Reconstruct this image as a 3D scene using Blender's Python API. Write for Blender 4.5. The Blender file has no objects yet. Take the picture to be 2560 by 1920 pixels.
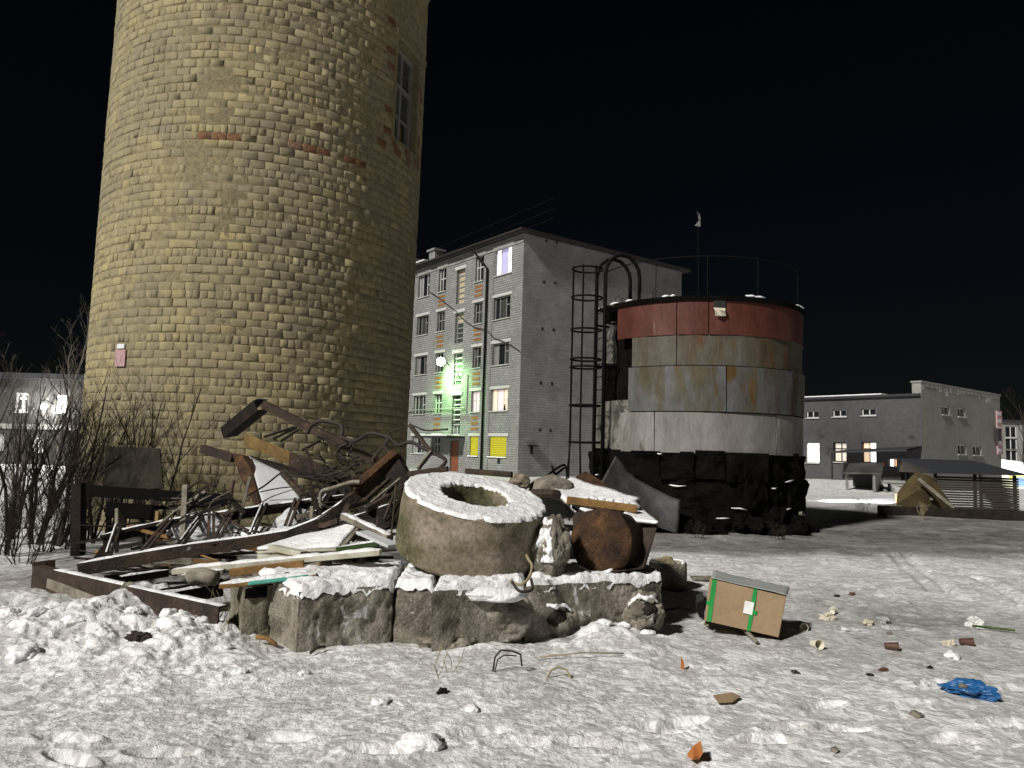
import bpy, math, random
import numpy as np
from mathutils import Vector, Matrix

random.seed(7)
rng = np.random.default_rng(11)
scene = bpy.context.scene
C = scene.collection

# ------------------------------------------------------------------ camera
F = 1890.0            # focal length in photo pixels (2560 x 1920 frame)
PITCH = math.radians(5.0)
ROLL = math.radians(1.64)
EYE = Vector((0, 0, 1.6))
FWD = Vector((0, math.cos(PITCH), math.sin(PITCH)))
U0 = Vector((0, -math.sin(PITCH), math.cos(PITCH)))
XR = Vector((1, 0, 0))
CR = XR * math.cos(ROLL) + U0 * math.sin(ROLL)
CU = XR * (-math.sin(ROLL)) + U0 * math.cos(ROLL)
cam_d = bpy.data.cameras.new('camera')
cam_d.sensor_width = 36.0
cam_d.lens = F / 2560.0 * 36.0
cam_d.clip_start = 0.05
cam_d.clip_end = 3000
cam = bpy.data.objects.new('camera', cam_d)
C.objects.link(cam)
m = Matrix.Identity(4)
for i in range(3):
    m[i][0] = CR[i]; m[i][1] = CU[i]; m[i][2] = -FWD[i]; m[i][3] = EYE[i]
cam.matrix_world = m
scene.camera = cam

# ------------------------------------------------------------------ night sky and key light
SUN_EL = math.radians(38)
SUN_AZ = Vector((-0.70, -0.714))            # horizontal direction towards the light
world = bpy.data.worlds.new('World')
scene.world = world
world.use_nodes = True
wn = world.node_tree.nodes; wl = world.node_tree.links
for n in list(wn): wn.remove(n)
sky = wn.new('ShaderNodeTexSky'); sky.sky_type = 'NISHITA'; sky.sun_disc = False
sky.sun_elevation = SUN_EL
sky.sun_rotation = math.atan2(SUN_AZ.x, SUN_AZ.y)
bg = wn.new('ShaderNodeBackground'); bg.inputs['Strength'].default_value = 0.0006
wo = wn.new('ShaderNodeOutputWorld')
wl.new(sky.outputs[0], bg.inputs[0]); wl.new(bg.outputs[0], wo.inputs[0])

sd = bpy.data.lights.new('sun', 'SUN'); sd.energy = 3.6; sd.angle = math.radians(5.0)
sd.color = (1.0, 0.965, 0.91)
so = bpy.data.objects.new('sun', sd); C.objects.link(so)
to_light = Vector((SUN_AZ.x * math.cos(SUN_EL), SUN_AZ.y * math.cos(SUN_EL), math.sin(SUN_EL)))
so.rotation_euler = to_light.to_track_quat('Z', 'Y').to_euler()
so.location = (-20, -30, 30)

vs = scene.view_settings
vs.view_transform = 'Standard'; vs.look = 'None'; vs.gamma = 1.0; vs.exposure = 0.34
vs.use_curve_mapping = False

# ------------------------------------------------------------------ photo pixel -> place
def ray(px, py):
    return (FWD * F + CR * (px - 1280.0) - CU * (py - 960.0))

def at(px, py, Y):
    """point on the ray of a photo pixel at depth Y (metres in front)"""
    r = ray(px, py)
    return EYE + r * (Y / r.y)

def gp(px, py, z=0.0):
    r = ray(px, py)
    return EYE + r * ((z - EYE.z) / r.z)

# ------------------------------------------------------------------ numpy noise
_P = np.arange(256); np.random.default_rng(3).shuffle(_P); _P = np.concatenate([_P, _P, _P])
_G = np.random.default_rng(5).normal(size=(256, 3)); _G /= np.linalg.norm(_G, axis=1)[:, None]
def perlin(p):
    p = np.asarray(p, dtype=np.float64)
    i = np.floor(p).astype(np.int64); f = p - i
    u = f * f * f * (f * (f * 6 - 15) + 10)
    i &= 255
    out = 0.0
    for dx in (0, 1):
        wx = u[:, 0] if dx else 1 - u[:, 0]
        for dy in (0, 1):
            wy = u[:, 1] if dy else 1 - u[:, 1]
            for dz in (0, 1):
                wz = u[:, 2] if dz else 1 - u[:, 2]
                h = _P[_P[_P[(i[:, 0] + dx) & 255] + ((i[:, 1] + dy) & 255)] + ((i[:, 2] + dz) & 255)]
                g = _G[h]
                d = (f[:, 0] - dx) * g[:, 0] + (f[:, 1] - dy) * g[:, 1] + (f[:, 2] - dz) * g[:, 2]
                out = out + wx * wy * wz * d
    return out * 1.4
def fbm(p, octaves=4, gain=0.5):
    a, s, r = 1.0, 1.0, 0.0
    for k in range(octaves):
        r = r + a * perlin(p * s + 17.3 * k); a *= gain; s *= 2.03
    return r
def billow(p, octaves=3, gain=0.5):
    a, s, r = 1.0, 1.0, 0.0
    for k in range(octaves):
        r = r + a * np.abs(perlin(p * s + 9.1 * k)); a *= gain; s *= 2.1
    return r
def P2(x, y, s, o=0.0):
    x = np.atleast_1d(np.asarray(x, float)); y = np.atleast_1d(np.asarray(y, float))
    return np.stack([x * s + o, y * s - o, np.full_like(x, o * 1.7)], 1)

# ------------------------------------------------------------------ scene graph helpers
RM = {}
def tag(o, label=None, cat=None, group=None, kind=None):
    if label: o['label'] = label
    if cat: o['category'] = cat
    if group: o['group'] = group
    if kind: o['kind'] = kind
    return o
def thing(name, label, cat, loc=(0, 0, 0), rotz=0.0, group=None, roty=0.0):
    o = bpy.data.objects.new(name, None); C.objects.link(o)
    o.empty_display_size = 0.2
    o.location = loc; o.rotation_euler = (0, roty, rotz)
    M = Matrix.Translation(Vector(loc)) @ Matrix.Rotation(rotz, 4, 'Z') @ Matrix.Rotation(roty, 4, 'Y')
    RM[o.name] = M
    tag(o, label, cat, group)
    return o
def root_of(o):
    while o.parent is not None: o = o.parent
    return o
def inv_of(parent):
    r = root_of(parent)
    return RM[r.name].inverted()

class MB:
    def __init__(s): s.v = []; s.f = []; s.n = 0
    def add(s, verts, faces):
        b = s.n
        s.v.extend([tuple(q) for q in verts]); s.n += len(verts)
        s.f.extend([tuple(b + i for i in fc) for fc in faces])
        return s
    def box(s, c, size, R=None):
        hx, hy, hz = size[0] / 2, size[1] / 2, size[2] / 2
        vs_ = [Vector((x * hx, y * hy, z * hz)) for z in (-1, 1) for y in (-1, 1) for x in (-1, 1)]
        if R is not None: vs_ = [R @ q for q in vs_]
        c = Vector(c); vs_ = [q + c for q in vs_]
        return s.add(vs_, [(0, 2, 3, 1), (4, 5, 7, 6), (0, 1, 5, 4), (2, 6, 7, 3), (0, 4, 6, 2), (1, 3, 7, 5)])
    def box2(s, lo, hi):
        return s.box([(a + b) / 2 for a, b in zip(lo, hi)], [abs(b - a) for a, b in zip(lo, hi)])
    def bar(s, p0, p1, w, h, up=(0, 0, 1), off=(0, 0)):
        p0, p1 = Vector(p0), Vector(p1)
        d = (p1 - p0).normalized(); up = Vector(up)
        side = d.cross(up)
        if side.length < 1e-4: side = d.cross(Vector((1, 0, 0)))
        side.normalize(); u = side.cross(d).normalized()
        vs_ = []
        for p in (p0, p1):
            for (a, b) in ((-1, -1), (1, -1), (1, 1), (-1, 1)):
                vs_.append(p + side * (a * w / 2 + off[0]) + u * (b * h / 2 + off[1]))
        return s.add(vs_, [(0, 1, 2, 3), (7, 6, 5, 4), (0, 4, 5, 1), (1, 5, 6, 2), (2, 6, 7, 3), (3, 7, 4, 0)])
    def channel(s, p0, p1, w, h, t=0.012, up=(0, 0, 1), flip=1):
        """U profile: web facing the side, two flanges"""
        s.bar(p0, p1, t, h, up, off=(flip * (w / 2 - t / 2), 0))
        s.bar(p0, p1, w - t, t, up, off=(-flip * t / 2, h / 2 - t / 2 - 0.0005))
        s.bar(p0, p1, w - t, t, up, off=(-flip * t / 2, -h / 2 + t / 2 + 0.0005))
        return s
    def sweep(s, pts, w, h, up=(0, 0, 1)):
        """rectangular profile along a polyline"""
        pts = [Vector(p) for p in pts]; up = Vector(up); rings = []
        for i, p in enumerate(pts):
            d = (pts[min(i + 1, len(pts) - 1)] - pts[max(i - 1, 0)]).normalized()
            side = d.cross(up).normalized(); u = side.cross(d).normalized()
            rings.append([p + side * (a * w / 2) + u * (b * h / 2) for a, b in ((-1, -1), (1, -1), (1, 1), (-1, 1))])
        b = s.n; vs_ = [q for r in rings for q in r]; fs = []
        for i in range(len(rings) - 1):
            for k in range(4):
                a = i * 4 + k; c = i * 4 + (k + 1) % 4
                fs.append((a, a + 4, c + 4, c))
        fs.append((0, 1, 2, 3)); e = (len(rings) - 1) * 4; fs.append((e + 3, e + 2, e + 1, e))
        return s.add(vs_, fs)
    def tube(s, pts, r, n=6, cap=True):
        pts = [Vector(p) for p in pts]
        rr = r if isinstance(r, (list, tuple)) else [r] * len(pts)
        vs_ = []; prev = None
        for i, p in enumerate(pts):
            d = (pts[min(i + 1, len(pts) - 1)] - pts[max(i - 1, 0)])
            if d.length < 1e-9: d = Vector((0, 0, 1))
            d.normalize()
            if prev is None:
                a = d.cross(Vector((0, 0, 1)))
                if a.length < 0.05: a = d.cross(Vector((1, 0, 0)))
            else:
                a = prev - d * prev.dot(d)
                if a.length < 1e-5: a = d.cross(Vector((1, 0, 0)))
            a.normalize(); prev = a; b = d.cross(a)
            for k in range(n):
                t = 2 * math.pi * k / n
                vs_.append(p + (a * math.cos(t) + b * math.sin(t)) * rr[i])
        fs = []
        for i in range(len(pts) - 1):
            for k in range(n):
                q = i * n + k; w = i * n + (k + 1) % n
                fs.append((q, w, w + n, q + n))
        if cap:
            fs.append(tuple(range(n - 1, -1, -1))); e = (len(pts) - 1) * n; fs.append(tuple(range(e, e + n)))
        return s.add(vs_, fs)
    def prism(s, poly, ext):
        poly = [Vector(p) for p in poly]; ext = Vector(ext); n = len(poly)
        vs_ = poly + [p + ext for p in poly]
        fs = [tuple(range(n - 1, -1, -1)), tuple(range(n, 2 * n))]
        for i in range(n):
            j = (i + 1) % n
            fs.append((i, j, j + n, i + n))
        return s.add(vs_, fs)
    def lathe(s, prof, n, M=None, a0=0.0, a1=2 * math.pi):
        full = abs(a1 - a0 - 2 * math.pi) < 1e-6
        k = n if full else n + 1
        vs_ = []
        for (r, z) in prof:
            for i in range(k):
                t = a0 + (a1 - a0) * i / n
                q = Vector((r * math.cos(t), r * math.sin(t), z))
                vs_.append(M @ q if M is not None else q)
        fs = []
        for j in range(len(prof) - 1):
            for i in range(n):
                i2 = (i + 1) % k
                fs.append((j * k + i, j * k + i2, (j + 1) * k + i2, (j + 1) * k + i))
        return s.add(vs_, fs)
    def build(s, name, mat, parent=None, smooth=False, bevel=0.0, local=False):
        V = np.array([tuple(q) for q in s.v], dtype=np.float64)
        return mesh_obj(name, V, s.f, mat, parent, smooth, bevel, local)

def mesh_obj(name, V, faces, mat, parent=None, smooth=False, bevel=0.0, local=False, attrs=None, sharp=0):
    V = np.asarray(V, float)
    me = bpy.data.meshes.new(name)
    if parent is not None:
        if not local:
            M = np.array(inv_of(parent)); V = V @ M[:3, :3].T + M[:3, 3]
        o = bpy.data.objects.new(name, me); o.parent = parent
    else:
        base = np.array([(V[:, 0].min() + V[:, 0].max()) / 2, (V[:, 1].min() + V[:, 1].max()) / 2, V[:, 2].min()])
        V = V - base
        o = bpy.data.objects.new(name, me); o.location = base
        RM[o.name] = Matrix.Translation(Vector(base))
    me.from_pydata(V.tolist(), [], [tuple(int(i) for i in f) for f in faces])
    if smooth: me.polygons.foreach_set('use_smooth', [True] * len(me.polygons))
    if sharp: me.set_sharp_from_angle(angle=math.radians(sharp))
    if attrs:
        for an, arr in attrs.items():
            at_ = me.attributes.new(an, 'FLOAT', 'POINT'); at_.data.foreach_set('value', np.asarray(arr, np.float32))
    me.materials.append(MAT[mat] if isinstance(mat, str) else mat)
    me.update()
    C.objects.link(o)
    if parent is None and o.name not in RM: RM[o.name] = Matrix.Translation(o.location)
    if bevel:
        b = o.modifiers.new('bevel', 'BEVEL'); b.width = bevel; b.segments = 2; b.limit_method = 'ANGLE'; b.angle_limit = math.radians(40)
    return o

def grid_faces(nu, nv, flip=False):
    i = np.arange(nu - 1)[:, None] * nv + np.arange(nv - 1)[None, :]
    q = np.stack([i, i + 1, i + nv + 1, i + nv], -1).reshape(-1, 4)
    return q[:, ::-1] if flip else q

# ------------------------------------------------------------------ materials
MAT = {}
def nt_new(name):
    mt = bpy.data.materials.new(name); mt.use_nodes = True
    nt = mt.node_tree
    for n in list(nt.nodes): nt.nodes.remove(n)
    out = nt.nodes.new('ShaderNodeOutputMaterial'); b = nt.nodes.new('ShaderNodeBsdfPrincipled')
    nt.links.new(b.outputs[0], out.inputs[0]); MAT[name] = mt
    return mt, nt, b
def nd(nt, t, **kw):
    n = nt.nodes.new(t)
    for k, v in kw.items():
        if k == 'inp':
            for a, b in v.items(): n.inputs[a].default_value = b
        else: setattr(n, k, v)
    return n
def ramp(nt, fac, stops):
    r = nt.nodes.new('ShaderNodeValToRGB'); e = r.color_ramp.elements
    while len(e) < len(stops): e.new(0.5)
    for k, (p, c) in enumerate(stops):
        e[k].position = p; e[k].color = (c[0], c[1], c[2], 1) if not isinstance(c, (int, float)) else (c, c, c, 1)
    nt.links.new(fac, r.inputs[0]); return r.outputs[0]
def noise(nt, vec, scale, detail=5, rough=0.55, dist=0.0):
    n = nd(nt, 'ShaderNodeTexNoise', inp={'Scale': scale, 'Detail': detail, 'Roughness': rough, 'Distortion': dist})
    nt.links.new(vec, n.inputs['Vector']); return n.outputs['Fac']
def mixc(nt, fac, a, b, mode='MIX'):
    n = nd(nt, 'ShaderNodeMix', data_type='RGBA', blend_type=mode)
    if isinstance(fac, (int, float)): n.inputs[0].default_value = fac
    else: nt.links.new(fac, n.inputs[0])
    for s_, v in ((6, a), (7, b)):
        if isinstance(v, (tuple, list)): n.inputs[s_].default_value = (v[0], v[1], v[2], 1)
        else: nt.links.new(v, n.inputs[s_])
    return n.outputs[2]
def math_(nt, op, a, b=None, clamp=False):
    n = nd(nt, 'ShaderNodeMath', operation=op, use_clamp=clamp)
    for k, v in ((0, a), (1, b)):
        if v is None: continue
        if isinstance(v, (int, float)): n.inputs[k].default_value = v
        else: nt.links.new(v, n.inputs[k])
    return n.outputs[0]
def bump(nt, b, h, strength, dist=0.01):
    n = nd(nt, 'ShaderNodeBump', inp={'Strength': strength, 'Distance': dist})
    nt.links.new(h, n.inputs['Height']); nt.links.new(n.outputs[0], b.inputs['Normal'])
def pos(nt): return nd(nt, 'ShaderNodeNewGeometry').outputs['Position']
def obj_rand(nt):
    """a random number for each object or loose piece"""
    g = nd(nt, 'ShaderNodeNewGeometry'); o = nd(nt, 'ShaderNodeObjectInfo')
    return math_(nt, 'FRACT', math_(nt, 'ADD', math_(nt, 'MULTIPLY', g.outputs['Random Per Island'], 7.31), math_(nt, 'MULTIPLY', o.outputs['Random'], 5.17)))

def mat_grime(name, stops, scale=3.0, rough=0.85, bstr=0.4, bscale=40, bdist=0.01, metal=0.0, fine=0.25, spots=None, rnd=0.0, stretch=None, spec=0.3):
    """weathered surface: colour ramp over large noise, fine mottling, optional spots"""
    mt, nt, b = nt_new(name)
    p = pos(nt)
    if stretch:
        mp = nd(nt, 'ShaderNodeMapping'); mp.inputs['Scale'].default_value = stretch; nt.links.new(p, mp.inputs[0]); p = mp.outputs[0]
    n1 = noise(nt, p, scale, 6, 0.6, 0.4)
    f = n1
    if rnd:
        f = math_(nt, 'ADD', n1, math_(nt, 'MULTIPLY', math_(nt, 'SUBTRACT', obj_rand(nt), 0.5), rnd), True)
    col = ramp(nt, f, stops)
    n2 = noise(nt, p, scale * 14, 4, 0.65)
    mul = ramp(nt, n2, [(0.3, 1 - fine), (0.7, 1 + fine * 0.3)])
    col = mixc(nt, 1.0, col, mul, 'MULTIPLY')
    if spots:
        sc, th, cc = spots
        n3 = noise(nt, p, sc, 5, 0.6, 0.6)
        col = mixc(nt, ramp(nt, n3, [(th, 0), (th + 0.07, 1)]), col, cc)
    nt.links.new(col, b.inputs['Base Color'])
    b.inputs['Roughness'].default_value = rough; b.inputs['Metallic'].default_value = metal; b.inputs['Specular IOR Level'].default_value = spec
    if bstr:
        bump(nt, b, noise(nt, p, bscale, 6, 0.65), bstr, bdist)
    return mt
def mat_flat(name, col, rough=0.7, metal=0.0, em=None, es=0.0):
    mt, nt, b = nt_new(name)
    p = pos(nt)
    c = mixc(nt, 1.0, col, ramp(nt, noise(nt, p, 9, 5), [(0.3, 0.82), (0.7, 1.06)]), 'MULTIPLY')
    nt.links.new(c, b.inputs['Base Color'])
    b.inputs['Roughness'].default_value = rough; b.inputs['Metallic'].default_value = metal
    if em:
        b.inputs['Emission Color'].default_value = (*em, 1); b.inputs['Emission Strength'].default_value = es
    return mt

# snow: clean caps and trodden ground
def mat_snow(name, dirty):
    mt, nt, b = nt_new(name); p = pos(nt)
    col = ramp(nt, noise(nt, p, 2.2, 6, 0.6), [(0.3, (0.78, 0.78, 0.79)), (0.62, (0.90, 0.90, 0.90))])
    if dirty:
        a = nd(nt, 'ShaderNodeAttribute', attribute_name='dirt_and_shade').outputs['Fac']
        d1 = noise(nt, p, 1.6, 7, 0.65, 0.8); d2 = noise(nt, p, 9, 6, 0.7, 0.5)
        base = math_(nt, 'ADD', math_(nt, 'MULTIPLY', d1, 0.55), math_(nt, 'MULTIPLY', d2, 0.45))
        k = math_(nt, 'ADD', base, math_(nt, 'SUBTRACT', math_(nt, 'MULTIPLY', a, 0.62), 0.38))
        ls = nd(nt, 'ShaderNodeAttribute', attribute_name='loose').outputs['Fac']
        d3 = noise(nt, p, 6.5, 7, 0.62, 1.5)
        pk = math_(nt, 'ADD', math_(nt, 'MULTIPLY', ls, 0.5), d3)
        packed = ramp(nt, noise(nt, p, 3.0, 6, 0.7, 0.6), [(0.3, (0.49, 0.483, 0.472)), (0.7, (0.60, 0.592, 0.58))])
        col = mixc(nt, ramp(nt, pk, [(0.72, 0), (0.80, 1)]), packed, col)
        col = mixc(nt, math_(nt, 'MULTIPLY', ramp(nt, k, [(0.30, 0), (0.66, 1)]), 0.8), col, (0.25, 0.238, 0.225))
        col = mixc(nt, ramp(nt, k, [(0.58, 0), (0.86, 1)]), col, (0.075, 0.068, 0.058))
        v = nd(nt, 'ShaderNodeTexVoronoi', inp={'Scale': 16.0}); nt.links.new(p, v.inputs['Vector'])
        sp = math_(nt, 'MULTIPLY', ramp(nt, v.outputs['Distance'], [(0.05, 1), (0.16, 0)]), ramp(nt, d2, [(0.56, 0), (0.64, 1)]))
        col = mixc(nt, sp, col, (0.14, 0.08, 0.065))
    else:
        sp = ramp(nt, noise(nt, p, 45, 4, 0.65), [(0.60, 0), (0.70, 0.8)])
        col = mixc(nt, math_(nt, 'MULTIPLY', sp, ramp(nt, noise(nt, p, 4.5, 4), [(0.45, 0.15), (0.6, 1)])), col, (0.22, 0.21, 0.19))
        col = mixc(nt, ramp(nt, noise(nt, p, 5.5, 6, 0.7, 1.0), [(0.40, 0.4), (0.56, 0)]), col, (0.52, 0.52, 0.54))
    nt.links.new(col, b.inputs['Base Color'])
    b.inputs['Roughness'].default_value = 0.62
    # ice grains: sparse smooth facets that can catch the lamp
    v2 = nd(nt, 'ShaderNodeTexVoronoi', inp={'Scale': 230.0}); nt.links.new(p, v2.inputs['Vector'])
    sx = nd(nt, 'ShaderNodeSeparateColor'); nt.links.new(v2.outputs['Color'], sx.inputs[0])
    hgt = math_(nt, 'ADD', math_(nt, 'MULTIPLY', noise(nt, p, 18, 5, 0.62), 1.5), math_(nt, 'MULTIPLY', noise(nt, p, 120, 2, 0.6), 0.10))
    bump(nt, b, hgt, 0.9, 0.02)
    return mt
mat_snow('snow_ground', True); mat_snow('snow', False)

# tower bricks and mortar
def mat_towerbrick(name, red=False):
    mt, nt, b = nt_new(name); p = pos(nt)
    r = obj_rand(nt)
    big = noise(nt, p, 0.7, 3, 0.5, 0.9)
    if red:
        col = ramp(nt, noise(nt, p, 14, 5, 0.7, 0.5), [(0.35, (0.085, 0.045, 0.026)), (0.5, (0.17, 0.075, 0.032)), (0.68, (0.27, 0.15, 0.062))])
    else:
        c1 = ramp(nt, r, [(0.0, (0.275, 0.237, 0.135)), (0.3, (0.298, 0.253, 0.138)), (0.8, (0.318, 0.268, 0.14)), (0.95, (0.335, 0.28, 0.142)), (1.0, (0.365, 0.298, 0.143))])
        c2 = ramp(nt, r, [(0.0, (0.235, 0.203, 0.122)), (0.6, (0.255, 0.22, 0.128)), (1.0, (0.28, 0.24, 0.136))])
        col = mixc(nt, ramp(nt, big, [(0.44, 1), (0.58, 0)]), c1, c2)
    st = noise(nt, p, 5, 6, 0.7, 0.5)
    col = mixc(nt, 1.0, col, ramp(nt, st, [(0.3, 0.72), (0.62, 1.05)]), 'MULTIPLY')
    col = mixc(nt, math_(nt, 'MULTIPLY', ramp(nt, noise(nt, p, 1.1, 6, 0.65, 1.0), [(0.52, 0), (0.66, 1)]), 0.45), col, (0.17, 0.155, 0.12))
    nt.links.new(col, b.inputs['Base Color']); b.inputs['Roughness'].default_value = 0.9
    bump(nt, b, noise(nt, p, 34, 7, 0.7), 0.55, 0.02)
mat_towerbrick('tower_brick'); mat_towerbrick('tower_brick_red', True)
mat_grime('tower_mortar', [(0.25, (0.205, 0.178, 0.108)), (0.5, (0.262, 0.224, 0.13)), (0.8, (0.30, 0.254, 0.14))], 0.9, 0.95, 0.9, 22, 0.03, fine=0.4)
mat_grime('concrete', [(0.28, (0.05, 0.043, 0.034)), (0.39, (0.145, 0.126, 0.098)), (0.50, (0.265, 0.237, 0.19)), (0.66, (0.42, 0.385, 0.325))], 3.2, 0.95, 1.0, 30, 0.03, fine=0.5, spots=(6.0, 0.62, (0.60, 0.59, 0.58)))
mat_grime('concrete_pale', [(0.3, (0.10, 0.092, 0.06)), (0.5, (0.22, 0.20, 0.145)), (0.7, (0.33, 0.30, 0.24))], 3.5, 0.95, 0.9, 40, 0.02, fine=0.5)
mat_grime('ring_concrete', [(0.32, (0.06, 0.056, 0.026)), (0.42, (0.135, 0.122, 0.066)), (0.50, (0.225, 0.19, 0.135)), (0.62, (0.34, 0.285, 0.225))], 1.7, 0.95, 0.9, 60, 0.012, fine=0.5, spots=(7.0, 0.67, (0.46, 0.43, 0.36)))
mat_grime('rust', [(0.25, (0.018, 0.014, 0.011)), (0.48, (0.048, 0.034, 0.025)), (0.66, (0.085, 0.055, 0.036)), (0.85, (0.15, 0.082, 0.042))], 5.0, rough=0.85, bstr=0.9, bscale=34, bdist=0.015, fine=0.55, spots=(7.0, 0.67, (0.26, 0.24, 0.22)))
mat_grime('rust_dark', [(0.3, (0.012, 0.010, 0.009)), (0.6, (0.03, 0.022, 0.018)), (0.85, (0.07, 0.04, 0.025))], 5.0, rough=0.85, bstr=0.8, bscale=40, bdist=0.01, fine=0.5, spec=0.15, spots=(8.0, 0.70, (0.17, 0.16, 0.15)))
mat_grime('rust_orange', [(0.30, (0.02, 0.013, 0.009)), (0.46, (0.062, 0.032, 0.017)), (0.62, (0.135, 0.066, 0.026)), (0.8, (0.27, 0.14, 0.05))], 5.0, rough=0.9, bstr=1.0, bscale=30, bdist=0.03, fine=0.6)
mat_grime('ochre_paint', [(0.3, (0.12, 0.075, 0.03)), (0.55, (0.25, 0.165, 0.06)), (0.8, (0.32, 0.22, 0.09))], 3.0, 0.7, 0.4, 40, 0.006, fine=0.4)
mat_grime('wood_grey', [(0.3, (0.11, 0.095, 0.07)), (0.6, (0.26, 0.235, 0.19)), (0.85, (0.38, 0.36, 0.31))], 6.0, 0.9, 0.6, 50, 0.006, fine=0.4)
mat_grime('wood_pale', [(0.3, (0.35, 0.33, 0.25)), (0.7, (0.62, 0.60, 0.50))], 6.0, 0.85, 0.4, 60, 0.004, fine=0.25)
mat_grime('wood_orange', [(0.3, (0.14, 0.075, 0.025)), (0.7, (0.33, 0.19, 0.07))], 7.0, 0.85, 0.4, 60, 0.004, fine=0.3)
mat_grime('paint_teal', [(0.3, (0.06, 0.27, 0.22)), (0.6, (0.10, 0.42, 0.34)), (0.8, (0.35, 0.30, 0.2))], 8.0, 0.6, 0.3, 60, 0.004, fine=0.25)
mat_grime('paint_green_dark', [(0.3, (0.03, 0.06, 0.02)), (0.7, (0.08, 0.14, 0.04))], 8.0, 0.6, 0.3, 60, 0.004)
mat_grime('white_panel', [(0.3, (0.42, 0.43, 0.44)), (0.7, (0.56, 0.57, 0.58))], 3.0, 0.7, 0.2, 60, 0.003, fine=0.12)
mat_grime('cable', [(0.3, (0.02, 0.016, 0.014)), (0.7, (0.05, 0.035, 0.03))], 12.0, 0.7, 0.0)
mat_grime('straw', [(0.3, (0.20, 0.16, 0.09)), (0.7, (0.36, 0.31, 0.19))], 12.0, 0.8, 0.0)
mat_grime('bark', [(0.3, (0.016, 0.011, 0.008)), (0.7, (0.042, 0.029, 0.02))], 9.0, 0.9, 0.4, 60, 0.004)
mat_grime('bark_pale', [(0.3, (0.12, 0.10, 0.085)), (0.7, (0.30, 0.27, 0.23))], 9.0, 0.9, 0.4, 60, 0.004)
# tank
mat_grime('tank_red', [(0.3, (0.05, 0.014, 0.009)), (0.5, (0.082, 0.022, 0.013)), (0.8, (0.13, 0.05, 0.036))], 1.8, 0.6, 0.3, 30, 0.006, fine=0.35, spots=(2.8, 0.64, (0.13, 0.075, 0.065)), stretch=(1, 1, 0.22))
mat_grime('tank_zinc', [(0.3, (0.062, 0.046, 0.022)), (0.40, (0.085, 0.073, 0.047)), (0.5, (0.105, 0.108, 0.108)), (0.8, (0.155, 0.16, 0.163))], 1.35, rough=0.5, bstr=0.3, bscale=12, bdist=0.01, metal=0.15, fine=0.25, rnd=0.1, spots=(2.1, 0.60, (0.095, 0.052, 0.018)), stretch=(1, 1, 0.25))
mat_grime('tank_tan', [(0.3, (0.05, 0.03, 0.012)), (0.43, (0.078, 0.064, 0.042)), (0.55, (0.095, 0.088, 0.07)), (0.75, (0.13, 0.13, 0.125))], 1.5, rough=0.6, bstr=0.3, bscale=12, bdist=0.01, fine=0.3, rnd=0.08, spots=(2.3, 0.58, (0.085, 0.036, 0.010)), stretch=(1, 1, 0.22))
mat_grime('tank_white', [(0.3, (0.135, 0.125, 0.11)), (0.5, (0.20, 0.19, 0.178)), (0.8, (0.31, 0.30, 0.29))], 1.9, 0.5, 0.3, 12, 0.01, fine=0.25, spots=(2.6, 0.62, (0.095, 0.082, 0.066)), stretch=(1, 1, 0.2))
mat_grime('tar', [(0.3, (0.002, 0.0019, 0.0017)), (0.6, (0.006, 0.0055, 0.0045)), (0.85, (0.017, 0.015, 0.011))], 2.2, rough=0.9, bstr=0.9, bscale=14, bdist=0.04, fine=0.4, spec=0.06)
mat_grime('foil', [(0.3, (0.05, 0.05, 0.045)), (0.5, (0.25, 0.24, 0.2)), (0.75, (0.5, 0.48, 0.44))], 3.0, 0.4, 0.8, 8, 0.05, metal=0.5, fine=0.3)
mat_grime('sheet_metal', [(0.28, (0.045, 0.03, 0.026)), (0.5, (0.082, 0.082, 0.078)), (0.8, (0.15, 0.15, 0.145))], 1.8, 0.45, 0.4, 9, 0.02, metal=0.3, fine=0.3)
mat_flat('black_steel', (0.006, 0.006, 0.006), 0.7).node_tree.nodes['Principled BSDF'].inputs['Specular IOR Level'].default_value = 0.08
# buildings
def mat_coursing(name, c1, c2, mortar, bw=0.26, bh=0.1, rough=0.9, ms=0.012, large=0.25, bstr=0.6):
    mt, nt, b = nt_new(name)
    tc = nd(nt, 'ShaderNodeTexCoord'); sp = nd(nt, 'ShaderNodeSeparateXYZ'); nt.links.new(tc.outputs['Object'], sp.inputs[0])
    cb = nd(nt, 'ShaderNodeCombineXYZ')
    nt.links.new(math_(nt, 'ADD', sp.outputs[0], sp.outputs[1]), cb.inputs[0]); nt.links.new(sp.outputs[2], cb.inputs[1])
    br = nd(nt, 'ShaderNodeTexBrick', inp={'Scale': 1.0, 'Mortar Size': ms, 'Mortar Smooth': 0.3, 'Brick Width': bw, 'Row Height': bh, 'Bias': 0.0})
    br.inputs['Color1'].default_value = (*c1, 1); br.inputs['Color2'].default_value = (*c2, 1); br.inputs['Mortar'].default_value = (*mortar, 1)
    nt.links.new(cb.outputs[0], br.inputs['Vector'])
    p = tc.outputs['Object']
    col = mixc(nt, 1.0, br.outputs['Color'], ramp(nt, noise(nt, p, 0.6, 7, 0.65, 0.6), [(0.3, 1 - large), (0.65, 1.05)]), 'MULTIPLY')
    nt.links.new(col, b.inputs['Base Color']); b.inputs['Roughness'].default_value = rough
    h = math_(nt, 'ADD', math_(nt, 'MULTIPLY', br.outputs['Fac'], -1.0), math_(nt, 'MULTIPLY', noise(nt, p, 9, 5), 0.7))
    bump(nt, b, h, bstr, 0.02)
mat_coursing('facade_brick', (0.205, 0.205, 0.198), (0.265, 0.265, 0.258), (0.095, 0.095, 0.09), 0.27, 0.15, large=0.22, ms=0.018)
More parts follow.
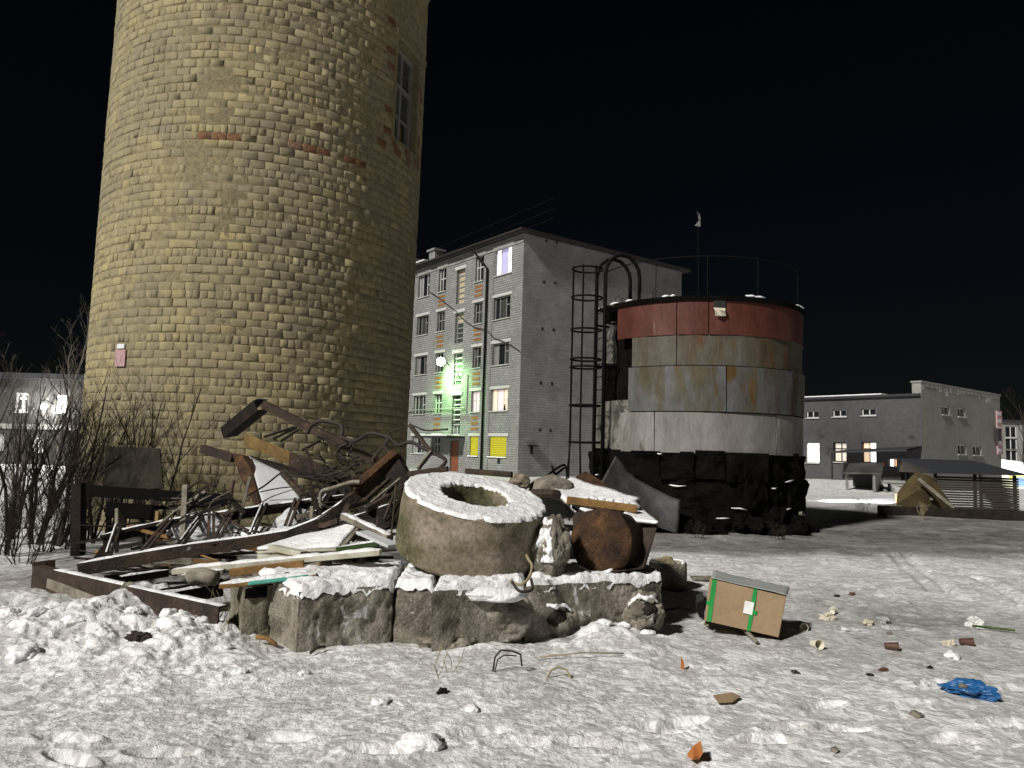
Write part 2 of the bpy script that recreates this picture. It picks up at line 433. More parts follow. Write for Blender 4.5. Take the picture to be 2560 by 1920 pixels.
mat_coursing('gable_brick', (0.26, 0.258, 0.252), (0.31, 0.307, 0.30), (0.215, 0.212, 0.208), 0.6, 0.16, large=0.35, ms=0.02)
mat_grime('wing_shade_render', [(0.3, (0.042, 0.041, 0.044)), (0.5, (0.068, 0.066, 0.07)), (0.75, (0.088, 0.086, 0.09))], 0.35, 0.95, 0.3, 12, 0.01, fine=0.2, spots=(0.33, 0.64, (0.022, 0.022, 0.020)))  # the wing's shade is put into this dark render colour
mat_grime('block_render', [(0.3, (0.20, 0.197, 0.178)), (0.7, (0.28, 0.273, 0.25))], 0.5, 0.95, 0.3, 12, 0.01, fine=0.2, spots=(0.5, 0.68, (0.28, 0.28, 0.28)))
mat_grime('accent_brick', [(0.3, (0.19, 0.085, 0.03)), (0.7, (0.30, 0.15, 0.05))], 3.0, 0.9, 0.3, 20, 0.01, fine=0.4)
mat_grime('plaster_grey', [(0.3, (0.17, 0.17, 0.16)), (0.7, (0.3, 0.3, 0.28))], 1.5, 0.95, 0.3, 20, 0.01)
mat_flat('fascia', (0.022, 0.015, 0.013), 0.8); mat_flat('frame_white', (0.55, 0.55, 0.54), 0.5); mat_flat('frame_grey', (0.22, 0.22, 0.2), 0.6)
mat_flat('lintel', (0.45, 0.45, 0.43), 0.9); mat_flat('roof_dark', (0.02, 0.022, 0.026), 0.7); mat_flat('yellow_shutter', (0.62, 0.56, 0.03), 0.5)
mat_flat('door_brown', (0.17, 0.055, 0.02), 0.6); mat_flat('door_black', (0.012, 0.012, 0.013), 0.6); mat_flat('plank_beige', (0.42, 0.36, 0.26), 0.9)
mat_flat('pipe_black', (0.008, 0.008, 0.008), 0.7).node_tree.nodes['Principled BSDF'].inputs['Specular IOR Level'].default_value = 0.1; mat_flat('shed_slat', (0.035, 0.028, 0.02), 0.85); mat_flat('shed_batten', (0.02, 0.017, 0.013), 0.85)
mat_flat('glass_dark', (0.012, 0.014, 0.016), 0.12); mat_flat('glass_dim', (0.05, 0.055, 0.05), 0.2); mat_flat('curtain', (0.18, 0.18, 0.17), 0.9)
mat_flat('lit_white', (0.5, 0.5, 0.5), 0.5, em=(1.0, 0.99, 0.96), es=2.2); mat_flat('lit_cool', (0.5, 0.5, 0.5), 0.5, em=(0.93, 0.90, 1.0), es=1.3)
mat_flat('lit_lilac', (0.3, 0.3, 0.4), 0.5, em=(0.40, 0.36, 0.62), es=0.6); mat_flat('lit_warm', (0.5, 0.4, 0.3), 0.5, em=(1.0, 0.74, 0.5), es=0.62)
mat_flat('lit_pink', (0.5, 0.4, 0.4), 0.5, em=(1.0, 0.72, 0.72), es=0.5); mat_flat('lit_orange', (0.5, 0.3, 0.2), 0.5, em=(1.0, 0.52, 0.24), es=0.75); mat_flat('lit_beige', (0.4, 0.35, 0.3), 0.5, em=(0.85, 0.8, 0.66), es=0.45)
mat_flat('lamp_green', (0.8, 0.9, 0.8), 0.5, em=(0.74, 1.0, 0.64), es=22.0); mat_flat('lamp_white', (0.9, 0.9, 0.9), 0.5, em=(1.0, 0.98, 0.92), es=60.0)
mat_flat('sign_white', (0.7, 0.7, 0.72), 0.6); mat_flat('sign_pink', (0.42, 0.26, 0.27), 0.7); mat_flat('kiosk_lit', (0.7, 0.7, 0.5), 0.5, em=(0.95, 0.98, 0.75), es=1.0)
mat_flat('kiosk_yellow', (0.6, 0.6, 0.05), 0.5, em=(0.95, 0.95, 0.2), es=0.75); mat_flat('kiosk_blue', (0.2, 0.35, 0.6), 0.5, em=(0.35, 0.55, 0.85), es=0.55)
# litter
mat_grime('cardboard', [(0.3, (0.235, 0.165, 0.095)), (0.7, (0.31, 0.225, 0.135))], 3.0, 0.85, 0.15, 50, 0.003, fine=0.12)
mat_flat('tape_green', (0.02, 0.26, 0.055), 0.35); mat_flat('paper_white', (0.68, 0.68, 0.66), 0.8); mat_flat('wrap_film', (0.36, 0.375, 0.36), 0.4)
mat_flat('cup_brown', (0.085, 0.042, 0.025), 0.5); mat_flat('cup_tan', (0.24, 0.12, 0.065), 0.6); mat_flat('cup_inner', (0.72, 0.68, 0.55), 0.6)
mat_flat('bag_blue', (0.015, 0.10, 0.27), 0.4); mat_flat('paper_cream', (0.55, 0.50, 0.40), 0.8); mat_flat('brick_orange', (0.42, 0.15, 0.035), 0.85); mat_flat('plastic_black', (0.008, 0.008, 0.008), 0.4)
mat_grime('board_dark', [(0.3, (0.022, 0.019, 0.013)), (0.7, (0.045, 0.038, 0.026))], 2.0, 0.85, 0.4, 20, 0.01)
mat_grime('tarp_brown', [(0.3, (0.05, 0.036, 0.016)), (0.7, (0.115, 0.085, 0.035))], 2.0, 0.8, 0.5, 10, 0.02)

mat_grime('house_wall', [(0.3, (0.03, 0.03, 0.028)), (0.7, (0.07, 0.07, 0.066))], 0.8, 0.95, 0.4, 12, 0.01, fine=0.3)
# ------------------------------------------------------------------ ground
def seg_dist(x, y, a, b):
    ax, ay, bx, by = a[0], a[1], b[0], b[1]
    dx, dy = bx - ax, by - ay; L = dx * dx + dy * dy
    t = np.clip(((x - ax) * dx + (y - ay) * dy) / L, 0, 1)
    return np.hypot(x - ax - t * dx, y - ay - t * dy)
MOUNDS = []
for (px, py, r, h) in ((120, 1575, 0.65, 0.11), (300, 1560, 0.42, 0.12), (372, 1535, 0.30, 0.18), (60, 1520, 0.5, 0.09), (470, 1590, 0.34, 0.12), (540, 1612, 0.22, 0.06), (430, 1650, 0.6, 0.10), (250, 1610, 0.5, 0.09), (900, 1628, 0.35, 0.03), (1200, 1632, 0.35, 0.03),
                       (640, 1690, 0.30, 0.03), (1560, 1604, 0.4, 0.06), (1480, 1592, 0.3, 0.07)):
    q = gp(px, py); MOUNDS.append((q.x, q.y, r, h))
TRACKS = [(gp(2235, 1385), gp(2335, 1478)), (gp(2262, 1385), gp(2372, 1478)), (gp(2440, 1440), gp(2570, 1510))]
ROUGH = lambda x, y: np.clip(0.55 + 1.5 * perlin(P2(x, y, 0.6, 44.0)), 0.22, 1.35)
PRINTS = []
_r = random.Random(31)
for _w in range(9):                                  # people's walks across the yard
    _x, _y, _a = _r.uniform(-3.5, 5.5), _r.uniform(3.2, 7.5), _r.uniform(0, 6.28)
    for _s in range(14):
        _side = 0.11 * (1 if _s % 2 else -1)
        PRINTS.append((_x - math.sin(_a) * _side, _y + math.cos(_a) * _side, math.cos(_a + _r.uniform(-.2, .2)), math.sin(_a + _r.uniform(-.2, .2)), _r.uniform(.018, .04)))
        _x += math.cos(_a) * 0.55; _y += math.sin(_a) * 0.55; _a += _r.uniform(-.15, .15)
def ground_h(x, y, fine=True):
    x = np.atleast_1d(np.asarray(x, float)); y = np.atleast_1d(np.asarray(y, float))
    h = 0.05 * fbm(P2(x, y, 0.45, 3.0), 3)
    md = np.zeros_like(x)
    for (mx, my, r, a) in MOUNDS:
        g = np.exp(-((x - mx) ** 2 + (y - my) ** 2) / (r * r)); md += g * a
    lump = np.clip(md / 0.12, 0, 1)
    h += md * (1 + 0.5 * perlin(P2(x, y, 3.0, 8.0)))
    # low heap under the scrap
    h += 0.16 * np.exp(-((x + 3.6) / 1.9) ** 4 - ((y - 9.0) / 1.6) ** 4)
    # bank by the far wing
    h += 0.5 * np.exp(-((x - 17.0) / 4.5) ** 4 - ((y - 42.0) / 3.0) ** 2)
    if fine:
        near0 = 1.0 / (1.0 + (np.maximum(y, 0) / 13.0) ** 4); near = ROUGH(x, y) * near0
        h += near * (0.020 * (billow(P2(x, y, 2.0, 1.0), 2) - 0.3))
        h += (near * 0.010 + near0 * 0.06 * lump) * (billow(P2(x, y, 6.0, 2.0), 2) - 0.3)
        h += near0 * (0.004 + 0.014 * lump) * (fbm(P2(x, y, 15.0, 4.0), 3))
        # scattered boot prints and clods
        w = perlin(P2(x, y, 4.2, 12.0)); h -= near * 0.014 * np.clip((w - 0.25) / 0.14, 0, 1)
        w = perlin(P2(x, y, 8.3, 22.0)); h += near * 0.011 * np.clip((w - 0.3) / 0.16, 0, 1)
    for (fx, fy, ca, sa, dep) in PRINTS:
        near_ = (np.abs(x - fx) < 0.4) & (np.abs(y - fy) < 0.4)
        if not near_.any(): continue
        lx = (x[near_] - fx) * ca + (y[near_] - fy) * sa; ly = -(x[near_] - fx) * sa + (y[near_] - fy) * ca
        rr_ = np.sqrt((lx / 0.15) ** 2 + (ly / 0.06) ** 2)
        h[near_] += -dep / (1 + np.exp((rr_ - 1) * 9)) + dep * 0.5 * np.exp(-((rr_ - 1.35) / 0.25) ** 2)
    for a, b in TRACKS:
        d = seg_dist(x, y, a, b); h -= 0.055 * np.exp(-(d / 0.08) ** 2) - 0.012 * np.exp(-((d - 0.14) / 0.06) ** 2)
    return h
def gh(x, y): return float(ground_h(x, y)[0])

def make_ground():
    ud = np.linspace(-0.86, 0.86, 640)
    uo = 0.86 * 1.14 ** np.arange(1, 34)
    u = np.concatenate([-uo[::-1], ud, uo])
    y1 = 2.6 * np.exp(np.arange(0, 460) * 0.0043)
    y2 = y1[-1] * np.exp(np.arange(1, 90) * 0.05)
    y0 = np.array([-300, -150, -80, -45, -28, -18, -12, -8, -5, -3, -1.5, -0.4, 0.5, 1.2, 1.7, 2.1, 2.4])
    yy = np.concatenate([y0, y1, y2]); yy = yy[yy < 1800]
    yw = np.maximum(yy, 2.6) + np.maximum(0, -yy) * 0.3
    X = (u[None, :] * yw[:, None]).ravel(); Y = np.repeat(yy, len(u))
    Z = ground_h(X, Y)
    far = np.clip((np.abs(Y) - 60) / 60, 0, 1); Z *= 1 - far
    # dirt: trodden patch by the litter, cast shade painted on the yard beyond, scrap corner
    d = 0.42 + 0.16 * perlin(P2(X, Y, 0.5, 6.0))
    zl = Z - ground_h(X, Y, False)
    loose = np.clip(0.5 + zl / 0.05, 0, 1)
    c = gp(2200, 1560); d += 0.40 * np.exp(-((X - c.x) / 2.4) ** 2 - ((Y - c.y) / 1.5) ** 2)
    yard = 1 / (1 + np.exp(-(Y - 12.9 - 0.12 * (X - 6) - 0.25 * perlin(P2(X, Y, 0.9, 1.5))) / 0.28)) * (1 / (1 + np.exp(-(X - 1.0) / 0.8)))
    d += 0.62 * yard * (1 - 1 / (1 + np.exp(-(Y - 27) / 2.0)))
    d += 0.5 * np.exp(-((X + 3.8) / 2.3) ** 4 - ((Y - 9.3) / 1.9) ** 4)
    d -= 0.12 * np.exp(-((X + 2.5) / 2.5) ** 2 - ((Y - 5.0) / 1.0) ** 2)
    o = mesh_obj('ground', np.stack([X, Y, Z], 1), grid_faces(len(yy), len(u), True), 'snow_ground', smooth=True, attrs={'dirt_and_shade': np.clip(d, 0, 1.2), 'loose': loose})
    tag(o, 'trodden dirty snow covering the yard', 'ground', kind='structure')
make_ground()

# ------------------------------------------------------------------ water tower
TX, TY, TR = -5.47, 16.15, 3.23
tower = thing('water_tower', 'tall round water tower of yellowed pale brick with one broken window', 'tower', (TX, TY, 0), 0.0, roty=0.008)
def cyl_hit(px, py, R=TR):
    r = ray(px, py); o = Vector((-TX, -TY))
    a = r.x ** 2 + r.y ** 2; b = 2 * (o.x * r.x + o.y * r.y); c = o.x ** 2 + o.y ** 2 - R * R
    d = b * b - 4 * a * c
    t = (-b - math.sqrt(max(d, 0))) / (2 * a); p = EYE + r * t
    return math.atan2(p.y - TY, p.x - TX), p.z
def build_tower():
    ZT = 13.2
    aw, zw = cyl_hit(1015, 245)
    ww, hw = 1.02, 2.05                     # window opening
    da = ww / 2 / TR
    z0w, z1w = zw - hw / 2, zw + hw / 2
    nA, nZ = 360, 150
    angs = np.linspace(-math.pi, math.pi, nA + 1)
    zs = np.linspace(-0.3, ZT, nZ + 1)
    angs = np.sort(np.concatenate([angs, [aw - da, aw + da]])); zs = np.sort(np.concatenate([zs, [z0w, z1w]]))
    A, Z = np.meshgrid(angs, zs, indexing='ij')
    pn = np.stack([np.cos(A).ravel() * TR * 2.0, np.sin(A).ravel() * TR * 2.0, Z.ravel() * 2.0], 1)
    rr = TR - 0.006 + 0.004 * fbm(pn, 4) + 0.003 * perlin(pn * 6)
    V = np.stack([rr * np.cos(A).ravel(), rr * np.sin(A).ravel(), Z.ravel()], 1)
    q = grid_faces(len(angs), len(zs), True)
    ca = (A.ravel()[q].mean(1) - aw); cz = Z.ravel()[q].mean(1)
    keep = ~((np.abs(ca) < da) & (cz > z0w) & (cz < z1w))
    mesh_obj('wall', V, q[keep], 'tower_mortar', tower, smooth=True, local=True)
    # plaster mask: where render has been smeared over the bricks
    def plaster(a, z):
        p = np.array([[math.cos(a) * 1.5 + 3, math.sin(a) * 1.5, z * 0.42]])
        v = fbm(p, 3)[0]
        band = 0.2 * math.exp(-((z - 6.3) / 0.6) ** 2) + 0.25 * math.exp(-((z - 8.6) / 0.5) ** 2) + 0.25 * max(0, z - 9.3) - 0.2 * math.exp(-((z - 4.6) / 0.8) ** 2)
        return v * 1.0 + band
    # brick shapes
    def brick_vf(w, h, r):
        j = lambda s: r.uniform(-s, s)
        b = 0.008 + r.uniform(0, 0.010)
        hw_, hh = w / 2, h / 2
        out = []
        for (sx, sz) in ((-1, -1), (1, -1), (1, 1), (-1, 1)):
            out.append((sx * (hw_ - b) + j(0.013), j(0.003), sz * (hh - b) + j(0.010)))
        for (sx, sz) in ((-1, -1), (1, -1), (1, 1), (-1, 1)):
            out.append((sx * hw_ + j(0.010), -0.006 + j(0.002), sz * hh + j(0.008)))
        for (sx, sz) in ((-1, -1), (1, -1), (1, 1), (-1, 1)):
            out.append((sx * hw_, -0.09, sz * hh))
        fs = [(0, 1, 2, 3)]
        for k in range(4):
            l = (k + 1) % 4
            fs += [(4 + k, 4 + l, l, k), (8 + k, 8 + l, 4 + l, 4 + k)]
        return out, fs
    r = random.Random(5)
    variants = []
    for k in range(10):
        v, f = brick_vf(0.249, 0.139, r)
        me = bpy.data.meshes.new('brick'); me.from_pydata(v, [], f); me.materials.append(MAT['tower_brick'])
        me.polygons.foreach_set('use_smooth', [True] * len(me.polygons)); variants.append(me)
    face = math.atan2(-TY, -TX)
    stuff = MB(); red = []
    cand = []
    redspots = [cyl_hit(520, 343), cyl_hit(548, 343), cyl_hit(575, 345), cyl_hit(772, 368), cyl_hit(800, 372), cyl_hit(870, 400), cyl_hit(905, 405), cyl_hit(745, 365)]
    nrow = int(ZT / 0.15)
    for i in range(nrow):
        z = 0.075 + i * 0.15 + 0.012 * math.sin(i * 1.7)
        header = i % 5 == 2; pitch = 0.13 if header else 0.26
        n = int(round(2 * math.pi * TR / pitch))
        shift = (i % 2) * 0.5 + r.uniform(-0.12, 0.12)
        k = 0
        while k < n:
            a = -math.pi + 2 * math.pi * (k + shift) / n
            k += 1
            dlt = (a - face + math.pi) % (2 * math.pi) - math.pi
            if abs(dlt) > math.radians(112): continue
            dw = (a - aw + math.pi) % (2 * math.pi) - math.pi
            if abs(dw) < da + 0.055 and z0w - 0.09 < z < z1w + 0.26: continue
            pl = plaster(a, z)
            off = r.uniform(-0.005, 0.004) - max(0, pl - 0.40) * 0.022
            missing = r.random() < 0.012
            if missing or off < -0.022: continue
            isred = any(abs((a - ra + math.pi) % (2 * math.pi) - math.pi) < 0.045 and abs(z - rz) < 0.08 for ra, rz in redspots)
            near_win = abs(dw) < da + 0.12 and z0w - 0.3 < z < z1w + 0.3 and r.random() < 0.45
            cand.append((a, z, off + r.uniform(-0.003, 0.003), isred or near_win, dlt, r.uniform(-0.03, 0.03), header))
    # the 300 that show largest stand free of the scrap and face the viewer
    def score(c): return abs(c[4]) * 2.2 + abs(c[1] - 3.9) * 0.42 + (0 if c[2] > 0 else 0.4) + (2 if c[6] else 0)
    order = sorted(range(len(cand)), key=lambda q_: score(cand[q_]))
    single = set(order[:260])
    for idx, (a, z, off, isred, dlt, tw, header) in enumerate(cand):
        R_ = TR + 0.001 + off
        M = Matrix.Translation((R_ * math.cos(a), R_ * math.sin(a), z)) @ Matrix.Rotation(a - math.pi / 2, 4, 'Z') @ Matrix.Rotation(tw, 4, 'Y')
        # local y of the brick points outwards
        if isred:
            red.append(M); continue
        if idx in single:
            o = bpy.data.objects.new('brick', variants[r.randrange(10)]); o.parent = tower
            o.matrix_local = M; C.objects.link(o)
        else:
            v, f = brick_vf(r.choice([0.119, 0.121, 0.116]) if header else r.choice([0.249, 0.249, 0.245, 0.238]), r.choice([0.139, 0.139, 0.134]), r)
            stuff.add([M @ Vector(q_) for q_ in v], f)
    o = stuff.build('brickwork', 'tower_brick', tower, smooth=True, local=True); o['kind'] = 'stuff'
    me = variants[0].copy(); me.materials.clear(); me.materials.append(MAT['tower_brick_red'])
    for M in red:
        o = bpy.data.objects.new('brick', me); o.parent = tower; o.matrix_local = M; C.objects.link(o); o['label'] = 'exposed red brick'
    # cornice that starts at the very top
    zc = 12.3
    cn = MB(); cn.lathe([(TR - 0.02, zc), (TR + 0.09, zc + 0.02), (TR + 0.10, zc + 0.16), (TR + 0.18, zc + 0.18), (TR + 0.19, zc + 0.36), (TR - 0.02, zc + 0.40)], 120)
    cn.build('cornice', 'tower_mortar', tower, local=True)
    rf = MB(); rf.lathe([(TR + 0.25, ZT - 0.05), (TR + 0.25, ZT + 0.1), (0.02, ZT + 1.4)], 60); rf.lathe([(0.02, ZT - 0.05), (TR + 0.25, ZT - 0.05)], 60)
    rf.build('roof', 'roof_dark', tower, local=True)
    # window
    W = Matrix.Translation((TR * math.cos(aw), TR * math.sin(aw), zw)) @ Matrix.Rotation(aw - math.pi / 2, 4, 'Z')
    def L(x, y, z): return W @ Vector((x, y, z))
    hx, hz = ww / 2, hw / 2
    def wb(mb, x0, x1, y0, y1, z0, z1):
        mb.add([L(x, y, z) for z in (z0, z1) for y in (y0, y1) for x in (x0, x1)], [(0, 2, 3, 1), (4, 5, 7, 6), (0, 1, 5, 4), (2, 6, 7, 3), (0, 4, 6, 2), (1, 3, 7, 5)])
    rv = MB()
    wb(rv, -hx - 0.10, -hx, -0.55, -0.05, -hz, hz); wb(rv, hx, hx + 0.10, -0.55, -0.05, -hz, hz)
    wb(rv, -hx - 0.1, hx + 0.1, -0.55, -0.05, -hz - 0.1, -hz); wb(rv, -hx - 0.1, hx + 0.1, -0.55, -0.05, hz, hz + 0.1)
    rv.build('window_reveal', 'tower_mortar', tower, local=True)
    lt = MB(); wb(lt, -hx - 0.2, hx + 0.2, -0.1, 0.035, hz + 0.015, hz + 0.16); lt.build('lintel', 'tower_mortar', tower, local=True, bevel=0.015)
    fr = MB(); t = 0.07; y0, y1 = -0.30, -0.20
    wb(fr, -hx, -hx + t, y0, y1, -hz, hz); wb(fr, hx - t, hx, y0, y1, -hz, hz)
    wb(fr, -hx + t, hx - t, y0, y1, -hz, -hz + t); wb(fr, -hx + t, hx - t, y0, y1, hz - t, hz)
    wb(fr, -0.035, 0.035, y0, y1 - 0.004, -hz + t, hz - t)
    wb(fr, -hx + t, -0.035, y0, y1 - 0.006, 0.22, 0.30); wb(fr, 0.035, hx - t, y0, y1 - 0.006, 0.22, 0.30)
    wb(fr, -hx + t, -0.035, y0 + 0.02, y1 - 0.02, -0.42, -0.38); wb(fr, 0.035, hx - t, y0 + 0.02, y1 - 0.02, -0.42, -0.38)
    win = fr.build('window', 'frame_grey', tower, local=True)
    for (x0, x1, z0, z1) in ((-hx + t, -0.035, 0.30, hz - t), (0.035, hx - t, 0.30, hz - t), (-hx + t, -0.035, -0.38, 0.22), (0.035, hx - t, -hz + t, -0.42)):
        g = MB(); wb(g, x0, x1, -0.262, -0.256, z0, z1); g.build('pane', 'glass_dim', win, local=True)
    bk = MB(); wb(bk, -0.30, -0.14, -0.34, -0.31, -hz + t, -0.45); bk.build('board', 'wood_orange', win, local=True)
    dk = MB(); wb(dk, -hx, hx, -0.56, -0.54, -hz, hz); dk.build('dark_interior', 'glass_dark', tower, local=True)
    # plaque and faded pink notice on the brickwork
    for nm, mt, (px0, px1, py0, py1) in (('plaque', 'sign_white', (293, 311, 862, 873)), ('notice', 'sign_pink', (290, 314, 876, 918))):
        a, z = cyl_hit((px0 + px1) / 2, (py0 + py1) / 2); a0, _ = cyl_hit(px0, py0); a1, _ = cyl_hit(px1, py0)
        _, zt = cyl_hit((px0 + px1) / 2, py0); _, zb = cyl_hit((px0 + px1) / 2, py1)
        q = MB(); vv = []
        for k in range(5):
            aa = a0 + (a1 - a0) * k / 4
            for zz in (zb, zt):
                for R_ in (TR + 0.0, TR + 0.032): vv.append((R_ * math.cos(aa), R_ * math.sin(aa), zz))
        fs = []
        for k in range(4):
            b = k * 4; fs += [(b + 1, b + 5, b + 7, b + 3), (b, b + 2, b + 6, b + 4), (b + 2, b + 3, b + 7, b + 6), (b, b + 4, b + 5, b + 1)]
        fs += [(0, 1, 3, 2), (16, 18, 19, 17)]
        q.add(vv, fs); o = q.build(nm, mt, tower, local=True)
build_tower()

# ------------------------------------------------------------------ building helpers
def local_hit(root, px, py, axis, val=0.0):
    """where a pixel's ray meets a wall plane of a building, in the building's own axes"""
    Mi = RM[root.name].inverted(); o = Mi @ EYE; r = Mi.to_3x3() @ ray(px, py)
    t = (val - o[axis]) / r[axis]
    return o + r * t
class Wall:
    """a vertical wall: u along it, v up, d outwards; openings are really cut"""
    def __init__(s, root, axis, val, out):
        s.root, s.axis, s.val, s.out = root, axis, val, out
    def P(s, u, v, d=0.0):
        q = [0, 0, v]; q[s.axis] = s.val + s.out * d; q[1 - s.axis] = u
        return Vector(q)
    def uv(s, px, py):
        h = local_hit(s.root, px, py, s.axis, s.val); return h[1 - s.axis], h[2]
    def rect(s, x0, x1, y0, y1):
        u0, _ = s.uv(x0, (y0 + y1) / 2); u1, _ = s.uv(x1, (y0 + y1) / 2)
        _, v1 = s.uv((x0 + x1) / 2, y0); _, v0 = s.uv((x0 + x1) / 2, y1)
        return (min(u0, u1), max(u0, u1), v0, v1)
    def slab(s, mb, u0, u1, v0, v1, d0, d1):
        c = [s.P(u, v, d) for v in (v0, v1) for d in (d0, d1) for u in (u0, u1)]
        mb.add(c, [(0, 2, 3, 1), (4, 5, 7, 6), (0, 1, 5, 4), (2, 6, 7, 3), (0, 4, 6, 2), (1, 3, 7, 5)]); return mb
    def build(s, U0, U1, V0, V1, opens, mat, name='wall', depth=0.28):
        us = sorted(set([U0, U1] + [q for o in opens for q in o[:2]])); vs_ = sorted(set([V0, V1] + [q for o in opens for q in o[2:]]))
        mb = MB()
        for a, b in zip(us, us[1:]):
            for c, e in zip(vs_, vs_[1:]):
                um, vm = (a + b) / 2, (c + e) / 2
                if any(o[0] < um < o[1] and o[2] < vm < o[3] for o in opens): continue
                mb.add([s.P(a, c), s.P(b, c), s.P(b, e), s.P(a, e)], [(0, 1, 2, 3)])
        for (a, b, c, e) in opens:
            for (q0, q1) in (((a, c), (b, c)), ((b, c), (b, e)), ((b, e), (a, e)), ((a, e), (a, c))):
                mb.add([s.P(*q0), s.P(*q1), s.P(*q1, -depth), s.P(*q0, -depth)], [(0, 1, 2, 3)])
        return mb.build(name, mat, s.root, local=True)
    def window(s, o, frame='frame_white', panes=('glass_dark',), cuts=(0.5,), transom=None, depth=0.16, t=0.06, sill=True, lintel=True, sill_mat='lintel', name='window'):
        a, b, c, e = o; w = b - a
        mb = MB(); d0, d1 = -depth - 0.07, -depth
        s.slab(mb, a, a + t, c, e, d0, d1); s.slab(mb, b - t, b, c, e, d0, d1)
        s.slab(mb, a + t, b - t, c, c + t, d0, d1 - 0.002); s.slab(mb, a + t, b - t, e - t, e, d0, d1 - 0.002)
        edges = [a + t] + [a + w * q for q in cuts] + [b - t]
        for q in cuts: s.slab(mb, a + w * q - t / 2, a + w * q + t / 2, c + t, e - t, d0, d1 - 0.004)
        if transom:
            vv = c + (e - c) * transom
            for k in range(len(edges) - 1):
                if k == 0 or len(cuts) < 2: s.slab(mb, edges[k] + (t / 2 if k else 0), edges[k + 1] - (t / 2 if k < len(edges) - 2 else 0), vv - t / 2, vv + t / 2, d0, d1 - 0.006)
        wobj = mb.build(name, frame, s.root, local=True)
        for k in range(len(edges) - 1):
            g = MB(); s.slab(g, edges[k], edges[k + 1], c + t, e - t, d0 + 0.02, d0 + 0.03)
            g.build('pane', panes[k % len(panes)], wobj, local=True)
        if sill:
            g = MB(); s.slab(g, a - 0.06, b + 0.06, c - 0.05, c, -0.1, 0.09); g.build('sill', sill_mat, wobj, local=True)
        if lintel:
            g = MB(); s.slab(g, a - 0.2, b + 0.2, e + 0.01, e + 0.2, -0.05, 0.035); g.build('lintel', 'lintel', wobj, local=True)
        return wobj

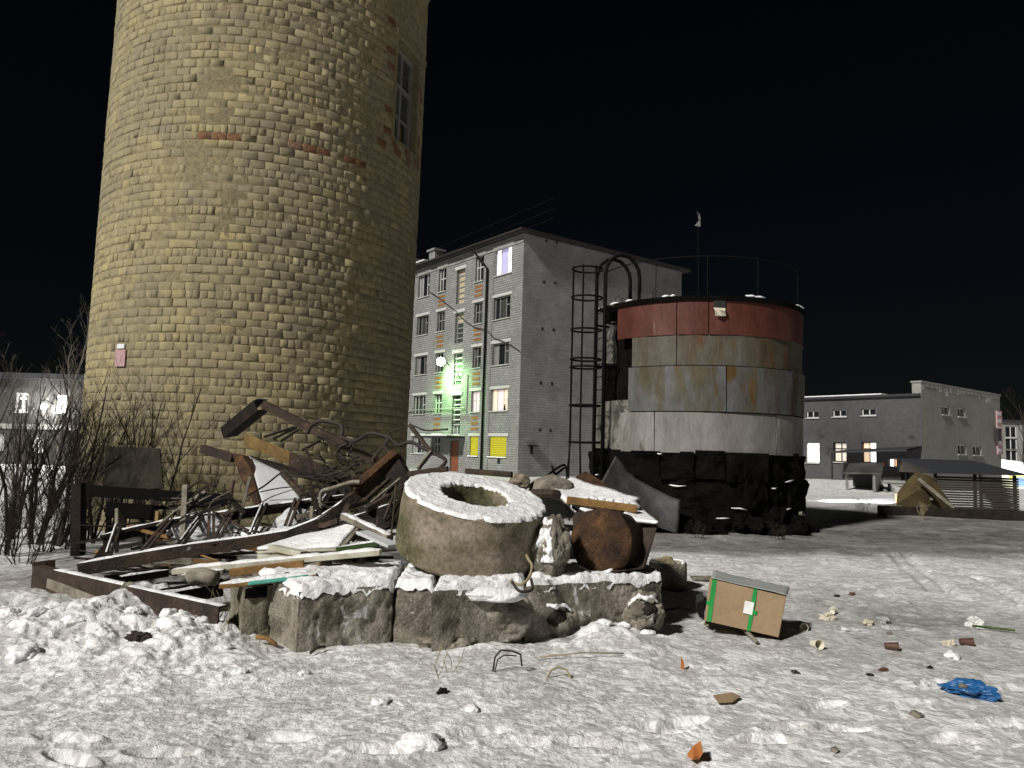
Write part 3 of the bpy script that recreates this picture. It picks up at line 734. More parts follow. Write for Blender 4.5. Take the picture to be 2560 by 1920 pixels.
# ------------------------------------------------------------------ five-storey apartment house
ac = at(1299, 1000, 46.3)
apt = thing('apartment_building', 'five storey pale brick apartment house with yellow shutters and dark windowless gable', 'building', (ac.x, ac.y, 0), math.radians(36.9))
def build_apartment():
    fac = Wall(apt, 0, 0.0, -1); gab = Wall(apt, 1, 0.0, -1)
    _, HT = fac.uv(1305, 585)
    L = 34.0; WG, _ = gab.uv(1704, 700); WG = max(13.0, min(16.0, WG))
    rows = {5: (620, 687), 4: (741, 797), 3: (857, 912), 2: (972, 1027), 1: (1091, 1142)}
    vr = {f: fac.rect(1234, 1274, *rows[f])[2:] for f in rows}
    cols = {'A': {5: (1237, 1282), 4: (1234, 1275), 3: (1229, 1273), 2: (1229, 1268), 1: (1223, 1263)},
            'B': {5: (1191, 1211), 4: (1186, 1206), 3: (1180, 1203), 2: (1180, 1199), 1: (1172, 1193)},
            'D': {5: (1101, 1118), 4: (1094, 1113), 3: (1089, 1108), 2: (1084, 1104), 1: (1081, 1100)},
            'E': {5: (1050, 1077), 4: (1046, 1072), 3: (1041, 1069), 2: (1033, 1064), 1: (1027, 1056)}}
    ur = {}
    for c, fl in cols.items():
        a = [fac.rect(*fl[f], *rows[f])[:2] for f in fl]
        ur[c] = (sum(q[0] for q in a) / 5, sum(q[1] for q in a) / 5)
    opens = {}
    for c in ur:
        for f in vr: opens[(c, f)] = (ur[c][0], ur[c][1], vr[f][0], vr[f][1])
    st = [(1143, 1165, 673, 758), (1137, 1158, 782, 857), (1132, 1153, 883, 965), (1131, 1150, 988, 1063)]
    sr = [fac.rect(*q) for q in st]; su0 = sum(q[0] for q in sr) / 4; su1 = sum(q[1] for q in sr) / 4
    stair = [(su0, su1, q[2], q[3]) for q in sr]
    dr = fac.rect(1126, 1146, 1122, 1180); door = (su0 + 0.05, su0 + 1.15, 0.05, 2.15)
    over = (su0, su1, 2.55, 3.35)
    # further columns hidden behind the tower continue the facade
    extra = []
    for k in range(2):
        for f in vr:
            u = ur['E'][1] + 1.6 + k * 4.0; extra.append((u, u + 1.5, vr[f][0], vr[f][1]))
    allop = list(opens.values()) + stair + [door, over] + extra
    fac.build(-0.0, L, -0.4, HT, allop, 'facade_brick')
    gb = MB(); gb.add([gab.P(0, -0.4), gab.P(WG, -0.4), gab.P(WG, HT), gab.P(0, HT)], [(0, 1, 2, 3)])
    gb.add([(WG, 0, -0.4), (WG, L, -0.4), (WG, L, HT), (WG, 0, HT)], [(0, 1, 2, 3)]); gb.add([(0, L, -0.4), (WG, L, -0.4), (WG, L, HT), (0, L, HT)], [(3, 2, 1, 0)])
    gb.build('gable_wall', 'gable_brick', apt, local=True)
    # eaves and roof
    rf = MB(); ov = 0.5
    rf.box2((-ov, -ov, HT), (WG + ov, L + ov, HT + 0.07)); rf.box2((-ov + 0.05, -ov + 0.05, HT + 0.07), (WG + ov - 0.05, L + ov - 0.05, HT + 0.20))
    rf.add([(-ov + .06, -ov + .06, HT + 0.201), (WG + ov - .06, -ov + .06, HT + 0.201), (WG + ov - .06, L + ov - .06, HT + 0.201), (-ov + .06, L + ov - .06, HT + 0.201), (WG / 2, WG / 2, HT + 1.5), (WG / 2, L - WG / 2, HT + 1.5)],
           [(0, 1, 4), (1, 2, 5, 4), (2, 3, 5), (3, 0, 4, 5)])
    roof = rf.build('roof', 'fascia', apt, local=True)
    gt = MB(); gt.tube([(-ov - 0.05, -ov, HT + 0.12), (-ov - 0.05, L, HT + 0.12)], 0.07, 6); gt.build('gutter', 'fascia', roof, local=True)
    for yy in (14.5, 18.6):
        m_ = MB(); m_.box2((2.2, yy, HT + 0.3), (3.0, yy + 0.9, HT + 2.2)); m_.box2((2.05, yy - 0.15, HT + 2.2), (3.15, yy + 1.05, HT + 2.35)); m_.build('chimney', 'plaster_grey', roof, local=True)
    sn = MB(); sn.box2((-0.55, 11.5, HT + 0.305), (0.9, 24, HT + 0.42)); sn.build('roof_snow', 'snow', roof, local=True, bevel=0.05)
    cr = MB()
    fac.slab(cr, 0.02, L, HT - 0.55, HT - 0.42, 0.0, 0.05); cr.build('string_course', 'plaster_grey', apt, local=True)
    # windows
    lit = {('A', 5): ('lit_cool', 'lit_lilac', 'lit_cool'), ('A', 2): ('lit_warm', 'lit_pink', 'lit_warm'), ('B', 2): ('lit_pink',)}
    whites = {('A', 5), ('A', 2), ('B', 2), ('B', 5), ('D', 5), ('D', 2), ('E', 2), ('E', 5), ('D', 1), ('E', 1)}
    for (c, f), o in opens.items():
        wide = c in 'AE'
        if f == 1 and c in 'AB':
            b = MB(); n = 9
            for k in range(n):
                v0 = o[2] + (o[3] - o[2]) * k / n; v1 = o[2] + (o[3] - o[2]) * (k + 1) / n
                q = [fac.P(o[0] + 0.02, v0, -0.10), fac.P(o[1] - 0.02, v0, -0.10), fac.P(o[1] - 0.02, v1 - 0.015, -0.04), fac.P(o[0] + 0.02, v1 - 0.015, -0.04)]
                q2 = [fac.P(o[0] + 0.02, v0, -0.13), fac.P(o[1] - 0.02, v0, -0.13), fac.P(o[1] - 0.02, v1 - 0.015, -0.13), fac.P(o[0] + 0.02, v1 - 0.015, -0.13)]
                b2 = MB(); b2.add(q + q2, [(0, 1, 2, 3), (3, 2, 6, 7), (0, 4, 5, 1), (0, 3, 7, 4), (1, 5, 6, 2)])
                if k == 0:
                    sh = b2.build('shutter', 'yellow_shutter', apt, local=True)
                else: b2.build('slat', 'yellow_shutter', sh, local=True)
            g = MB(); fac.slab(g, o[0] - 0.1, o[1] + 0.1, o[2] - 0.06, o[2], -0.1, 0.12); g.build('sill', 'snow', sh, local=True)
            g = MB(); fac.slab(g, o[0] - 0.2, o[1] + 0.2, o[3] + 0.01, o[3] + 0.2, -0.05, 0.035); g.build('lintel', 'lintel', sh, local=True)
            continue
        fr = 'frame_white' if (c, f) in whites else 'frame_grey'
        pn = lit.get((c, f), ('glass_dark', 'glass_dim') if (ord(c) + f) % 2 else ('glass_dim', 'glass_dark', 'curtain'))
        if wide: fac.window(o, fr, pn, (0.34, 0.72), 0.62 if fr == 'frame_grey' else 0.5, sill_mat='lintel')
        else: fac.window(o, fr, pn, (0.62,), 0.55, sill_mat='lintel')
        if (c, f) == ('A', 2):
            pt = MB(); pt.tube([fac.P(o[0] + 0.5, o[2] + 0.06, -0.18), fac.P(o[0] + 0.5, o[2] + 0.45, -0.18)], [0.09, 0.02], 6); pt.build('flower_pot', 'rust_dark', apt, local=True)
    for i_, o in enumerate(extra): fac.window(o, 'frame_grey', ('glass_dark', 'glass_dim'), (0.5,), 0.6)
    # stairwell glazing: stacked horizontal lights, the top one boarded
    for k, o in enumerate(stair):
        n = 6
        mb = MB(); d0, d1 = -0.26, -0.18
        fac.slab(mb, o[0], o[0] + 0.07, o[2], o[3], d0, d1); fac.slab(mb, o[1] - 0.07, o[1], o[2], o[3], d0, d1)
        for i in range(n + 1):
            v = o[2] + (o[3] - o[2]) * i / n
            fac.slab(mb, o[0] + 0.07, o[1] - 0.07, max(o[2], v - 0.035), min(o[3], v + 0.035), d0, d1 + 0.01)
        w = mb.build('stair_window', 'frame_grey', apt, local=True)
        for i in range(n):
            v0 = o[2] + (o[3] - o[2]) * i / n + 0.035; v1 = o[2] + (o[3] - o[2]) * (i + 1) / n - 0.035
            board = (k == 0) or (k == 1 and i > 3)
            g = MB(); fac.slab(g, o[0] + 0.07 + (0.15 if board else 0), o[1] - 0.07, v0, v1, -0.235, -0.225); g.build('board' if board else 'pane', 'plank_beige' if board else 'glass_dim', w, local=True)
            if k > 1:
                g = MB(); fac.slab(g, o[0] + 0.07, o[1] - 0.07, v0 - 0.02, v0 + 0.03, -0.2, -0.1); g.build('ledge_snow', 'snow', w, local=True)
        g = MB(); fac.slab(g, o[0] - 0.2, o[1] + 0.2, o[3] + 0.01, o[3] + 0.24, -0.05, 0.05); g.build('lintel', 'lintel', w, local=True)
    fac.window(over, 'frame_white', ('glass_dim', 'curtain'), (0.5,), None, lintel=False)
    # orange brick panels under the narrow windows
    for c in 'BD':
        for f in (2, 3, 4, 5):
            top = vr[f][0] - 0.22; bot = vr[f - 1][1] + 0.32; n = 3
            for k in range(n):
                vc = top - (k + 0.5) * (top - bot) / n
                g = MB(); fac.slab(g, ur[c][0] + 0.06, ur[c][1] - 0.06, vc - 0.085, vc + 0.085, 0.0, 0.022); g.build('accent_panel', 'accent_brick', apt, local=True)
    # downpipes
    u, _ = fac.uv(1215, 900)
    dp = MB(); dp.tube([fac.P(u + 1.2, HT - 0.1, 0.7), fac.P(u + 0.9, HT - 0.7, 0.25), fac.P(u, HT - 1.6, 0.14), fac.P(u, 0.3, 0.14)], 0.075, 8); dp.build('downpipe', 'pipe_black', apt, smooth=True, local=True)
    dp = MB(); dp.tube([fac.P(u - 0.55, HT - 0.6, 0.03), fac.P(u - 0.55, 0.3, 0.03)], 0.03, 5); dp.build('conduit', 'frame_grey', apt, local=True)
    us, _ = fac.uv(1168, 1000)
    dp = MB(); dp.tube([fac.P(us, 4.0, 0.03), fac.P(us, 6.6, 0.03)], 0.03, 5); dp.tube([fac.P(su1 + 6, 4.35, 0.18), fac.P(us, 4.35, 0.18)], 0.05, 5); dp.build('service_pipe', 'frame_grey', apt, local=True)
    # entrance
    d = MB(); fac.slab(d, door[0] + 0.03, door[1] - 0.03, door[2], door[3] - 0.03, -0.2, -0.12); dd = d.build('door', 'door_brown', apt, local=True)
    h = MB(); fac.slab(h, door[0] + 0.1, door[0] + 0.14, 1.0, 1.2, -0.12, -0.07); h.build('handle', 'pipe_black', dd, local=True)
    cn = MB(); fac.slab(cn, su0 - 0.7, su1 + 2.6, 2.3, 2.42, 0.02, 1.5); cc = cn.build('canopy', 'roof_dark', apt, local=True)
    cn = MB(); fac.slab(cn, su0 - 0.68, su1 + 2.58, 2.422, 2.50, 0.04, 1.48); cn.build('snow_cap', 'snow', cc, local=True, bevel=0.03)
    # vent hole in the wall by the corner with broken render
    hu, hv = fac.uv(1247, 1153)
    g = MB(); fac.slab(g, hu - 0.16, hu + 0.16, hv - 0.16, hv + 0.16, -0.02, 0.012); g.build('vent_hole', 'door_black', apt, local=True)
    for (x, y) in ((1360, 705), (1388, 708), (1356, 822), (1384, 825), (1352, 957), (1380, 959), (1366, 602), (1392, 606), (1350, 1075), (1376, 1076)):
        gu, gv = gab.uv(x, y); g = MB(); gab.slab(g, gu - 0.09, gu + 0.09, gv - 0.09, gv + 0.09, 0.0, 0.012); g.build('lifting_hole', 'door_black', apt, local=True)
    gu, gv = gab.uv(1330, 1115); g = MB(); gab.slab(g, gu - 0.35, gu + 0.35, gv - 0.02, gv + 0.05, 0.0, 0.3); gab.slab(g, gu - 0.15, gu - 0.1, gv - 0.5, gv - 0.02, 0.0, 0.25); g.build('bracket', 'pipe_black', apt, local=True)
    # street lamp on the facade
    lu, lv = fac.uv(1103, 903); M = RM[apt.name]
    # the lamp hangs 1.1 m off the wall: re-aim along the same ray
    fw = Wall(apt, 0, -1.1, -1); lu, lv = fw.uv(1102, 904)
    lamp = thing('wall_lamp', 'glaring greenish lamp on a bracket of the apartment facade', 'lamp', M @ Vector((-1.1, lu, lv)))
    b = MB(); b.tube([M @ Vector((0, lu - 0.9, lv - 1.2)), M @ Vector((-0.25, lu - 0.75, lv - 0.75)), M @ Vector((-0.85, lu - 0.15, lv + 0.05))], 0.035, 6); b.build('bracket', 'pipe_black', lamp)
    g = MB(); cx = M @ Vector((-1.1, lu, lv))
    g.lathe([(0.001, 0.30), (0.13, 0.27), (0.24, 0.18), (0.30, 0.0), (0.24, -0.18), (0.13, -0.27), (0.001, -0.30)], 16, Matrix.Translation(cx)); g.build('globe', 'lamp_green', lamp, smooth=True)  # oversized so the glowing disc takes in the lamp's glare
    ld = bpy.data.lights.new('lamp_light', 'SPOT'); ld.energy = 1900; ld.color = (0.42, 1.0, 0.34); ld.shadow_soft_size = 0.14; ld.spot_size = math.radians(172); ld.spot_blend = 1.0
    lo = bpy.data.objects.new('lamp_light', ld); lo.parent = lamp; lo.location = M.to_3x3() @ Vector((0.2, 0.15, -0.45)); lo.rotation_euler = (-(M.to_3x3() @ Vector((0.6, -0.1, -0.6)))).to_track_quat('Z', 'Y').to_euler(); C.objects.link(lo)
    # slack cable across the facade
    pts = []
    prev = [(1072, 728), (1098, 745), (1140, 778), (1160, 800), (1186, 818), (1216, 825), (1235, 845), (1270, 858), (1299, 877)]
    for (x, y) in prev:
        q = local_hit(apt, x, y, 0, -0.12); pts.append(M @ q)
    c = MB(); c.tube(pts, 0.03, 5); tag(c.build('cable', 'cable', smooth=True), 'slack cable sagging across the apartment facade', 'cable')
    for k, (z1, z2) in enumerate(((1.3, 0.9), (1.9, 1.5), (2.6, 2.3))):
        c = MB(); c.tube([M @ Vector((2, -0.4, HT + z1)), M @ Vector((2.6, 16, HT + z1 - 0.15)), M @ Vector((2, 33, HT + z2))], 0.007, 4)
        tag(c.build('aerial_wire', 'cable'), 'thin aerial wire stretched above the apartment roof', 'wire', 'aerial wires over the roof')
    # masts over the roof
    c = MB(); bp = M @ Vector((9.5, 6, HT - 0.9)); c.tube([bp, bp + Vector((0, 0, 3.4))], 0.02, 4); c.bar(bp + Vector((-0.6, 0, 3.2)), bp + Vector((0.6, 0.2, 3.35)), 0.02, 0.02); c.bar(bp + Vector((-0.4, 0, 2.9)), bp + Vector((0.5, 0.2, 3.0)), 0.02, 0.02)
    c.build('antenna', 'frame_grey', roof)
build_apartment()
def crumple(name, c, size, mat, seed, sub=3, amp=0.35, flat=1.0, rot=0.0, label=None, cat=None, group=None, parent=None):
    """a crumpled lump: faceted ball pushed about by noise"""
    t = (1 + 5 ** 0.5) / 2
    v = [(-1, t, 0), (1, t, 0), (-1, -t, 0), (1, -t, 0), (0, -1, t), (0, 1, t), (0, -1, -t), (0, 1, -t), (t, 0, -1), (t, 0, 1), (-t, 0, -1), (-t, 0, 1)]
    f = [(0, 11, 5), (0, 5, 1), (0, 1, 7), (0, 7, 10), (0, 10, 11), (1, 5, 9), (5, 11, 4), (11, 10, 2), (10, 7, 6), (7, 1, 8), (3, 9, 4), (3, 4, 2), (3, 2, 6), (3, 6, 8), (3, 8, 9), (4, 9, 5), (2, 4, 11), (6, 2, 10), (8, 6, 7), (9, 8, 1)]
    v = [np.array(q, float) / np.linalg.norm(q) for q in v]
    for _ in range(sub):
        mid = {}; nf = []
        def mp(i, j):
            k = (min(i, j), max(i, j))
            if k not in mid:
                q = v[i] + v[j]; v.append(q / np.linalg.norm(q)); mid[k] = len(v) - 1
            return mid[k]
        for (a, b, c_) in f:
            x, y, z_ = mp(a, b), mp(b, c_), mp(c_, a); nf += [(a, x, z_), (b, y, x), (c_, z_, y), (x, y, z_)]
        f = nf
    V = np.array(v); d = 1 + amp * fbm(V * 1.3 + seed * 3.7, 3) + amp * 0.5 * (billow(V * 3.1 + seed, 2) - 0.3)
    V = V * d[:, None] * np.array(size) / 2
    cr, sr = math.cos(rot), math.sin(rot); V = V @ np.array([[cr, -sr, 0], [sr, cr, 0], [0, 0, 1]]).T
    V[:, 2] = np.maximum(V[:, 2], -size[2] * 0.38 * flat)
    V = V + np.array(c)
    o = mesh_obj(name, V, f, mat, parent, smooth=mat in ('snow', 'concrete', 'snow_ground'))
    if label: tag(o, label, cat, group)
    return o
# ------------------------------------------------------------------ clad storage tank
KX, KY, KR = 4.48, 18.39, 2.40
tank = thing('storage_tank', 'round storage tank clad in red and zinc sheets on a tarred base', 'tank', (KX, KY, 0))
KF = math.atan2(-KY, -KX)                  # angle that faces the viewer
def k_ang(px, R=KR + 0.05):
    """angle on the tank where a pixel column touches it (left limb to right limb)"""
    r = ray(px, 1000); o = Vector((-KX, -KY)); a = r.x ** 2 + r.y ** 2; b = 2 * (o.x * r.x + o.y * r.y); c = o.x ** 2 + o.y ** 2 - R * R
    d = max(b * b - 4 * a * c, 0); t = (-b - math.sqrt(d)) / (2 * a); p = EYE + r * t
    return math.atan2(p.y - KY, p.x - KX)
def kz(py, px=1770, Y=None):
    return at(px, py, (math.hypot(KX, KY) - KR) * 0.985).z
def build_tank():
    z = {'top': kz(750), 'r': kz(843), 'b2': kz(918), 'b3': kz(1032), 'b4': kz(1134)}
    core = MB(); core.lathe([(KR - 0.04, 1.4), (KR - 0.04, kz(1000)), (KR - 0.2, kz(1000) + .01), (KR - 0.2, z['top'] - 0.05), (0.02, z['top'] - 0.05)], 72); core.build('shell', 'tar', tank, smooth=False, local=True)  # tar black here also holds the shade of the gap in the cladding
    # foil insulation still showing behind the ladder
    def patch(a0, a1, z0, z1, R, na, nz, amp, name, mat, parent=tank, thick=0.02, seed=0, smooth=True, lip=0.0):
        A, Z = np.meshgrid(np.linspace(a0, a1, na), np.linspace(z0, z1, nz), indexing='ij')
        p = np.stack([np.cos(A).ravel() * R * 1.6 + seed, np.sin(A).ravel() * R * 1.6, Z.ravel() * 1.6], 1)
        rr = R + amp * fbm(p, 3)
        f0 = np.stack([rr * np.cos(A).ravel(), rr * np.sin(A).ravel(), Z.ravel()], 1)
        f1 = np.stack([(rr - thick) * np.cos(A).ravel(), (rr - thick) * np.sin(A).ravel(), Z.ravel()], 1)
        q = grid_faces(na, nz, True); n = na * nz
        idx = np.arange(n).reshape(na, nz)
        loop = list(idx[0, :]) + list(idx[1:, -1]) + list(idx[-1, -2::-1]) + list(idx[-2:0:-1, 0])
        side = [(loop[i], loop[(i + 1) % len(loop)], loop[(i + 1) % len(loop)] + n, loop[i] + n) for i in range(len(loop))]
        faces = [tuple(w) for w in q] + [tuple(w + n for w in w_[::-1]) for w_ in q.tolist()] + side
        return mesh_obj(name, np.concatenate([f0, f1]), faces, mat, parent, smooth=False, local=True)
    aL = k_ang(1491); a75 = k_ang(1577)
    dl = lambda a, b: (b - a + math.pi) % (2 * math.pi) - math.pi
    limbL, limbR = aL, k_ang(2004)
    if limbR < limbL: limbR += 2 * math.pi
    a75 = limbL + dl(limbL, a75)
    patch(limbL - 0.6, a75 + 0.1, z['b4'] - 0.1, kz(1000), KR, 26, 16, 0.05, 'foil_patch', 'foil', seed=3)
    patch(limbL + 0.02, limbL + 0.30, kz(900), kz(785), KR - 0.12, 16, 14, 0.08, 'foil_patch', 'foil', seed=8)
    # zinc courses, each of several sheets
    def course(z0, z1, R, mat, joints, amp, seed, tilt=0.0):
        for i, (u, v) in enumerate(zip(joints, joints[1:])):
            o = patch(u + 0.004, v - 0.004, z0, z1 + 0.02, R + 0.004 * (i % 2), max(4, int((v - u) * 26)), 7, amp, 'cladding_sheet', mat, seed=seed + 5 * i, thick=0.012)
    e = limbR + 0.9
    j = lambda *pxs: [limbL + dl(limbL, k_ang(p)) for p in pxs]
    course(z['b4'], z['b3'] - 0.03, KR + 0.05, 'tank_white', [a75 - 0.13] + j(1637, 1940) + [e], 0.02, 1)
    course(z['b3'] + 0.012, z['b2'] - 0.03, KR + 0.085, 'tank_zinc', [a75 - 0.02] + j(1815) + [limbR - 0.30, e], 0.022, 2)
    course(z['b2'] + 0.012, z['r'], KR + 0.035, 'tank_tan', [a75] + j(1690) + [limbR + 0.05, e], 0.02, 3)
    course(z['r'] + 0.012, z['top'] - 0.06, KR + 0.06, 'tank_red', [limbL + dl(limbL, k_ang(1541))] + j(1690, 1770) + [limbR - 0.2, e], 0.015, 4)
    # roof with ragged snow and dead stalks
    aR = limbL + dl(limbL, k_ang(1537)); rf = MB(); rf.lathe([(KR - 0.2, z['top'] - 0.08), (KR + 0.10, z['top'] - 0.08), (KR + 0.12, z['top'] + 0.02), (KR - 0.3, z['top'] + 0.10)], 60, None, aR, limbR + 1.2); rf.lathe([(KR - 0.19, z['top'] - 0.06), (KR - 0.19, z['top'] + 0.07), (KR - 0.3, z['top'] + 0.10), (0.02, z['top'] + 0.2)], 72)
    roof = rf.build('roof', 'tar', tank, local=True)
    r = random.Random(3)
    for k in range(16):
        a = limbL + (limbR - limbL) * r.random(); w = r.uniform(0.05, 0.22)
        s = MB(); s.tube([((KR + 0.09) * math.cos(a + t * w / KR), (KR + 0.09) * math.sin(a + t * w / KR), z['top'] + 0.03 + r.uniform(0, 0.02)) for t in (-0.7, 0, 0.7)], [0.012, 0.03, 0.01], 5); s.build('snow_lump', 'snow', roof, local=True, smooth=True)
    # torn hole with its crumpled bracket at the red rim
    ah = k_ang(1797); zh = kz(772)
    W = Matrix.Translation(((KR + 0.08) * math.cos(ah), (KR + 0.08) * math.sin(ah), zh)) @ Matrix.Rotation(ah - math.pi / 2, 4, 'Z')
    def wl_(mb, x0, x1, y0, y1, z0, z1):
        mb.add([W @ Vector((x, y, zz)) for zz in (z0, z1) for y in (y0, y1) for x in (x0, x1)], [(0, 2, 3, 1), (4, 5, 7, 6), (0, 1, 5, 4), (2, 6, 7, 3), (0, 4, 6, 2), (1, 3, 7, 5)])
    g = MB(); wl_(g, -0.12, 0.12, -0.06, 0.012, -0.04, 0.17); g.build('hatch_hole', 'door_black', tank, local=True)
    g = MB(); g.add([W @ Vector(q) for q in ((-0.12, 0.01, -0.05), (0.13, 0.01, -0.04), (0.12, 0.10, -0.12), (0.02, 0.07, -0.10), (-0.09, 0.12, -0.13), (-0.13, 0.03, -0.22), (0.0, 0.10, -0.24), (0.1, 0.02, -0.22))],
               [(0, 1, 2, 3), (0, 3, 4), (0, 4, 5), (3, 6, 5, 4), (2, 7, 6, 3)]); g.build('torn_flap', 'paper_cream', tank, local=True)
    # guard rail round the roof
    rz = kz(650) + 0.02
    angs = [limbL + 0.12 + (limbR - limbL - 0.14) * i / 40 for i in range(41)]
    g = MB(); g.tube([((KR - 0.02) * math.cos(a), (KR - 0.02) * math.sin(a), rz) for a in angs], 0.013, 6); rail = g.build('guard_rail', 'black_steel', tank, local=True, smooth=True)
    for a in (limbL + dl(limbL, k_ang(1633)), limbL + dl(limbL, k_ang(1768)), limbR - 0.02, limbL + dl(limbL, k_ang(1900))):
        g = MB(); g.tube([((KR - 0.02) * math.cos(a), (KR - 0.02) * math.sin(a), z['top']), ((KR - 0.02) * math.cos(a), (KR - 0.02) * math.sin(a), rz)], 0.009, 6); g.build('rail_post', 'black_steel', rail, local=True)
    for k in range(7):
        a = limbL + (limbR - limbL) * r.uniform(0.12, 0.35); b = Vector(((KR - 0.1) * math.cos(a), (KR - 0.1) * math.sin(a), z['top'] + 0.05)); h = r.uniform(0.1, 0.32)
        g = MB(); g.tube([b, b + Vector((r.uniform(-.05, .05), 0, h * 0.6)), b + Vector((r.uniform(-.12, .12), 0, h))], [0.012, 0.009, 0.004], 4); g.build('dead_stalk', 'bark', roof, local=True)
    # tarred masonry base: rough slabs in three rows
    patch(-math.pi, math.pi - 0.001, -0.2, z['b4'] + 0.01, KR + 0.08, 130, 30, 0.10, 'base_drum', 'tar', seed=21, thick=0.2)
    rows = [(-0.1, 0.55), (0.52, 1.12), (1.1, z['b4'] + 0.03)]
    for ri, (za, zb) in enumerate(rows):
        a = limbL - 0.5 + 0.11 * ri
        while a < limbR + 0.8:
            w = r.uniform(0.22, 0.42)
            o = patch(a, a + w - 0.012, za + r.uniform(-0.03, 0.03), zb + r.uniform(-0.05, 0.04), KR + 0.08 + r.uniform(-0.10, 0.09) + (0.04 if ri == 0 else 0), 14, 12, 0.16, 'base_slab', 'tar', seed=a * 3 + ri, thick=0.10)
            a += w
    for k in range(9):
        a = limbL + (limbR - limbL) * r.uniform(0.08, 1.02); zz = r.choice([1.1, 1.12, 0.56, 0.3, z['b4'] - 0.01, z['b4'] - 0.03, 1.0]) + r.uniform(-0.06, 0.06); w = r.uniform(0.02, 0.07)
        R_ = KR + 0.19
        s = MB(); s.tube([(R_ * math.cos(a + t * w), R_ * math.sin(a + t * w), zz + t * r.uniform(-0.03, 0.03)) for t in (-1, 0, 1)], [0.006, 0.018, 0.005], 5); s.build('snow_lump', 'snow', tank, local=True, smooth=True)
    for k in range(22):
        a = limbL + (limbR - limbL) * (k + r.uniform(-.3, .3)) / 20 - .05; R_ = KR + r.uniform(.12, .34); sz = r.uniform(.25, .6)
        q = RM[tank.name] @ Vector((R_ * math.cos(a), R_ * math.sin(a), r.uniform(.0, .2)))
        crumple('base_rubble', tuple(q), (sz, sz * .8, sz * r.uniform(.5, .9)), 'tar', k * 3.1, 3, .4, rot=a, parent=tank)
    s = MB(); aa = k_ang(1974); s.lathe([(0.045, 0), (0.05, 0.08)], 10, Matrix.Translation(((KR + .27) * math.cos(aa), (KR + .27) * math.sin(aa), 0.42)) @ Matrix.Rotation(aa - math.pi / 2, 4, 'Z') @ Matrix.Rotation(-math.pi / 2, 4, 'X')); s.build('pipe_stub', 'concrete', tank, local=True)
    # caged ladder on the left flank
    al = limbL + 0.26
    n = Vector((math.cos(al), math.sin(al), 0)); t = Vector((-math.sin(al), math.cos(al), 0))
    B = n * (KR + 0.22)
    tops = z['top'] + 0.75
    lad = None
    for s_ in (-1, 1):
        g = MB(); pts = [B + t * (0.22 * s_) + Vector((0, 0, 0.1)), B + t * (0.22 * s_) + Vector((0, 0, tops))]
        for k in range(1, 9):
            q = math.pi * k / 8
            pts.append(B + t * (0.22 * s_) - n * (0.45 - 0.45 * math.cos(q)) + Vector((0, 0, tops + 0.5 * math.sin(q))))
        pts.append(pts[-1] + Vector((0, 0, -0.75)))
        g.tube(pts, 0.045, 8)
        if lad is None: lad = g.build('ladder', 'black_steel', tank, local=True, smooth=True)
        else: g.build('ladder_rail', 'black_steel', lad, local=True, smooth=True)
    zz = 0.35
    while zz < z['top'] + 0.1:
        g = MB(); g.tube([B - t * 0.22 + Vector((0, 0, zz)), B + t * 0.22 + Vector((0, 0, zz))], 0.012, 5); g.build('rung', 'black_steel', lad, local=True); zz += 0.3
    def hoop(zc, sq=1.0):
        return [B + t * (0.33 * math.sin(q) * (1.0 if abs(math.sin(q)) < 2 else 1)) + n * (0.62 * (0.5 - 0.5 * math.cos(q + math.pi)) * 0 + 0.36 - 0.36 * math.cos(q)) + Vector((0, 0, zc)) for q in [math.pi * 2 * k / 20 for k in range(21)]]
    for py in (694, 762, 839, 909, 928, 1019, 1107):
        zc = at(1450, py, 18.2).z
        g = MB(); g.tube(hoop(zc), 0.024, 5, False); g.build('cage_hoop', 'black_steel', lad, local=True)
    z0 = at(1450, 1107, 18.2).z; z1 = at(1450, 690, 18.2).z
    for q in (math.pi * 0.45, math.pi * 0.72, math.pi, math.pi * 1.28, math.pi * 1.55):
        p = B + t * (0.33 * math.sin(q)) + n * (0.36 - 0.36 * math.cos(q))
        bend = r.uniform(-0.12, 0.12)
        g = MB(); g.tube([p + Vector((0.03, 0, 0.05)), p + n * bend + Vector((0, 0, 0.55)), p + Vector((0, 0, z0)), p + Vector((0, 0, z1))], 0.020, 5); g.build('cage_bar', 'black_steel', lad, local=True)
    # grating landing and ties
    g = MB()
    for k in range(9): g.bar(B - n * (0.05 + 0.06 * k) - t * 0.35 + Vector((0, 0, z['top'] - 0.02)), B - n * (0.05 + 0.06 * k) + t * 0.35 + Vector((0, 0, z['top'] - 0.02)), 0.02, 0.04)
    g.build('landing', 'black_steel', lad, local=True)
    for zz in (kz(905), kz(1130), z['top'] - 0.4, 0.9):
        g = MB(); g.bar(B - t * 0.22 + Vector((0, 0, zz)), B - t * 0.22 - n * 0.35 + Vector((0, 0, zz)), 0.05, 0.05); g.bar(B + t * 0.22 + Vector((0, 0, zz)), B + t * 0.22 - n * 0.35 + Vector((0, 0, zz)), 0.05, 0.05); g.build('wall_tie', 'black_steel', lad, local=True)
build_tank()

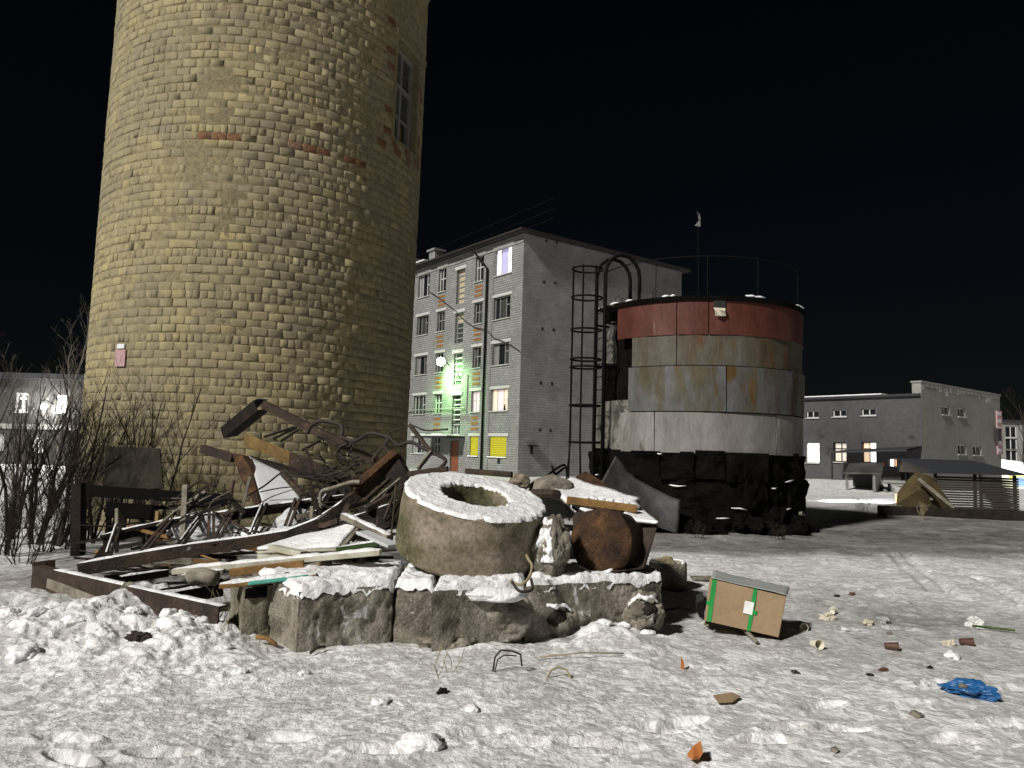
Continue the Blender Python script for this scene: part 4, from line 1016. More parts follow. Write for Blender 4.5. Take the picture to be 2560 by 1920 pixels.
def quad_sheet(name, pts, mat, thick, nu=14, nv=8, amp=0.02, parent=None, smooth=True, seed=0.0, sag=0.0, curl=None):
    """a warped sheet or board spanned by four corners (a,b,c,d round the edge)"""
    a, b, c, d = [np.array(p) for p in pts]
    U, Vv = np.meshgrid(np.linspace(0, 1, nu), np.linspace(0, 1, nv), indexing='ij'); U = U.ravel()[:, None]; Vv = Vv.ravel()[:, None]
    P = a * (1 - U) * (1 - Vv) + b * U * (1 - Vv) + c * U * Vv + d * (1 - U) * Vv
    nrm = np.cross(b - a, d - a); nrm = nrm / np.linalg.norm(nrm)
    if nrm[2] < 0: nrm = -nrm
    off = amp * fbm(P * 1.7 + seed, 3)
    if sag: off = off - sag * 4 * (U * (1 - U)).ravel()
    P = P + nrm * off[:, None]
    if curl: P = P + np.array(curl)[None, :] * ((Vv - 0.5) ** 2 * 4)
    n = len(P); q = grid_faces(nu, nv); idx = np.arange(n).reshape(nu, nv)
    loop = list(idx[0, :]) + list(idx[1:, -1]) + list(idx[-1, -2::-1]) + list(idx[-2:0:-1, 0])
    side = [(loop[i], loop[i] + n, loop[(i + 1) % len(loop)] + n, loop[(i + 1) % len(loop)]) for i in range(len(loop))]
    faces = [tuple(w) for w in q] + [tuple(w + n for w in w_[::-1]) for w_ in q.tolist()] + side
    return mesh_obj(name, np.concatenate([P, P - nrm * thick]), faces, mat, parent, smooth=smooth), nrm

# bent sheet leaning against the tank base
sh, _ = quad_sheet('metal_sheet', [at(1500, 1212, 14.9), at(1696, 1334, 15.4), at(1702, 1250, 15.6), at(1538, 1140, 15.7)], 'sheet_metal', 0.006, 26, 12, 0.05, seed=2.0, sag=0.16)
tag(sh, 'large bent grey metal sheet leaning against the tarred tank base', 'metal sheet')
# flag rag on a thin pole behind the tank
fp = thing('flag_pole', 'thin pole with a drooping pale rag rising behind the tank', 'pole', (7.6, 24.6, 0))
p0 = at(1746, 700, 24.6); p1 = at(1745, 530, 24.6)
g = MB(); g.tube([(p0.x, 24.6, 0), p0, p1], 0.010, 5); g.build('pole', 'pipe_black', fp)
g = MB(); g.add([p1 + Vector((-0.04, 0, 0.02)), p1 + Vector((0.06, 0.03, -0.05)), p1 + Vector((0.10, 0.03, -0.22)), p1 + Vector((0.08, 0, -0.5)), p1 + Vector((-0.10, 0.02, -0.46)), p1 + Vector((0.03, -0.02, -0.30))], [(0, 1, 2, 5), (5, 2, 3, 4)]); g.build('rag', 'frame_grey', fp)

# ------------------------------------------------------------------ low service building to the right
sc_ = at(2305, 1100, 43.0)
svc = thing('service_building', 'low grey rendered service building with lit ground floor windows', 'building', (sc_.x, sc_.y, 0), math.radians(38.3))
def build_service():
    wing = Wall(svc, 0, 0.0, -1); blk = Wall(svc, 1, 0.0, -1)
    _, HW = wing.uv(2285, 990); _, HB = blk.uv(2309, 957)
    WB, _ = blk.uv(2501, 1060); LW = 17.0
    up = [wing.rect(*q) for q in ((2016, 2047, 1027, 1045), (2082, 2116, 1024, 1042), (2154, 2190, 1021, 1039))]
    lo = [wing.rect(*q) for q in ((2014, 2048, 1106, 1157), (2083, 2116, 1106, 1155), (2154, 2190, 1105, 1157))]
    pw = wing.rect(2220, 2242, 1146, 1168); dr = wing.rect(2252, 2284, 1146, 1200); dr = (dr[0], dr[1], 0.5, dr[3])
    nx = up[0][0] - up[1][0]
    hid = [(q[0] + nx, q[1] + nx, q[2], q[3]) for q in (up[0], lo[0])]
    wing.build(0.0, LW, -0.4, HW, up + lo + [pw, dr] + hid, 'wing_shade_render')
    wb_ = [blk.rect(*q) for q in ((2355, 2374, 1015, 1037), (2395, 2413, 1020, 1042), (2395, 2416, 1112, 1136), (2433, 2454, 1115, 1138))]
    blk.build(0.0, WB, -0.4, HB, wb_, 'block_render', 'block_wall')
    b = MB(); b.add([(0, 0, HW), (0, .5, HW), (0, .5, HB), (0, 0, HB)], [(0, 1, 2, 3)]); b.add([(WB, 0, -0.4), (WB, LW, -0.4), (WB, LW, HW), (WB, 0, HW)], [(0, 1, 2, 3)]); b.add([(WB, 0, HW), (WB, .5, HW), (WB, .5, HB), (WB, 0, HB)], [(0, 1, 2, 3)])
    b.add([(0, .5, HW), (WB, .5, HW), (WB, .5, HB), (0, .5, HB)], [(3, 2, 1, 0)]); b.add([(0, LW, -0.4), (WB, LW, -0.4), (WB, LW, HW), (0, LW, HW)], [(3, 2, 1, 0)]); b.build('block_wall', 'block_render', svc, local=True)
    r = MB(); r.box2((-0.18, 0.52, HW), (WB, LW + 0.2, HW + 0.14)); r.box2((-0.18, 0.02, HW), (-0.003, 0.52, HW + 0.14)); rw = r.build('roof', 'roof_dark', svc, local=True)
    r = MB(); r.box2((-0.14, 2.2, HW + 0.142), (1.4, LW + 0.1, HW + 0.22)); r.build('roof_snow', 'snow', rw, local=True, bevel=0.03)
    r = MB(); r.box2((-0.06, -0.06, HB), (WB + 0.06, .56, HB + 0.10)); r2 = r.build('parapet', 'block_render', svc, local=True)
    rr = random.Random(9)
    # frost-bleached drips under the parapet
    u = 0.1
    while u < WB - 0.2:
        w = rr.uniform(0.15, 0.55); g = MB(); blk.slab(g, u, min(u + w, WB - 0.05), HB - rr.uniform(0.2, 0.6), HB - 0.06, 0.0, 0.006); g.build('bleached_patch', 'lintel', svc, local=True); u += w + rr.uniform(0.05, 0.25)
    for o in up: wing.window(o, 'frame_white', ('glass_dark',), (0.5,), None, depth=0.1, lintel=False)
    wing.window(lo[0], 'frame_white', ('lit_white',), (0.5,), 0.68, lintel=False); wing.window(lo[1], 'rust_dark', ('lit_beige', 'lit_beige'), (0.45,), 0.68, lintel=False); wing.window(lo[2], 'door_brown', ('lit_white', 'lit_warm'), (0.5,), 0.68, lintel=False)
    wing.window(pw, 'frame_white', ('lit_orange', 'lit_white'), (0.4,), None, lintel=False, sill=False)
    for o in hid: wing.window(o, 'frame_white', ('glass_dark',), (0.5,), None, lintel=False)
    for o in wb_: blk.window(o, 'frame_white', ('glass_dark', 'glass_dim'), (0.5,), None, depth=0.1, lintel=False)
    d = MB(); wing.slab(d, dr[0] + .04, dr[1] - .04, dr[2], dr[3] - .04, -0.25, -0.15); dd = d.build('door', 'door_black', svc, local=True)
    d = MB(); wing.slab(d, dr[1] - .2, dr[1] - .14, 1.3, 1.5, -0.15, -0.08); d.build('handle', 'frame_grey', dd, local=True)
    # porch roof on posts, steps and railing
    c0 = wing.uv(2292, 1122)[0]; c1 = c0 + 4.2; zc = dr[3] + 0.38
    g = MB(); g.add([wing.P(c0 - .3, zc + .35, 0.02), wing.P(c1, zc + .05, 0.02), wing.P(c1, zc - .1, 1.9), wing.P(c0 - .3, zc + .1, 1.9)], [(0, 1, 2, 3)]); g.add([wing.P(c0 - .3, zc + .27, 0.02), wing.P(c1, zc - .03, 0.02), wing.P(c1, zc - .18, 1.9), wing.P(c0 - .3, zc + .02, 1.9)], [(3, 2, 1, 0)])
    g.bar(wing.P(c0 - .3, zc + .06, 1.9), wing.P(c1, zc - .14, 1.9), 0.03, 0.1); cp = g.build('porch_roof', 'roof_dark', svc, local=True)
    g = MB(); g.tube([wing.P(c1 - .1, 0.1, 1.8), wing.P(c1 - .1, zc - .1, 1.8)], 0.04, 6); g.build('porch_post', 'pipe_black', cp, local=True)
    for k in range(3):
        g = MB(); wing.slab(g, dr[0] - 0.3, dr[1] + 0.6 + 0.3 * k, 0.36 - 0.18 * k, 0.5 - 0.18 * k, 0.02, 1.2 + 0.01 * k); g.build('step', 'plaster_grey', svc, local=True)
    g = MB(); g.tube([wing.P(dr[1] + 0.5, 0.4, 1.2), wing.P(dr[1] + 0.5, 1.4, 1.2), wing.P(dr[1] + 2.1, 0.9, 1.2), wing.P(dr[1] + 2.1, 0.05, 1.2)], 0.03, 6); g.build('handrail', 'pipe_black', svc, local=True)
    g = MB(); q = wing.rect(2201, 2212, 1157, 1165); wing.slab(g, *q, 0.0, 0.03); g.build('notice', 'brick_orange', svc, local=True)
    # tall pink sign strip on the corner
    q = blk.rect(2490, 2501, 1027, 1136); g = MB(); blk.slab(g, q[0], q[1] + 0.1, q[2], q[3], 0.01, 0.09); sg = g.build('vertical_sign', 'sign_pink', svc, local=True)
    for k in range(6):
        v = q[2] + (q[3] - q[2]) * (k + 0.35) / 6; g = MB(); blk.slab(g, q[0] + 0.1, q[1] - 0.08, v, v + 0.22, 0.09, 0.10); g.build('letter', 'sign_white', sg, local=True)
    q = blk.rect(2484, 2493, 1071, 1102); g = MB(); blk.slab(g, *q, 0.0, 0.25); g.build('wall_box', 'door_black', svc, local=True)
    # leaning lean-to over the cellar steps
    M = RM[svc.name]
    h0, h1 = at(2110, 1182, 38.0), at(2190, 1176, 37.2)
    hut = thing('cellar_hatch', 'small sloping roofed cellar entrance before the grey wing', 'hatch', gp(2150, 1228))
    zt = h0.z
    a = Vector((h0.x + .15, 38.0, 0)); b_ = Vector((h1.x - .1, 37.2, 0)); bk = Vector((0.9, 1.3, 0))
    g = MB(); g.prism([a + Vector((-.3, -.3, zt - .05)), b_ + Vector((.25, -.3, zt)), b_ + bk + Vector((.2, 0, zt + .5)), a + bk + Vector((-.2, 0, zt + .4))], (0, 0, 0.07)); g.build('roof', 'sheet_metal', hut)
    for p_, hh in ((a, zt - .05), (b_, zt), (b_ + bk * .9, zt + .4)):
        g = MB(); g.bar(p_ + Vector((0, 0, -.1)), p_ + Vector((0, 0, hh)), 0.1, 0.1, (0, 1, 0)); g.build('post', 'frame_grey', hut)
    g = MB(); g.prism([b_ + Vector((0.06, 0, 0)), b_ + bk + Vector((0.06, 0, 0)), b_ + bk + Vector((0.06, 0, zt + .4)), b_ + Vector((0.06, 0, zt - .03))], (0.03, 0, 0)); g.build('side_panel', 'frame_grey', hut)
    g = MB(); g.prism([a + bk + Vector((0, 0, 0)), b_ + bk, b_ + bk + Vector((0, 0, zt + .3)), a + bk + Vector((0, 0, zt + .2))], (0, 0.05, 0)); g.build('back_panel', 'door_black', hut)
    # ramp boards
    for k in range(2):
        p_ = gp(2195 + 20 * k, 1232); g = MB(); g.bar(p_ + Vector((0, -.8, .06)), p_ + Vector((.6, .9, .35)), 0.12, 0.16); tag(g.build('ramp_board', 'frame_grey', bevel=0.01), 'sloping board laid beside the cellar entrance', 'board', 'boards beside the cellar entrance')
build_service()
# floodlight standing behind the tank that streaks the far snow
fl = thing('floodlight', 'low white floodlight behind the tank lighting a streak of snow', 'floodlight', (10.9, 29.2, 0))
g = MB(); g.bar((10.9, 29.2, 0), (10.9, 29.2, 0.5), 0.05, 0.05, (0, 1, 0)); g.build('stand', 'pipe_black', fl)
g = MB(); g.box((10.9, 29.2, 0.62), (0.14, 0.3, 0.22)); g.build('housing', 'pipe_black', fl)
g = MB(); g.box((10.98, 29.2, 0.62), (0.01, 0.26, 0.18)); g.build('lens', 'lamp_white', fl)
ld = bpy.data.lights.new('floodlight_beam', 'SPOT'); ld.energy = 6000; ld.color = (0.86, 0.92, 1.0); ld.spot_size = math.radians(50); ld.spot_blend = 0.5; ld.shadow_soft_size = 0.06
lo_ = bpy.data.objects.new('floodlight_beam', ld); lo_.parent = fl; lo_.location = (0.1, 0, 0.62); lo_.rotation_euler = Vector((-1.0, -0.2, 0.15)).to_track_quat('Z', 'Y').to_euler(); C.objects.link(lo_)

# ------------------------------------------------------------------ slatted shelter, tarpaulin heap and timber on the right
def build_shelter():
    f0 = at(2338, 1183, 25.2); f1 = at(2536, 1188, 25.0)
    zt = f0.z; sh_ = thing('bin_shelter', 'low shelter of dark horizontal slats under a pitched roof', 'shelter', ((f0.x + f1.x) / 2, 25.6, 0))
    for x, y in ((f0.x, 25.2), (f1.x, 25.0), (f0.x, 27.0), (f1.x, 26.8), ((f0.x + f1.x) / 2, 25.1)):
        g = MB(); g.bar((x, y, -.05), (x, y, zt), 0.08, 0.08, (0, 1, 0)); g.build('post', 'shed_batten', sh_)
    n = 14
    for k in range(n):
        z0 = 0.06 + (zt - 0.1) * k / n
        g = MB(); g.bar((f0.x - .05, 25.14, z0), (f1.x + .05, 24.94, z0 + 0.004 * (k % 3)), 0.02, 0.062); g.build('slat', 'shed_slat', sh_)
        g = MB(); g.bar((f1.x + .06, 24.9, z0), (f1.x + .06, 26.9, z0), 0.02, 0.062); g.build('slat', 'shed_slat', sh_)
    rz = at(2400, 1161, 26.0).z + 0.1
    g = MB()
    ym = 26.05
    A0, A1 = Vector((f0.x - .15, 24.9, zt)), Vector((f1.x + .2, 24.7, zt + .01)); B0, B1 = Vector((f0.x - 0.75, ym, rz)), Vector((f1.x - 0.7, ym, rz)); C0, C1 = Vector((f0.x - .2, 27.2, zt)), Vector((f1.x + .2, 27.1, zt))
    g.prism([A0, A1, B1, B0], (0, 0, 0.05)); g.prism([B0 + Vector((0, .01, 0)), B1 + Vector((0, .01, 0)), C1, C0], (0, 0, 0.05)); g.build('roof', 'roof_dark', sh_)
    g = MB(); g.prism([A0 + Vector((0, .03, -.01)), B0 + Vector((.1, 0, -.02)), C0 + Vector((0, -.03, -.01))], (0.03, 0, 0)); g.build('gable_board', 'wood_grey', sh_)
build_shelter()
def heap_right():
    t = thing('tarpaulin', 'folded brown tarpaulin thrown over rubbish beside the slatted shelter', 'tarpaulin', gp(2290, 1275))
    Y = 23.6
    pk = at(2290, 1180, Y + .3); rr = [at(2330, 1192, Y + .5), at(2388, 1272, Y - .2), at(2320, 1278, Y - .5), at(2240, 1262, Y - .1), at(2243, 1232, Y + .4), at(2264, 1205, Y + .6)]
    base = [Vector((q.x, q.y, max(q.z, 0.03))) for q in rr]
    mid = at(2300, 1222, Y - .7)
    g = MB(); vs_ = [pk, mid] + base + [Vector((q.x, q.y + .6, max(0, q.z - .2))) for q in base]
    n = 6; fs = [(0, 2, 1)] + [(1, 2 + i, 2 + i + 1) for i in range(4)] + [(0, 1, 6), (0, 6, 7), (0, 7, 2 + 6), (0, 8, 2)]
    g.add(vs_, fs); g.build('sheet', 'tarp_brown', t)
    g = MB(); g.bar(at(2296, 1197, Y - .75), at(2384, 1270, Y - 1.0), 0.10, 0.10); tag(g.build('plank', 'wood_grey', bevel=0.01), 'pale snow dusted plank sloping across the brown tarpaulin', 'plank')
    g = MB(); c = gp(2258, 1258); g.box((c.x, c.y, 0.17), (0.46, 0.3, 0.34)); tag(g.build('carton', 'brick_orange', bevel=0.01), 'small orange carton by the brown tarpaulin', 'carton')
    # long timber baulk across the yard
    a, b = gp(2196, 1287), gp(2575, 1302)
    g = MB(); g.bar(a + Vector((0, 0, .14)), b + Vector((0, 0, .12)), 0.28, 0.28); tag(g.build('timber_baulk', 'rust_dark', bevel=0.03), 'long dark timber baulk lying before the slatted shelter', 'timber')
    g = MB(); q = gp(2215, 1272); g.bar(q + Vector((0, 0, .08)), at(2330, 1246, 23.0), 0.06, 0.10); tag(g.build('plank', 'wood_grey'), 'thin plank propped between the timber baulk and the tarpaulin', 'plank')
heap_right()
# lit kiosk and the far house beyond
def build_far_right():
    k0 = at(2512, 1200, 52); ks = thing('kiosk', 'brightly lit white kiosk with a yellow and blue front', 'kiosk', (k0.x + 2.0, 53, 0))
    zt = at(2540, 1186, 52).z; zr = at(2512, 1140, 54).z
    x0, x1 = k0.x, k0.x + 6
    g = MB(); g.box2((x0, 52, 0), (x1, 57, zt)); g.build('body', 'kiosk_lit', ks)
    g = MB(); g.prism([(x0 - .4, 51.7, zt), (x1, 51.7, zt - 1.2), (x1, 57, zt - 1.2), (x0 - .4, 57, zr)], (0, 0, .1)); g.build('roof', 'snow', ks)
    g = MB(); g.prism([(x0 - .3, 51.66, zt + .0), (x0 - .3, 57, zr), (x0 + 6, 57, zr - .7), (x0 + 6, 51.66, zt - .4)], (0, -.02, .14)); g.build('roof_glow', 'lit_white', ks)  # glowing sheet added to give the snowy roof its lit look
    g = MB(); q0 = at(2538, 1190, 51.9); q1 = at(2556, 1216, 51.9); g.box2((x0 + .3, 51.93, zt - .35), (x1, 51.99, zt - .05)); g.build('sign_band', 'kiosk_yellow', ks)
    g = MB(); g.box2((q0.x, 51.9, q1.z), (q1.x + 1, 51.97, q0.z - .12)); g.build('sign_panel', 'kiosk_blue', ks)
    hs = thing('far_house', 'distant dark three storey house behind the kiosk', 'building', (at(2520, 1100, 95).x + 8, 100, 0))
    w = Wall(hs, 1, -5.0, -1); a = at(2499, 1100, 95).x - hs.location.x - 2.5
    zt = at(2530, 1056, 95).z; op = []
    for i in range(4):
        for fz in (at(2530, 1080, 95).z, at(2530, 1110, 95).z, at(2530, 1138, 95).z): op.append((a + 3.2 + i * 3.0, a + 4.7 + i * 3.0, fz - .75, fz + .75))
    w.build(a, a + 24, -.3, zt, op, 'block_render')
    for o in op: w.window(o, 'frame_white', ('glass_dark',), (0.5,), None, depth=0.1, lintel=False, t=0.12)
    g = MB(); g.box2((a - .3, -5.3, zt), (a + 24, 6, zt + .3)); g.build('roof', 'roof_dark', hs, local=True)
build_far_right()

# ------------------------------------------------------------------ lit house behind the bushes on the left
def build_left_house():
    p = at(-60, 1050, 43); z1 = at(100, 948, 43).z
    h = thing('lit_house', 'low pale house behind the bushes washed by a floodlight', 'building', (p.x, 43, 0), math.radians(0))
    w = Wall(h, 1, 0.0, -1)
    op = [w.rect(*q) for q in ((37, 73, 982, 1030), (140, 165, 988, 1032))]
    lowr = [w.rect(*q) for q in ((-10, 10, 1085, 1125), (80, 110, 1085, 1130))]
    w.build(-6.0, 13.0, -.3, z1, op + lowr, 'house_wall')
    for o in op + lowr: w.window(o, 'frame_white', ('glass_dim', 'curtain'), (0.5,), 0.72, depth=0.1, lintel=False, t=0.14)
    g = MB(); g.box2((-6.4, -.5, z1), (13.4, 9, z1 + .3)); g.build('roof', 'roof_dark', h, local=True)
    g = MB(); w.slab(g, -6, 13, at(50, 1068, 43).z - .1, at(50, 1060, 43).z, 0, .06); g.build('string_course', 'plaster_grey', h, local=True)
    g = MB(); g.add([(13, 0, -.3), (13, 9, -.3), (13, 9, z1), (13, 0, z1)], [(0, 1, 2, 3)]); g.add([(-6, 0, -.3), (-6, 9, -.3), (-6, 9, z1), (-6, 0, z1)], [(3, 2, 1, 0)]); g.build('side_wall', 'plaster_grey', h, local=True)
    q = at(110, 1017, 42.2)
    l = thing('wall_floodlight', 'glaring white floodlight on an arm before the pale house', 'floodlight', q)
    b = MB(); b.tube([(q.x, 43, q.z + .2), (q.x, 42.2, q.z + .4), (q.x, 41.8, q.z + .2)], .04, 6); b.build('arm', 'pipe_black', l)
    b = MB(); b.lathe([(0.001, .18), (.1, .15), (.16, .07), (.17, 0), (.12, -.11), (.001, -.16)], 14, Matrix.Translation(q)); b.build('globe', 'lamp_white', l, smooth=True)
    ld = bpy.data.lights.new('floodlight_bulb', 'POINT'); ld.energy = 1100; ld.color = (1, .97, .92); ld.shadow_soft_size = .3
    lo = bpy.data.objects.new('floodlight_bulb', ld); lo.parent = l; C.objects.link(lo)
build_left_house()
# ------------------------------------------------------------------ broken concrete footing
def rough_block(name, foot, z0, z1, mat, parent=None, res=0.026, amp=0.03, chip=0.05, seed=0.0, tops=None, lean=(0, 0)):
    """a cast block on a four-cornered footprint, its faces pitted and its edges broken"""
    A, B, Cc, D = [np.array((p[0], p[1])) for p in foot]           # front-left, front-right, back-right, back-left
    lu = max(np.linalg.norm(B - A), np.linalg.norm(Cc - D)); lv = max(np.linalg.norm(D - A), np.linalg.norm(Cc - B)); lw = z1 - z0
    n = [max(4, int(q / res)) for q in (lu, lv, lw)]
    cache = {}; V = []; Fc = []
    def vid(i, j, k):
        if (i, j, k) not in cache: cache[(i, j, k)] = len(V); V.append((i / n[0], j / n[1], k / n[2]))
        return cache[(i, j, k)]
    for i in range(n[0]):
        for j in range(n[1]):
            for k, fl in ((0, 1), (n[2], 0)):
                q = [vid(i, j, k), vid(i + 1, j, k), vid(i + 1, j + 1, k), vid(i, j + 1, k)]; Fc.append(q[::-1] if fl else q)
    for i in range(n[0]):
        for k in range(n[2]):
            for j, fl in ((0, 0), (n[1], 1)):
                q = [vid(i, j, k), vid(i + 1, j, k), vid(i + 1, j, k + 1), vid(i, j, k + 1)]; Fc.append(q[::-1] if fl else q)
    for j in range(n[1]):
        for k in range(n[2]):
            for i, fl in ((0, 1), (n[0], 0)):
                q = [vid(i, j, k), vid(i, j + 1, k), vid(i, j + 1, k + 1), vid(i, j, k + 1)]; Fc.append(q[::-1] if fl else q)
    T = np.array(V); u, v, w = T[:, :1], T[:, 1:2], T[:, 2:]
    xy = A * (1 - u) * (1 - v) + B * u * (1 - v) + Cc * u * v + D * (1 - u) * v
    zz = z0 + (z1 - z0) * w
    if tops is not None:
        zt = tops[0] * (1 - u) * (1 - v) + tops[1] * u * (1 - v) + tops[2] * u * v + tops[3] * (1 - u) * v
        zz = z0 + (zt - z0) * w
    P = np.concatenate([xy, zz], 1)
    Cn = P.mean(0)
    du = np.minimum(u, 1 - u) * lu; dv = np.minimum(v, 1 - v) * lv; dw = np.where(w > 0.5, (1 - w) * lw, 9)
    ds = np.sort(np.concatenate([du, dv, dw], 1), 1)
    edge = np.clip(1 - ds[:, 1] / 0.09, 0, 1)
    nd_ = np.concatenate([(u - 0.5) * (np.abs(u - .5) > .499), (v - 0.5) * (np.abs(v - .5) > .499), (w - 0.5) * (np.abs(w - .5) > .499)], 1) * 2
    N0 = 0
    ex = (B - A) / np.linalg.norm(B - A); ey = (D - A) / np.linalg.norm(D - A)
    N = np.concatenate([nd_[:, :1] * ex + nd_[:, 1:2] * ey, nd_[:, 2:]], 1)
    N = N / np.maximum(np.linalg.norm(N, axis=1)[:, None], 1e-6)
    nz = 0.45 * fbm(P * 3.2 + seed, 2) + 0.5 * fbm(P * 13 + seed, 3); chipn = np.clip(fbm(P * 3.0 + seed + 31, 3) * 0.9 + 0.35, 0, 1.2)
    pit = np.clip(fbm(P * 9.0 + seed + 57, 3) - 0.25, 0, 1)
    P = P + N * (amp * nz - chip * edge * chipn - 0.035 * pit)[:, None]
    return mesh_obj(name, P, Fc, mat, parent, smooth=True, sharp=55)
def snow_top(name, foot, z, parent, thick=0.05, res=0.022, seed=0.0, tops=None, over=0.012, lump=0.06, mat='snow'):
    A, B, Cc, D = [np.array((p[0], p[1])) for p in foot]; c = (A + B + Cc + D) / 4
    A, B, Cc, D = [q + (q - c) / np.linalg.norm(q - c) * over for q in (A, B, Cc, D)]
    lu = np.linalg.norm(B - A); lv = np.linalg.norm(D - A)
    nu, nv = max(6, int(lu / res)), max(6, int(lv / res))
    U, Vv = np.meshgrid(np.linspace(0, 1, nu), np.linspace(0, 1, nv), indexing='ij'); u = U.ravel()[:, None]; v = Vv.ravel()[:, None]
    xy = A * (1 - u) * (1 - v) + B * u * (1 - v) + Cc * u * v + D * (1 - u) * v
    tp = tops if tops is not None else (z,) * 4
    zb = (tp[0] * (1 - u) * (1 - v) + tp[1] * u * (1 - v) + tp[2] * u * v + tp[3] * (1 - u) * v).ravel()
    e = np.minimum(np.minimum(u, 1 - u) * lu, np.minimum(v, 1 - v) * lv).ravel()
    Pn = np.concatenate([xy * 5, np.full((len(xy), 1), seed)], 1)
    wob = 0.05 * fbm(Pn * 1.3 + 7, 3)
    prof = np.clip((e + np.minimum(wob, 0.0)) / 0.035, -0.3, 1); prof = np.sign(prof) * np.sqrt(np.abs(prof))
    h = thick * prof * (0.8 + 0.5 * fbm(Pn * 0.35 + 3, 2)) + lump * (billow(Pn * 1.1, 4) - 0.25) * np.clip(e / 0.03, 0, 1) - 0.02 * (e < 1e-6)
    P = np.concatenate([xy, (zb + h - 0.004)[:, None]], 1)
    # ragged hang-over at the rim
    rim = e < 1e-6
    P[rim, 2] -= np.clip(0.07 * (perlin(Pn[rim] * 2.2) + 0.15) + 0.03 * perlin(Pn[rim] * 7.0), 0, 0.10)
    return mesh_obj(name, P, grid_faces(nu, nv), mat, parent, smooth=True)
def G(px, py, z=0.0):
    q = gp(px, py, z); return (q.x, q.y)
def back(p, d, dx=0.0): return (p[0] + dx, p[1] + d)
blocks = []
fl_, fr_ = G(738, 1634), G(979, 1607)
blocks.append(('rectangular concrete footing block with dark crumbling face and thick snow cap', [fl_, fr_, back(fr_, 1.05, -0.05), (fl_[0] - 0.62, fl_[1] + 0.78)], 0.47, 1.0))
f2, f2b = (fr_[0] + 0.006, fr_[1] + 0.02), G(1078, 1611)
blocks.append(('narrow recessed concrete block frosted white below its overhanging snow', [f2, f2b, back(f2b, 1.0), back(f2, 1.0, -0.045)], 0.47, 4.2))
f3, f3b = G(1074, 1634), G(1306, 1606)
blocks.append(('jutting concrete footing block with broken nose beneath the concrete ring', [(f3[0], f3[1]), f3b, back(f3b, 0.95, 0.05), back(f3, 1.1, 0.0)], 0.475, 2.0))
fl3, fr3 = (f3b[0] + 0.005, f3b[1] + 0.01), G(1656, 1572)
blocks.append(('long low concrete footing block under the rusty drum end', [fl3, fr3, back(fr3, 0.9, -0.05), back(fl3, 0.95, 0.05)], 0.46, 3.0))
for (lab, foot, zt, sd_) in blocks:
    b = thing('concrete_block', lab, 'concrete block', (sum(p[0] for p in foot) / 4, sum(p[1] for p in foot) / 4, 0))
    rough_block('body', foot, -0.12, zt, 'concrete', b, seed=sd_, amp=0.02, chip=0.03)
    snow_top('snow_cap', [(p[0] * 0.98 + b.location.x * 0.02, p[1] * 0.98 + b.location.y * 0.02) for p in foot], zt, b, 0.05, seed=sd_)
# broken bulges and hollows in the footing face
for (px, py, sz, sd_, lab) in ((1385, 1560, (0.46, 0.34, 0.40), 21.0, 'broken bulge with a snow rimmed hollow in the footing face'), (1612, 1535, (0.36, 0.40, 0.36), 33.0, 'dark hollowed lump at the end of the low footing')):
    Yc = gp(px, 1592).y
    c = at(px, py, Yc)
    t = thing('broken_bulge', lab, 'concrete lump', (c.x, c.y, 0))
    o = crumple('lump', (c.x, c.y + .04, c.z), sz, 'concrete', sd_, 4, 0.3, parent=t)
    q = at(px + 4, py - 4, Yc - sz[1] * .42)
    crumple('hollow', (q.x + .02, q.y + .06, q.z + .01), (sz[0] * .42, .16, sz[2] * .36), 'rust_dark', sd_ + 4, 3, 0.15, parent=t)  # the hollow's shade painted as a dark lump set in the face
    V = MB(); n = 16
    V.tube([Vector((q.x, q.y + .03 + .06 * abs(math.cos(a_)), q.z)) + Vector((sz[0] * .40 * math.cos(a_), 0, sz[2] * (.34 + .03 * math.sin(a_ * 7)) * math.sin(a_))) for a_ in [math.pi * (0.22 + 0.72 * k / n) for k in range(n + 1)]], [0.006 + 0.022 * math.sin(math.pi * k / n) * (0.7 + 0.5 * math.sin(k * 2.3)) for k in range(n + 1)], 7); V.build('snow_rim', 'snow', t, smooth=True)
# ledge lump with snow shelf on the jutting block
c = at(1235, 1545, gp(1235, 1612).y)
crumple('concrete_lump', (c.x, c.y + .12, 0.20), (0.60, 0.34, 0.46), 'concrete', 3.3, 4, 0.25, label='bulging broken concrete lump with a snow shelf on the footing', cat='concrete lump')
crumple('concrete_lump', tuple(gp(1105, 1625) + Vector((0.05, 0.16, 0.04))), (0.5, 0.4, 0.26), 'concrete', 8.1, 4, 0.4, label='low rubble foot spilling from the jutting footing block', cat='concrete lump')
crumple('snow_clump', (c.x - .02, c.y - .08, 0.42), (0.55, 0.25, 0.12), 'snow', 5.0, 3, 0.25, label='snow shelf clinging to the bulging concrete lump', cat='snow')
